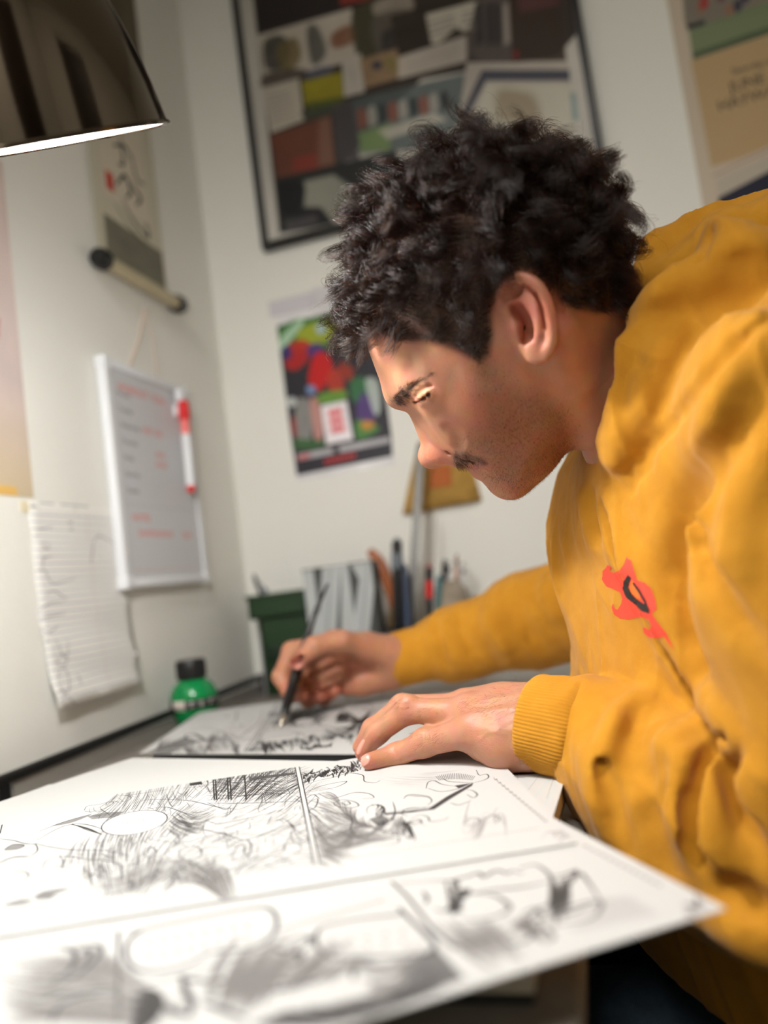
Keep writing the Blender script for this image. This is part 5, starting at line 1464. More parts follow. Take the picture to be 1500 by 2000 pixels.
# watercolour print at the frame's left edge
q0 = lw(66, 972, .001); w_, h_ = 0.30, 0.47
o = q0 + np.array([0, -w_, 0])
cW = Canvas(w_, h_, 900, (222, 204, 199))
f_ = fractal((cW.H, cW.W), 5)[..., None]; g_ = np.linspace(0, 1, cW.H)[:, None, None]
cW.a = cW.a * (.9 + .18 * f_) ; cW.a = cW.a * np.clip(g_ * 3.0 + .15 * f_, 0, 1) + np.array([.80, .73, .60]) * (1 - np.clip(g_ * 3.0 + .15 * f_, 0, 1))
cW.fill([(.20, .20), (.262, .21), (.266, .235), (.22, .25)], (190, 90, 84), .8, 6); cW.fill([(.22, .0), (.272, .0), (.268, .012), (.23, .012)], (226, 180, 96), .9, 4)
cW.fill([(.1, .1), (.2, .12), (.18, .34), (.08, .3)], (180, 120, 112), .7, 8, tex=.5)
tag(sheet('watercolour_print', o, EY, UP, w_, h_, 0.0006, print_material('watercolour', cW)), 'pink and cream watercolour sheet cut off by the left frame edge', 'poster')
# dry-erase planner board hung on a string
off = 0.016
p_bl, p_br, p_tl = lw(246, 1146, off), lw(404, 1136, off), lw(211, 702, off)
w_, h_ = 0.255, p_tl[2] - p_bl[2]
o = np.array([WX + off, p_bl[1], p_bl[2]])
cB_ = Canvas(w_, h_, 2000, (204, 205, 208)); cB_.map = lambda P: np.asarray(P, float)
cB_.stroke([(.022, .128), (w_ - .02, .128)], 1.0, (170, 172, 178), .9, taper=False)
for i, d in enumerate(('Monday', 'Tuesday', 'Wednesday', 'Thursday', 'Friday', 'Saturday', 'Sunday')):
    cB_.text(d, (.030, .305 - i * .0262), (.0115, 0), (0, .0115), (92, 92, 98))
RM = (226, 84, 76)
cB_.text('WORKOUT', (.034, h_ - .045), (.0165, 0), (0, .018), RM); cB_.text('PLAN', (.132, h_ - .045), (.0165, 0), (0, .018), RM)
cB_.text('NOTES', (.036, .103), (.016, 0), (0, .016), RM)
def scrawl(x, y, n, h, seed):     # illegible red handwriting
    rg_ = np.random.default_rng(seed)
    for i in range(n):
        u = x + i * h * .62
        cB_.stroke([(u, y + h * rg_.uniform(.5, 1)), (u + h * .2, y), (u + h * .3, y + h * rg_.uniform(.6, 1)), (u + h * .52, y + h * rg_.uniform(0, .4))], 1.3, RM, .7)
for k, (x, y, n) in enumerate(((.092, .252, 4), (.130, .252, 3), (.125, .215, 4), (.122, .198, 5), (.050, .078, 14), (.185, .078, 4))): scrawl(x, y, n, .012, k)
for i in range(9): cB_.stroke([(.03 + i * .022, .022), (.04 + i * .022, .026), (.048 + i * .022, .022)], 1.0, RM, .55)
wb = thing('planner_board', o + np.array([0, w_ / 2, 0]), 'small white dry-erase planner board with weekdays and red writing hung on the left wall', 'whiteboard')
BWHT = material('white_plastic', srgb(232, 234, 238), .35)
sheet('writing_panel', o, EY, UP, w_, h_, 0.010, print_material('planner_print', cB_, .3), parent=wb)
fr = 0.013
for nm, a, b, c in (('frame_side', (-.012, -.002, -.002), (0, fr, 0), (0, 0, h_ + .004)), ('frame_side', (-.012, w_ - fr + .002, -.002), (0, fr, 0), (0, 0, h_ + .004)),
                    ('frame_rail', (-.012, fr - .002, -.002), (0, w_ + .004 - 2 * fr, 0), (0, 0, fr)), ('frame_rail', (-.012, fr - .002, h_ - fr + .002), (0, w_ + .004 - 2 * fr, 0), (0, 0, fr))):
    MB().box(o + np.array(a), b, c, (.016, 0, 0)).build(nm, BWHT, wb, bevel=0.002)
for yy in (-.004, w_ - .016):
    for zz in (-.004, h_ - .016): MB().box(o + np.array([-.013, yy, zz]), (0, .020, 0), (0, 0, .020), (.019, 0, 0)).build('corner_cap', BWHT, wb, bevel=0.003)
STR = material('cream_ribbon', srgb(222, 204, 190), .8)
pin = lw(283, 598, .008)
for yy in (.075, .165):
    a_ = o + np.array([-.004, yy, h_]); MB().tube([a_, (a_ + pin) / 2 + np.array([.004, 0, -.004]), pin], .0028 if yy < .1 else .0016, 8).build('hanging_ribbon', STR, wb, smooth=True)
MB().lathe([(.004, 0), (.004, .002), (.0015, .004), (.0015, .009)], pin + np.array([.003, 0, 0]), (-1, 0, 0), 12).build('pin', BWHT, wb, smooth=True)
# red marker clipped to the board
m_t, m_b = lw(357, 783, .034), lw(374, 962, .034)
ax = m_b - m_t; L_ = np.linalg.norm(ax); ax /= L_
mk = thing('dry_erase_marker', m_b, 'red and white dry-erase marker clipped to the right edge of the planner board', 'marker')
REDP = material('red_plastic', srgb(214, 22, 26), .35)
MB().lathe([(.0075, 0), (.0100, .003), (.0108, .034), (.0088, .036)], m_t, ax, 20).build('cap', REDP, mk, smooth=True, bevel=0)
MB().lathe([(.0082, .036), (.0082, .062)], m_t, ax, 20).build('collar', material('pink_label', srgb(238, 120, 116), .4), mk, smooth=True)
MB().lathe([(.0083, .062), (.0083, L_ - .012)], m_t, ax, 20).build('barrel', BWHT, mk, smooth=True)
MB().lathe([(.0078, L_ - .012), (.0078, L_ - .003), (.005, L_)], m_t, ax, 20).build('end_plug', REDP, mk, smooth=True)
c_ = m_t - ax * .022
MB().box(c_ + np.array([-.010, -.009, 0]), (0, .018, 0), (0, 0, -.024), (.012, 0, 0)).build('clip', BWHT, mk, bevel=.002)
MB().box(m_t + ax * .005 + np.array([-.0185, -.004, -.02]), (0, .008, 0), (0, 0, .02), (.010, 0, 0)).build('clip', BWHT, mk, bevel=.001)
# hanging scroll
s_bl, s_br = lw(207, 512, .018), lw(342, 590, .018)
y0, y1 = s_bl[1] + .004, s_br[1] - .004; zb = (s_bl[2] + s_br[2]) / 2
sh = 0.68; o = np.array([WX + .006, y0, zb]); w_ = y1 - y0
cS = Canvas(w_, sh, 1500, (206, 200, 180)); cS.map = lambda P: np.asarray(P, float)
cS.fill([(.022, .002), (w_ - .004, .002), (w_ - .004, .098), (.022, .098)], (104, 102, 88), 1, 2, tex=.3)
cS.fill([(.026, .132), (w_ - .030, .132), (w_ - .030, .42), (.026, .42)], (214, 204, 186), 1); cS.stroke([(.026, .132), (w_ - .030, .132), (w_ - .030, .42), (.026, .42), (.026, .132)], .9, (150, 140, 120), .8, sm=False, taper=False)
cS.fill([(0, .44), (w_, .44), (w_, sh), (0, sh)], (84, 74, 58), 1, 3, tex=.3, seed=3)
for p, ww in (([(.075, .33), (.11, .345), (.13, .33)], 7), ([(.10, .36), (.10, .31), (.085, .30)], 6), ([(.13, .34), (.14, .30), (.165, .30)], 5), ([(.07, .255), (.10, .285), (.115, .265), (.10, .245)], 8), ([(.12, .28), (.145, .265), (.13, .245)], 7),
              ([(.085, .235), (.11, .21), (.15, .195), (.165, .205)], 6), ([(.06, .215), (.10, .19), (.15, .175)], 3.5), ([(.155, .22), (.16, .195)], 6), ([(.09, .38), (.13, .40)], 6)):
    cS.stroke([(u, v - .085) for u, v in p], ww, (34, 31, 28), .9)
cS.fill([(.040, .150), (.062, .150), (.062, .183), (.040, .183)], (196, 56, 44), .9)
scroll = thing('hanging_scroll', o + np.array([0, w_ / 2, 0]), 'cream hanging scroll with black brush strokes and a red seal on the left wall', 'scroll')
sheet('scroll_panel', o, EY, UP, w_, sh, .0015, print_material('scroll_print', cS, .8), parent=scroll)
ROLL = material('pale_wood_roller', srgb(190, 178, 146), .5); KNOB = material('black_lacquer', srgb(22, 22, 24), .25)
c0 = np.array([WX + .018, y0 - .004, zb]); roller_ = MB().tube([c0, c0 + EY * (w_ + .008)], .0115, 20).build('roller', ROLL, scroll, smooth=True)
MB().lathe([(.008, 0), (.0165, .002), (.0175, .014), (.014, .024), (.006, .026), (.0, .0255)], c0, (0, -1, 0), 24).build('roller_knob', KNOB, roller_, smooth=True)
MB().lathe([(.008, 0), (.0165, .002), (.0175, .014), (.014, .024), (.006, .026), (.0, .0255)], c0 + EY * (w_ + .008), (0, 1, 0), 24).build('roller_knob', KNOB, roller_, smooth=True)

# ------------------------------------------------------------------ things on the back wall
# framed collage
f_l, f_r, f_b = bw(458, 0)[0], bw(1150, 130)[0], bw(521, 494)[2]
fw, fh = f_r - f_l, 0.98; o = np.array([f_l, WY - .022, f_b])
FRM = material('black_frame_wood', srgb(24, 23, 24), .35)
frame = thing('framed_collage', o + EX * fw / 2, 'large black-framed poster of overlapping photographs on the back wall', 'picture')
bt = 0.014
for a, b, c, nm in (((0, 0, 0), (bt, 0, 0), (0, 0, fh), 'frame_side'), ((fw - bt, 0, 0), (bt, 0, 0), (0, 0, fh), 'frame_side'), ((bt, 0, 0), (fw - 2 * bt, 0, 0), (0, 0, bt), 'frame_rail'), ((bt, 0, fh - bt), (fw - 2 * bt, 0, 0), (0, 0, bt), 'frame_rail')):
    MB().box(o + np.array(a), b, c, (0, .022, 0)).build(nm, FRM, frame, bevel=.002)
po = np.array([f_l + bt, WY - .010, f_b + bt]); pw_, ph_ = fw - 2 * bt, fh - 2 * bt
cF = Canvas(pw_, ph_, 1000, (196, 192, 184)); cF.map = bmap(po)
c3 = lambda p: K(450, 0, .25, p)
c4 = lambda p: K(780, 0, .26667, p)
cF.fill(c3([(190, -900), (2900, -1500), (2880, -200), (2850, 120), (2560, 460), (1500, 640), (400, 1840), (190, 0)]), (58, 50, 46), 1, 3)
cF.fill(c3([(185, -400), (230, 290), (960, 80), (1150, 20), (1500, -100), (1400, -600)]), (46, 40, 40), 1, 2)
cF.fill(c3([(860, -200), (870, 70), (1110, 20), (1100, -220)]), (138, 58, 50), 1, 2)
cF.fill(c3([(225, 300), (960, 90), (1010, 480), (280, 700)]), (190, 182, 170), 1, 2)
for pts, col in (([(290, 330), (420, 300), (480, 420), (420, 560), (300, 560), (270, 440)], (62, 60, 56)), ([(380, 400), (520, 320), (560, 480), (440, 600)], (110, 96, 62)), ([(610, 250), (690, 230), (760, 420), (700, 520), (640, 500)], (84, 84, 80)),
                 ([(800, 300), (930, 220), (1010, 280), (960, 360), (820, 400)], (128, 84, 62)), ([(600, 590), (780, 540), (800, 610), (620, 650)], (86, 88, 112)), ([(290, 600), (560, 560), (600, 610), (280, 700)], (70, 62, 58)), ([(960, 130), (1150, 60), (1180, 430), (1010, 480)], (74, 72, 54)),
                 ([(1140, 40), (1400, -20), (1420, 130), (1160, 160)], (168, 158, 146)), ([(1130, 160), (1440, 120), (1470, 460), (1170, 440)], (96, 90, 84)), ([(1200, 280), (1300, 260), (1360, 430), (1210, 450)], (52, 48, 46))):
    cF.fill(c3(pts), col, .95, 6, sm=True, tex=.25)
cF.fill(c3([(1300, 260), (1500, 180), (1600, 460), (1340, 480)]), (44, 38, 34), .95, 4)
cF.fill(c3([(570, 660), (880, 580), (900, 790), (640, 850), (590, 840)]), (170, 160, 40), 1, 3, tex=.35)
cF.fill(c3([(610, 820), (900, 770), (900, 860), (620, 900)]), (84, 92, 44), .9, 4)
cF.fill(c3([(260, 710), (550, 630), (590, 960), (330, 1060)]), (184, 177, 164), 1, 2)
for i in range(7): cF.stroke(c3([(300 + i * 8, 780 + i * 36), (480 + i * 8, 740 + i * 34)]), 2, (110, 104, 98), .7, taper=False)
cF.fill(c3([(880, 490), (1030, 440), (1060, 740), (900, 780)]), (192, 186, 176), 1, 2); cF.stroke(c3([(960, 560), (980, 660)]), 2, (120, 116, 110), .7)
cF.fill(c3([(1020, 490), (1320, 400), (1360, 620), (1060, 710)]), (164, 136, 104), 1, 3, tex=.3); cF.fill(c3([(1110, 530), (1160, 500), (1200, 530), (1150, 570)]), (48, 56, 72), .9, 5, sm=True); cF.fill(c3([(1210, 480), (1290, 470), (1310, 560), (1260, 590)]), (126, 118, 70), .8, 6, sm=True)
cF.fill(c4([(0, 440), (500, 280), (500, 470), (0, 600)]), (182, 174, 164), 1, 2)
for i in range(4): cF.stroke(c4([(60, 480 + i * 26), (430, 380 + i * 26)]), 2, (128, 120, 112), .5, taper=False)
cF.fill(c3([(950, 800), (2000, 560), (2000, 900), (1480, 1180), (1020, 1220)]), (84, 96, 98), 1, 4, tex=.35)
for i in range(9): cF.fill(c3([(1000 + i * 80, 900 - i * 16), (1050 + i * 80, 860 - i * 16), (1080 + i * 80, 980 - i * 18), (1020 + i * 80, 1030 - i * 18)]), ((142, 84, 70), (170, 166, 158), (50, 58, 60))[i % 3], .85, 5, sm=True)
cF.fill(c3([(1010, 1060), (1260, 980), (1260, 1190), (1030, 1210)]), (122, 146, 96), .95, 5); cF.fill(c3([(1160, 1040), (1600, 900), (1700, 960), (1240, 1110)]), (190, 186, 174), .9, 5)
cF.fill(c3([(800, 850), (960, 800), (1020, 1260), (850, 1290)]), (74, 70, 74), 1, 4, tex=.2); cF.fill(c3([(560, 900), (800, 840), (800, 920), (600, 960)]), (66, 70, 60), 1, 4)
cF.fill(c3([(320, 1080), (560, 1000), (790, 920), (830, 1310), (380, 1410)]), (118, 68, 52), 1, 3, tex=.35); cF.fill(c3([(500, 1250), (690, 1210), (690, 1330), (500, 1360)]), (142, 56, 46), .7, 8); cF.fill(c3([(700, 960), (790, 930), (825, 1300), (700, 1320)]), (136, 106, 92), .6, 6)
cF.fill(c3([(370, 1420), (1300, 1190), (1400, 1500), (400, 1840)]), (40, 42, 42), 1, 3)
cF.fill(c3([(590, 1430), (820, 1380), (960, 1480), (960, 1720), (800, 1740), (700, 1640), (590, 1640)]), (150, 150, 138), 1, 8); cF.fill(c3([(380, 1440), (560, 1420), (600, 1500), (560, 1680), (420, 1700)]), (30, 30, 34), 1, 6)
cF.fill(c3([(600, 1640), (720, 1640), (820, 1760), (640, 1800), (430, 1830)]), (34, 33, 36), 1, 6); cF.fill(c3([(440, 1740), (680, 1690), (700, 1760), (450, 1830)]), (104, 100, 104), .6, 8)
cF.fill(c4([(-60, 140), (420, 0), (620, -100), (600, 260), (440, 260), (240, 340), (0, 440)]), (52, 44, 38), 1, 4, tex=.3)
cF.fill(c4([(200, 130), (580, 30), (600, 250), (450, 250), (430, 220), (290, 345), (240, 340)]), (196, 190, 176), 1, 2)
for i in range(3): cF.stroke(c4([(230, 190 + i * 46), (400, 140 + i * 44)]), 5, (120, 118, 112), .7, taper=False); cF.stroke(c4([(470, 120 + i * 40), (570, 95 + i * 40)]), 5, (120, 118, 112), .7, taper=False)
cF.fill(c4([(600, -60), (800, -60), (850, 480), (620, 480), (500, 430), (500, 290)]), (92, 84, 82), 1, 4, tex=.4, seed=9)
for x in (640, 700, 760, 560): cF.fill(c4([(x, 60), (x + 44, 40), (x + 60, 330), (x + 10, 360)]), (44, 40, 42) if x != 760 else (166, 160, 152), .8, 8)
cF.fill(c4([(800, -80), (1160, -120), (1225, 470), (830, 475)]), (54, 42, 34), 1, 4, tex=.3); cF.fill(c4([(850, -60), (1150, -70), (1180, 60), (880, 120)]), (92, 56, 58), .8, 14); cF.fill(c4([(830, 400), (880, 390), (880, 450), (840, 460)]), (120, 40, 40), .9, 6); cF.stroke(c4([(880, 380), (1120, 300)]), 10, (112, 96, 72), .6)
cF.fill(c4([(500, 480), (1240, 480), (1290, 1000), (420, 1000)]), (178, 170, 160), 1, 2)
cF.fill(c4([(610, 535), (1245, 535), (1250, 612), (640, 612), (480, 920), (430, 920)]), (70, 72, 84), 1, 2)
cF.fill(c4([(640, 640), (1250, 640), (1290, 1000), (500, 1000)]), (196, 192, 178), 1, 2); cF.fill(c4([(720, 690), (880, 680), (1000, 740), (1010, 900), (740, 900)]), (150, 136, 112), .8, 16, sm=True)
cF.fill(c4([(1250, 700), (1290, 700), (1310, 900), (1270, 900)]), (128, 152, 152), .9, 4)
cF.a *= (.72 + .34 * fractal((cF.H, cF.W), 31, 7) + .22 * fractal((cF.H, cF.W), 32, 3))[..., None]
sheet('print', po, EX, UP, pw_, ph_, .002, print_material('collage', cF, .35, .0), parent=frame)
# comic-style poster below
p_l, p_r, p_b, p_t = bw(579, 940)[0], bw(771, 896)[0], bw(579, 940)[2], bw(532, 612)[2]
cP = Canvas(p_r - p_l, p_t - p_b, 1800, (232, 230, 232)); o = np.array([p_l, WY - .0012, p_b]); cP.map = bmap(o)
c6 = lambda p: K(520, 580, .29333, p)
cP.fill(c6([(60, 200), (420, 110), (800, 20), (840, 1060), (205, 1190)]), (52, 50, 58), 1, 2)
for pts, col in (([(75, 230), (180, 160), (300, 140), (420, 120), (640, 70), (700, 260), (440, 330), (240, 360), (90, 360)], (74, 132, 62)), ([(200, 250), (300, 180), (430, 170), (520, 240), (430, 290), (260, 340)], (170, 176, 52)), ([(330, 200), (380, 180), (400, 230), (350, 250)], (176, 200, 226)),
                 ([(80, 300), (200, 170), (250, 175), (110, 350)], (190, 222, 196)), ([(150, 320), (250, 290), (310, 340), (280, 420), (200, 490), (130, 460)], (196, 44, 42)), ([(110, 340), (160, 330), (170, 400), (120, 420)], (60, 52, 120)), ([(280, 330), (360, 310), (380, 380), (290, 400)], (76, 58, 130)),
                 ([(320, 390), (390, 370), (440, 440), (420, 540), (350, 630), (280, 560)], (220, 34, 34)), ([(420, 500), (480, 480), (520, 600), (460, 640), (410, 600)], (196, 62, 46)), ([(490, 430), (580, 480), (560, 560), (500, 520)], (170, 60, 44)), ([(270, 600), (320, 590), (330, 640), (280, 650)], (130, 160, 210)),
                 ([(350, 650), (520, 620), (520, 690), (360, 710)], (112, 160, 62)), ([(560, 560), (660, 540), (680, 680), (580, 700)], (60, 120, 76)), ([(640, 640), (720, 690), (720, 820), (640, 860), (600, 760)], (92, 66, 130)), ([(600, 820), (740, 860), (740, 900), (610, 950)], (84, 140, 70)), ([(660, 560), (740, 560), (760, 740), (720, 780)], (196, 208, 200)),
                 ([(170, 820), (210, 800), (220, 920), (180, 920)], (160, 36, 36)), ([(200, 700), (290, 700), (300, 940), (210, 960)], (150, 150, 146)), ([(290, 690), (350, 700), (380, 900), (330, 960)], (206, 150, 140)), ([(140, 680), (190, 670), (200, 720), (150, 730)], (224, 230, 226)), ([(180, 950), (380, 960), (380, 1000), (200, 1020)], (64, 104, 62)),
                 ([(640, 830), (720, 830), (700, 880), (640, 880)], (206, 140, 60))):
    cP.fill(c6(pts), col, .95, 5, sm=True, tex=.15)
cP.fill(c6([(365, 725), (535, 690), (580, 950), (400, 985)]), (238, 232, 236), 1, 2)
for i in range(3): cP.fill(c6([(410 + i * 10, 760 + i * 55), (500 + i * 10, 740 + i * 55), (508 + i * 10, 780 + i * 55), (418 + i * 10, 800 + i * 55)]), (222, 92, 98), .9, 4)
cP.fill(c6([(205, 1050), (820, 930), (830, 970), (210, 1090)]), (196, 194, 198), .9, 3); cP.fill(c6([(440, 990), (480, 980), (490, 1040), (450, 1050)]), (50, 48, 52), .9, 3)
for i in range(7): cP.fill(c6([(392 + i * 30, 1118 - i * 7), (414 + i * 30, 1112 - i * 7), (410 + i * 30, 1078 - i * 7), (388 + i * 30, 1084 - i * 7)]), (222, 60, 60), .85, 3)
cP.fill(c6([(210, 1060), (290, 1040), (292, 1068), (214, 1088)]), (214, 110, 110), .8, 3)
cP.a *= (.86 + .28 * fractal((cP.H, cP.W), 33, 6))[..., None]
tag(sheet('comic_poster', o, EX, UP, p_r - p_l, p_t - p_b, .0008, print_material('comic_poster_print', cP, .35)), 'bright comic-style poster of red, green and purple shapes with a white border', 'poster')
q0 = bw(528, 618)
tag(sheet('pale_strip', q0 + np.array([0, -.0030, -.004]), EX, UP, .10, .034, .0006, material('pale_lilac_paper', srgb(214, 210, 216), .7)), 'pale lilac paper strip just above the comic-style poster', 'paper', 'strips above the comic-style poster')
q0 = bw(610, 598)
tag(sheet('pale_strip', q0 + np.array([0.004, -.0030, 0]), EX, UP, .06, .034, .0006, material('pale_lilac_paper_two', srgb(218, 214, 218), .7)), 'second pale lilac strip, nearer the curly hair', 'paper', 'strips above the comic-style poster')
# event poster on the right
p_l, p_b = bw(1396, 400)[0], bw(1405, 470)[2]; p_t = bw(1296, -60)[2]
pw_, ph_ = .46, p_t - p_b
cR = Canvas(pw_, ph_, 1300, (204, 190, 170)); o = np.array([p_l - .02, WY - .0012, p_b]); cR.map = bmap(o)
cr_ = lambda p: K(1280, 0, .21, p)
cR.fill(cr_([(330, 570), (2600, -200), (2600, 900), (520, 1560)]), (188, 160, 118), 1, 2, tex=.08)
cR.fill(cr_([(270, 200), (250, -60), (2600, -900), (2600, -260), (300, 290)]), (132, 124, 112), 1, 2)
rg = np.random.default_rng(4)
for i in range(60):
    x = rg.uniform(260, 2000); y = rg.uniform(-240, 220) - (x - 260) * .34
    cR.fill(cr_([(x, y), (x + 60, y - 30), (x + 80, y + 50), (x + 20, y + 90)]), ((170, 60, 56), (196, 180, 170), (60, 60, 74), (150, 110, 90), (110, 60, 80))[i % 5], .9, 3, sm=True)
cR.fill(cr_([(290, 240), (460, 190), (460, 230), (300, 280)]), (36, 40, 50), 1, 3)
cR.fill(cr_([(310, 290), (2600, -560), (2600, -260), (340, 500)]), (120, 134, 100), 1, 2, tex=.1); cR.fill(cr_([(340, 500), (2600, -280), (2600, -200), (350, 560)]), (84, 98, 74), 1, 2)
ex_, ey_ = np.array([30.0, -8.6]), np.array([-7.0, -27.0])
cR.text('Saturday at Noon', cr_([(712, 698)])[0], ex_ * .62, ey_ * .62, (70, 62, 54))
cR.text('JUNE  11', cr_([(700, 862)])[0], ex_ * 1.02, ey_ * 1.02, (52, 46, 44)); cR.text('HAYWARD', cr_([(590, 1040)])[0], ex_ * 1.02, ey_ * 1.02, (52, 46, 44))
cR.fill(cr_([(530, 1590), (2600, 700), (2600, 760), (540, 1650)]), (206, 188, 172), 1, 2); cR.stroke(cr_([(540, 1640), (1048, 1400), (2600, 720)]), 3, (150, 136, 122), .8, taper=False)
cR.fill(cr_([(585, 1840), (1048, 1600), (2600, 840), (2600, 2600), (620, 2600)]), (40, 42, 60), 1, 2)
for i in range(24): cR.fill(cR.ellipse((cr_([(rg.uniform(620, 1500), rg.uniform(1760, 2100))])[0]), 3, 3), (150, 150, 160), .6, 3)
cR.fill(cr_([(560, 1680), (1048, 1450), (2600, 760), (2600, 840), (585, 1820)]), (190, 180, 164), .9, 3)
tag(sheet('event_poster', o, EX, UP, pw_, ph_, .0008, print_material('event_poster_print', cR, .6)), 'tan and green event poster with dark June lettering on the right of the back wall', 'poster')

# mustard pouch hung on the wall
q = [bw(786, 1006, .004), bw(941, 978, .004), bw(912, 868, .004), bw(816, 862, .004)]
vs = []; n = 12
pf_ = [(0, 0), (1, 0), (.80, 1), (.20, 1)]
pch = thing('cloth_pouch', (q[0] + q[1]) / 2, 'mustard cloth pouch with a faded orange print hanging on the back wall', 'pouch')
POUCH = material('mustard_canvas', rough=.85); add_noise(POUCH, 40, srgb(160, 122, 52), srgb(186, 146, 72), .3, .7); add_bump(POUCH, 500, .3, .001)
for a in range(2):
    for j in range(n + 1):
        for i in range(n + 1):
            u, v = i / n, j / n
            p = (q[0] * (1 - u) + q[1] * u) * (1 - v) + (q[3] * (1 - u) + q[2] * u) * v
            th = .030 * math.sin(math.pi * u) ** .6 * (1 - .75 * v) * (.25 + .75 * min(1, 4 * v + .15)) + .003 * math.sin(9 * u + 5 * v)
            vs.append(p + np.array([0, -th if a == 0 else .002, 0]))
fs = []
for a in range(2):
    for j in range(n):
        for i in range(n):
            b = a * (n + 1) ** 2 + j * (n + 1) + i; qd = (b, b + 1, b + n + 2, b + n + 1); fs.append(qd if a == 0 else qd[::-1])
k1 = (n + 1) ** 2
rim = [i for i in range(n)] + [j * (n + 1) + n for j in range(n)] + [n * (n + 1) + i for i in range(n, 0, -1)] + [j * (n + 1) for j in range(n, 0, -1)]
for a, b in zip(rim, rim[1:] + rim[:1]): fs.append((b, a, a + k1, b + k1))
mesh_obj('bag', vs, fs, POUCH, pch)
def pouch_pt(u, v, lift):
    p = (q[0] * (1 - u) + q[1] * u) * (1 - v) + (q[3] * (1 - u) + q[2] * u) * v
    th = .030 * math.sin(math.pi * u) ** .6 * (1 - .75 * v) * (.25 + .75 * min(1, 4 * v + .15)) + .003 * math.sin(9 * u + 5 * v)
    return p + np.array([0, -th - lift, 0])
vs, fs = [], []
for j in range(7):
    for i in range(9): vs.append(pouch_pt(.34 + .34 * i / 8, .30 + .34 * j / 6, .0012))
for j in range(6):
    for i in range(8): b = j * 9 + i; fs.append((b, b + 1, b + 10, b + 9))
pr_ = mesh_obj('printed_patch', vs, fs, material('faded_orange_print', srgb(178, 98, 48), .85), pch); pr_.modifiers.new('t', 'SOLIDIFY').thickness = .0008
for u in (.26, .72): MB().tube([pouch_pt(u, .98, .0), bw(862, 800, .012)], .0018, 6).build('cord', material('pouch_cord', srgb(150, 118, 60), .8), pch, smooth=True)
MB().lathe([(.005, 0), (.005, .003), (.002, .005), (.002, .012)], bw(862, 800, .012), (0, 1, 0), 12).build('hook', DMET, pch, smooth=True)

# ------------------------------------------------------------------ things standing at the back of the desk
def atd(x, y, Y): return on_plane(x, y, 1, Y)
# ink bottle
ib_ = on_plane(387, 1420, 2, DESK_Z); ib_ = on_plane(385, 1417, 2, DESK_Z)
dB = (ib_ - CP) @ CF; s_ = dB / FPX
b_ = thing('ink_bottle', ib_, 'round green ink bottle with a black screw cap on the desk by the left wall', 'bottle')
GRN = material('green_glossy_plastic', srgb(10, 132, 70), .18); BLKG = material('black_cap_plastic', srgb(22, 21, 21), .4)
R_ = 46 * s_
bbody_ = MB().lathe([(R_ * .70, 0), (R_ * .80, R_ * .05), (R_ * .86, R_ * .42), (R_ * .97, R_ * .60), (R_, R_ * .8), (R_, R_ * 1.22), (R_ * .96, R_ * 1.42), (R_ * .84, R_ * 1.68), (R_ * .66, R_ * 1.88), (R_ * .50, R_ * 1.98), (R_ * .48, R_ * 2.06)], ib_, (0, 0, 1), 48).build('bottle_body', GRN, b_, smooth=True, angle=60)
screw_ = MB().lathe([(R_ * .60, R_ * 2.0), (R_ * .62, R_ * 2.03), (R_ * .60, R_ * 2.74), (R_ * .57, R_ * 2.79), (0, R_ * 2.79)], ib_, (0, 0, 1), 40).build('screw_cap', BLKG, b_, smooth=True, angle=40)
cap_r = MB()
for k in range(40):
    a = 2 * math.pi * k / 40; c = ib_ + np.array([math.cos(a) * R_ * .615, math.sin(a) * R_ * .615, R_ * 2.06])
    cap_r.tube([c, c + UP * R_ * .62], R_ * .018, 5)
tag(cap_r.build('cap_ridges', BLKG, screw_), kind='stuff')
lab = []; labf = []; uvs = []
th0 = math.atan2(-ib_[1] + CP[1], -ib_[0] + CP[0])
for i in range(41):
    a = th0 - 2.2 + 4.4 * i / 40
    for zz in (.80, 1.20): lab.append(ib_ + np.array([math.cos(a) * R_ * 1.008, math.sin(a) * R_ * 1.008, R_ * zz])); uvs.append((.35 + .65 * i / 40, (zz - .8) / .4))
for i in range(40): labf.append((2 * i, 2 * i + 2, 2 * i + 3, 2 * i + 1))
cL2 = Canvas(1, .12, 900, (24, 26, 25)); cL2.map = lambda P: np.asarray(P, float)
cL2.fill([(.52, 0), (.615, 0), (.615, .12), (.52, .12)], (206, 196, 188)); [(cL2.stroke([(.635 + i * .062, .09), (.675 + i * .062, .088)], 7, (214, 206, 200), .9), cL2.stroke([(.655 + i * .062, .098), (.652 + i * .062, .03)], 7, (214, 206, 200), .9), cL2.stroke([(.638 + i * .062, .058), (.676 + i * .062, .056)], 6, (214, 206, 200), .9), cL2.stroke([(.64 + i * .062, .03), (.674 + i * .062, .034)], 6, (214, 206, 200), .9)) for i in range(5)]
lb = mesh_obj('label', lab, labf, print_material('bottle_label', cL2, .4), bbody_)
ul = lb.data.uv_layers.new(name='UVMap')
for p in lb.data.polygons:
    for li, vi in zip(p.loop_indices, p.vertices): ul.data[li].uv = uvs[vi]
md = lb.modifiers.new('t', 'SOLIDIFY'); md.thickness = .0004; md.offset = 1
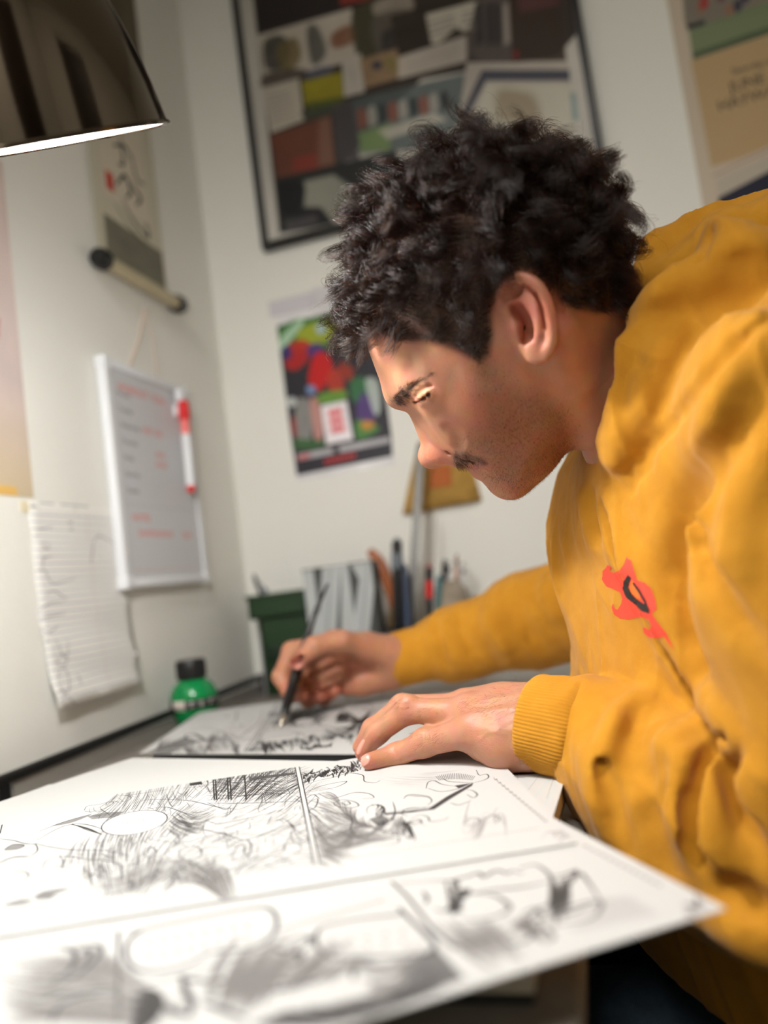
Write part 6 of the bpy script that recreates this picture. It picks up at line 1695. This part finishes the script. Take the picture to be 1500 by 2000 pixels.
# green organiser crate
GC = material('dark_green_plastic', srgb(30, 58, 30), .4)
YC = 1.36
c_l, c_r, c_t = atd(482, 1165, YC), atd(598, 1150, YC), atd(520, 1160, YC)
crate = thing('organiser_crate', (*(c_l[:2] + np.array([.045, .04])), DESK_Z), 'dark green plastic organiser crate standing at the back left of the desk', 'crate')
x0, x1 = c_l[0], c_r[0] - .004; zt = c_t[2]; zm = atd(505, 1210, YC)[2]; dp = .07
def tray(nm, lo, hi, t, parent, mat):
    m = MB(); lo, hi = np.array(lo), np.array(hi)
    m.aabox(lo, (hi[0], hi[1], lo[2] + t)); m.aabox(lo, (lo[0] + t, hi[1], hi[2])); m.aabox((hi[0] - t, lo[1], lo[2]), hi)
    m.aabox(lo, (hi[0], lo[1] + t, hi[2])); m.aabox((lo[0], hi[1] - t, lo[2]), hi)
    return m.build(nm, mat, parent)
tray('top_tray', (x0, YC, zm), (x1, YC + dp, zt), .004, crate, GC)
tray('lower_bin', (x0 + .016, YC + .006, DESK_Z), (x1 - .002, YC + dp - .002, zm), .004, crate, GC)
for k in range(2):
    for m_ in range(2):
        MB().box((x0 + .026 + k * .038, YC + .001, DESK_Z + .014 + m_ * .045), (.030, 0, 0), (0, .005, 0), (0, 0, .036)).build('front_panel', material('darker_green_plastic', srgb(18, 38, 20), .4), crate, bevel=.002)
MB().aabox((x0 - .004, YC - .004, zt - .006), (x1 + .004, YC, zt)).build('rim', GC, crate, bevel=.001)
def stick(name, a, b, r0, r1, mat, label, cat, group=None, tip=None, tipmat=None, tipname='tip'):
    a, b = np.array(a), np.array(b); t = thing(name, a, label, cat, group)
    ax = b - a; L = np.linalg.norm(ax); ax /= L
    MB().lathe([(r0 * .8, 0), (r0, .003), (r1, L - .002), (r1 * .7, L)], a, ax, 14).build('barrel', mat, t, smooth=True)
    if tip: MB().lathe([(r1 * 1.05, L - tip), (r1 * 1.15, L - tip * .6), (r1 * .5, L + .004), (0, L + .006)], a, ax, 14).build(tipname, tipmat, t, smooth=True)
    return t
PBLK = material('black_pen_plastic', srgb(30, 31, 34), .35); PBLU = material('blue_grey_plastic', srgb(74, 86, 108), .35); PTEAL = material('teal_plastic', srgb(70, 112, 116), .4); PWHT = material('white_pen_plastic', srgb(214, 214, 214), .4)
stick('pen', (c_l[0] + .022, YC + .04, zm + .006), atd(497, 1126, YC + .05), .004, .004, PBLK, 'black pen leaning left out of the green crate', 'pen', 'pens in the green crate', .02, PBLK, 'cap')
stick('pen', (c_l[0] + .050, YC + .03, zm + .006), atd(512, 1144, YC + .045), .004, .004, PWHT, 'white pen lying low in the green crate', 'pen', 'pens in the green crate', .02, PBLU, 'cap')
# grey panel left of the crate
g_l, g_r = atd(462, 1220, 1.40), atd(512, 1210, 1.40)
tag(MB().aabox((max(g_l[0], WX + .045), 1.402, DESK_Z), (g_r[0] + .012, 1.410, g_r[2])).build('grey_board', material('pale_grey_plastic', srgb(168, 168, 166), .4), bevel=.002), 'pale grey upright panel between the left wall and the green crate', 'panel')
# standing magazine file with a large pale W
YW = 1.31
wl, wr, wt = atd(590, 1118, YW), atd(728, 1098, YW), atd(600, 1112, YW)
wfile = thing('magazine_file', ((wl[0] + wr[0]) / 2, YW, DESK_Z), 'dark grey file box with a big pale W across its front', 'box')
ww, wh = wr[0] - wl[0] - .004, wt[2] - DESK_Z
cWf = Canvas(ww, wh, 2000, (70, 72, 70)); ow = np.array([wl[0], YW, DESK_Z])
cWf.map = lambda P: np.array([((qq := atd(x, y, YW))[0] - ow[0], qq[2] - ow[2]) for x, y in np.asarray(P, float).reshape(-1, 2)])
w5 = lambda p: K(470, 1040, .30667, p)
PAL = (186, 190, 190)
for pts in ([(385, 250), (460, 235), (520, 640), (470, 760), (430, 640)], [(520, 225), (640, 205), (610, 640), (590, 760), (490, 760), (500, 600)], [(640, 205), (680, 200), (740, 640), (700, 720), (640, 640)], [(700, 205), (870, 180), (820, 640), (800, 760), (730, 760), (720, 560), (755, 300)]):
    cWf.fill(w5(pts), PAL, 1, 3, tex=.12)
cWf.fill(w5([(560, 230), (580, 226), (560, 640), (540, 640)]), (150, 154, 154), .8, 3); cWf.fill(w5([(800, 200), (820, 196), (780, 640), (760, 640)]), (150, 154, 154), .8, 3)
sheet('front_print', (ow[0], YW, DESK_Z + .0005), EX, UP, ww, wh, .003, print_material('pale_letter', cWf, .6), parent=wfile)
FG = material('dark_grey_card', srgb(66, 67, 66), .6)
MB().aabox((ow[0], YW + .003, DESK_Z), (ow[0] + .003, YW + .045, DESK_Z + wh)).build('side_panel', FG, wfile)
MB().aabox((ow[0] + ww - .003, YW + .003, DESK_Z), (ow[0] + ww, YW + .045, DESK_Z + wh)).build('side_panel', FG, wfile)
MB().aabox((ow[0] + .003, YW + .042, DESK_Z), (ow[0] + ww - .003, YW + .045, DESK_Z + wh * .9)).build('back_panel', FG, wfile)
MB().aabox((ow[0] + .003, YW + .003, DESK_Z), (ow[0] + ww - .003, YW + .042, DESK_Z + .003)).build('bottom_panel', FG, wfile)
# pots with brushes, pens and a steel rule
def pot(name, c, r, h, mat, label):
    t = thing(name, c, label, 'cup')
    MB().lathe([(0, 0), (r * .92, 0), (r, .004), (r, h), (r - .003, h), (r - .003, .005), (0, .005)], c, (0, 0, 1), 32).build('cup_wall', mat, t, smooth=True, angle=40)
    MB().lathe([(r + .0012, h * .72), (r + .0022, h * .74), (r + .0012, h * .8)], c, (0, 0, 1), 32).build('band', PBLK, t, smooth=True)
    return t
pc1 = atd(783, 1290, 1.33); pc1[2] = DESK_Z; pot('pen_cup', pc1, .034, .10, material('dark_blue_cup', srgb(44, 48, 58), .4), 'dark cup of drawing tools right of the file box with the W')
pc2 = atd(850, 1290, 1.37); pc2[2] = DESK_Z; pot('pen_cup', pc2, .036, .095, material('charcoal_cup', srgb(58, 60, 66), .4), 'charcoal cup of pens nearer the mustard sleeve')
pc3 = atd(745, 1290, 1.39); pc3[2] = DESK_Z; pot('pen_cup', pc3, .030, .10, material('grey_brown_cup', srgb(120, 112, 100), .5), 'grey-brown cup behind the file box with the W')
ORW = material('orange_wood', rough=.4); add_noise(ORW, 14, srgb(150, 78, 40), srgb(178, 104, 58), .3, .7, stretch=(4, 4, 1))
BRASS = material('brass_ferrule', srgb(188, 150, 84), .3, .8); BRIS = material('dark_bristles', srgb(52, 40, 34), .8)
hn_ = thing('carving_tool', pc3 + np.array([.006, 0, .006]), 'orange wooden tool handle curving up left out of the grey-brown cup', 'tool', 'tools in the cups')
pth = spline([pc3 + np.array([.006, 0, .006]), atd(768, 1190, 1.385), atd(757, 1140, 1.385), atd(742, 1100, 1.385), atd(722, 1076, 1.385)], 24)
MB().tube(pth[6:], [.0075 + .004 * math.sin(math.pi * i / 17) for i in range(18)], 12).build('handle', ORW, hn_, smooth=True)
MB().tube(pth[:8], .0065, 12).build('ferrule', BRASS, hn_, smooth=True)
stick('marker', pc1 + np.array([-.006, -.010, .006]), atd(775, 1056, 1.325), .0095, .0095, PBLK, 'thick black and grey marker standing in the dark cup', 'marker', 'tools in the cups', .05, material('grey_marker_cap', srgb(96, 104, 112), .4), 'cap')
stick('marker', pc1 + np.array([.014, .006, .006]), atd(788, 1106, 1.335), .0075, .0075, PBLU, 'blue-grey marker beside the thick black one', 'marker', 'tools in the cups', .03, PBLU, 'cap')
rl_a, rl_b = pc1 + np.array([.002, .014, .006]), atd(822, 866, 1.40)
ax = rl_b - rl_a; L_ = np.linalg.norm(ax)
rule = thing('steel_rule', rl_a, 'long grey steel rule leaning from the dark cup across the mustard pouch', 'ruler', 'tools in the cups')
STEEL = material('brushed_steel', srgb(112, 110, 106), .4, .35)
blade_ = MB().box(rl_a - EX * .008, ax, EX * .016, (0, .0014, 0)).build('blade', STEEL, rule)
tick = MB()
for k in range(int(L_ / .006)): tick.box(rl_a - EX * .0075 + ax * (k * .006 / L_) - EY * .0002, EX * (.007 if k % 5 == 0 else .004), ax / L_ * .0006, (0, .0002, 0))
tag(tick.build('graduations', PBLK, blade_), kind='stuff')
stick('pen', pc2 + np.array([-.012, 0, .006]), atd(838, 1108, 1.365), .0055, .0065, PBLK, 'pen with a bright red cap in the charcoal cup', 'pen', 'tools in the cups', .055, REDP, 'cap')
stick('pen', pc2 + np.array([.004, -.006, .006]), atd(858, 1128, 1.365), .0055, .006, PTEAL, 'teal pen just right of the red capped one', 'pen', 'tools in the cups', .02, PTEAL, 'cap')
stick('pen', pc2 + np.array([.012, .010, .006]), atd(868, 1098, 1.375), .0045, .0045, PBLK, 'dark pen leaning behind the teal pen', 'pen', 'tools in the cups', .02, PBLK, 'cap')
stick('thin_rod', pc2 + np.array([-.020, .010, .006]), atd(850, 1010, 1.42), .0022, .0016, material('grey_cane', srgb(168, 160, 146), .6), 'thin pale rod rising from the charcoal cup below the pouch', 'rod', 'tools in the cups')
# taupe brush roll
tr = atd(898, 1290, 1.39); tr[2] = DESK_Z
roll = thing('brush_roll', tr, 'taupe cloth brush roll standing behind the mustard sleeve', 'brush roll')
TAU = material('taupe_cloth', rough=.9); add_noise(TAU, 60, srgb(140, 128, 112), srgb(166, 154, 138), .3, .7); add_bump(TAU, 300, .4, .002)
htp = atd(890, 1120, 1.39)[2] - DESK_Z
MB().lathe([(.030, 0), (.034, .02), (.033, htp * .7), (.028, htp * .86), (.020, htp * .94), (.0, htp * .93)], tr, (0, 0, 1), 28).build('cloth', TAU, roll, smooth=True)
for k, (dx, tx, ty) in enumerate(((-.010, 876, 1100), (.004, 892, 1088), (.014, 905, 1104))):
    stick('paint_brush', tr + np.array([dx, 0, htp * .55]), atd(tx, ty, 1.385), .0035, .003, ORW if k == 1 else PWHT, ('white brush handle leftmost in the brush roll', 'orange wood brush handle in the middle of the brush roll', 'white brush handle rightmost in the brush roll')[k], 'brush', 'brushes in the roll', .016, BRIS, 'bristles')

# ------------------------------------------------------------------ dip pen
tipP = on_plane(547, 1421, 2, BOARD_Z + .0008); endP = wp(640, 1140, 1.065)
midP = wp(577, 1322, 1.016)
pen = thing('dip_pen', tipP, 'black dip pen with a silver nib held in the right hand', 'pen')
SILV = material('silver_nib', srgb(206, 198, 184), .22, .9)
pts = spline([tipP, midP, wp(611, 1210, 1.040), endP], 40)
cum = np.concatenate([[0], np.cumsum(np.linalg.norm(np.diff(pts, axis=0), axis=1))])
def along(a, b, n):
    s = np.linspace(a, b, n); return np.stack([np.interp(s, cum, pts[:, i]) for i in range(3)], 1)
MB().tube(along(.0, .022, 8), [.0004, .0010, .0018, .0026, .0030, .0032, .0033, .0033], 12).build('nib', SILV, pen, smooth=True)
MB().tube(along(.018, .030, 4), [.0042, .0056, .0060, .0058], 16).build('ferrule', PBLK, pen, smooth=True)
MB().tube(along(.028, cum[-1], 24), [.0058, .0066, .0070, .0072, .0072, .0072, .0070, .0070, .0068, .0066, .0062, .006, .0056, .0052, .0048, .0044, .004, .0036, .0033, .003, .0027, .0024, .002, .0015], 16).build('holder', material('black_lacquer_holder', srgb(20, 20, 21), .28), pen, smooth=True)

# ------------------------------------------------------------------ desk lamp
LC = wp(102, 279, .525)             # centre of the shade's mouth
LAX = np.array([-0.02, 0.50, -0.865])      # the way the lamp points
vr = ray(102, 279); vr = vr / np.linalg.norm(vr)
upi = CU * math.cos(.05) + CR * math.sin(-.335)
LAX = -(upi - vr * (upi @ vr)); LAX /= np.linalg.norm(LAX); LAX = LAX - vr * .030; LAX /= np.linalg.norm(LAX)
LR = .0795
lamp = thing('desk_lamp', (*LC[:2], DESK_Z), 'dark polished metal desk lamp, its bell shade lit at the upper left', 'lamp')
SHADE = material('polished_dark_nickel', srgb(112, 101, 88), .10, 1.0)
Ns, Ls, bs = nodes(SHADE); bs.inputs['Anisotropic'].default_value = .5
add_bump(SHADE, 60, .04, .001, 2, stretch=(1, 1, 14))
INNER = material('white_enamel', srgb(205, 205, 202), .45)
prof = [(1.0, 0), (.985, .10), (.955, .30), (.90, .55), (.83, .80), (.745, 1.05), (.64, 1.30), (.50, 1.52), (.34, 1.68), (.26, 1.74), (.24, 1.80)]
MB().lathe([(r * LR, h * LR) for r, h in prof], LC, -LAX, 72).build('shade', SHADE, lamp, smooth=True, angle=80)
for o_ in (bpy.data.objects['shade'],):
    bm = bmesh.new(); bm.from_mesh(o_.data)
    big = [f for f in bm.faces if len(f.verts) > 8]; bmesh.ops.delete(bm, geom=big, context='FACES'); bm.to_mesh(o_.data); bm.free()
inn = MB().lathe([((r - .018) * LR, h * LR) for r, h in prof], LC, -LAX, 72).build('shade_lining', INNER, bpy.data.objects['shade'], smooth=True, angle=80)
bm = bmesh.new(); bm.from_mesh(inn.data); big = [f for f in bm.faces if len(f.verts) > 8]; bmesh.ops.delete(bm, geom=big, context='FACES'); bm.to_mesh(inn.data); bm.free()
rimm = []
e_ = np.cross(LAX, (0, 1, 0)); e_ /= np.linalg.norm(e_); g_ = np.cross(LAX, e_)
MB().tube([LC + LR * (math.cos(t) * e_ + math.sin(t) * g_) for t in np.linspace(0, 2 * math.pi, 73)], .0017, 8, cap=False).build('rolled_rim', SHADE, bpy.data.objects['shade'], smooth=True)
top = LC - LAX * LR * 1.78
sock_ = MB().lathe([(.020, 0), (.023, .004), (.023, .05), (.018, .058), (0, .058)], top, -LAX, 32).build('socket', material('black_lamp_socket', srgb(22, 22, 22), .4), lamp, smooth=True, angle=40)
BULB = bpy.data.materials.new('lit_bulb'); BULB.use_nodes = True
bn = BULB.node_tree.nodes; bb_ = bn['Principled BSDF']; bb_.inputs['Emission Color'].default_value = (1, .93, .82, 1); bb_.inputs['Emission Strength'].default_value = 12.0
bl = MB().lathe([(.0, .0), (.018, .004), (.028, .018), (.030, .032), (.024, .048), (.014, .062), (.012, .085)], LC - LAX * LR * .62, -LAX, 32).build('bulb', BULB, sock_, smooth=True)
ARM = material('dark_lamp_arm', srgb(40, 38, 36), .35, .8)
el1 = np.array([WX + .10, LC[1] - .16, 1.62]); foot = np.array([WX + .06, DY0 + .05, DESK_Z])
MB().tube([top - LAX * .056, top - LAX * .085, el1], .006, 12).build('upper_arm', ARM, lamp, smooth=True)
MB().tube([el1, np.array([foot[0], foot[1], DESK_Z + .03])], .0065, 12).build('lower_arm', ARM, lamp, smooth=True)
MB().lathe([(.012, -.012), (.012, .012)], el1, (0, 1, 0), 20).build('elbow_joint', ARM, lamp, smooth=True, angle=40)
MB().lathe([(.045, 0), (.045, .012), (.016, .02), (.010, .034)], foot, (0, 0, 1), 36).build('base', ARM, lamp, smooth=True, angle=40)
LAMP_POS = LC - LAX * LR * .22
ll = bpy.data.lights.new('desk_lamp_light', 'POINT'); ll.shadow_soft_size = .028; ll.energy = LAMP_W; ll.color = (1.0, .995, .975)
lo_ = bpy.data.objects.new('desk_lamp_light', ll); COL.objects.link(lo_); lo_.location = LAMP_POS; lo_.rotation_euler = Vector(LAX).to_track_quat('-Z', 'Y').to_euler()

# ------------------------------------------------------------------ trousers, stool, things on the floor
NAVY = material('dark_blue_denim', rough=.9); add_noise(NAVY, 80, srgb(32, 46, 58), srgb(46, 62, 74), .3, .7); add_bump(NAVY, 900, .4, .001)
TR = Field()
HIPS = cc(0.365, -0.43, 0.67)
for sx, kz in ((-.10, 0), (.10, 0)):
    hp_ = HIPS + CF * sx; kn = hp_ + np.array([-.36, .06, -.02]); an = kn + np.array([.06, 0, -.40])
    an[2] = .07; TR.chain([hp_, kn, an], [.088, .066, .050], .03, kj=.02)
TR.chain([HIPS - CF * .08, HIPS + CF * .08], [.12, .12], .04)
TV, TFc = TR.mesh(HIPS - np.array([.6, .35, .7]), HIPS + np.array([.25, .4, .2]), .006)
mesh_obj('trousers', smooth_verts(TV, TFc, 2), TFc, NAVY, person)
SHOE = material('black_shoe_leather', srgb(20, 20, 20), .45)
SF = None
for sx in (-.10, .10):
    SF = Field()
    hp_ = HIPS + CF * sx; an = hp_ + np.array([-.30, .06, 0]); an[2] = .06
    SF.chain([an + np.array([.03, 0, -.015]), an + np.array([-.08, 0, -.025]), an + np.array([-.16, 0, -.032])], [.045, .038, .028], .02)
    SF.chain([an, an + UP * .05], [.045, .045], .02)
    a_ = SF.mesh(an - .26, an + .15, .005); V_ = a_[0]; V_[:, 2] = np.maximum(V_[:, 2], .002)
    mesh_obj('shoe', V_, a_[1], SHOE, person)
SEATZ = HIPS[2] - .115
st = thing('stool', (HIPS[0] + .03, HIPS[1], 0), 'black padded stool under the seated person', 'stool')
MB().lathe([(0, 0), (.16, 0), (.185, .012), (.185, .04), (.16, .055), (0, .058)], (HIPS[0] + .03, HIPS[1], SEATZ - .06), (0, 0, 1), 40).build('seat', material('black_leatherette', srgb(18, 18, 18), .45), st, smooth=True, angle=50)
for k in range(4):
    a = math.pi / 4 + k * math.pi / 2; c = np.array([HIPS[0] + .03, HIPS[1], 0]); d = np.array([math.cos(a), math.sin(a), 0])
    MB().tube([c + d * .12 + UP * (SEATZ - .06), c + d * .19], .012, 12).build('leg', DMET, st, smooth=True)
MB().tube([np.array([HIPS[0] + .03, HIPS[1], .2]) + .16 * np.array([math.cos(t), math.sin(t), 0]) for t in np.linspace(0, 6.2832, 33)], .007, 8, cap=False).build('foot_ring', DMET, st, smooth=True)
fr_ = np.random.default_rng(8); nf_ = 5000
ang = fr_.uniform(0, 6.2832, nf_); rad_ = .185 * np.sqrt(fr_.uniform(.02, 1, nf_))
ctr = np.array([HIPS[0] + .03, HIPS[1], SEATZ - .06])
root = ctr + np.stack([rad_ * np.cos(ang), rad_ * np.sin(ang), np.where(rad_ > .175, fr_.uniform(.01, .045, nf_), .052)], 1)
dr_ = unit(np.stack([np.cos(ang), np.sin(ang), np.zeros(nf_)], 1) * (rad_ / .185)[:, None] + fr_.normal(0, .35, (nf_, 3)) + np.array([0, 0, .3]))
tt = np.linspace(0, 1, 5)
strands('fur_cover', root[:, None] + dr_[:, None] * (.045 * tt)[None, :, None] - np.array([0, 0, 1.0]) * (.028 * tt ** 2)[None, :, None], .0005, .0001, material('black_fur', srgb(16, 16, 17), .6), st)
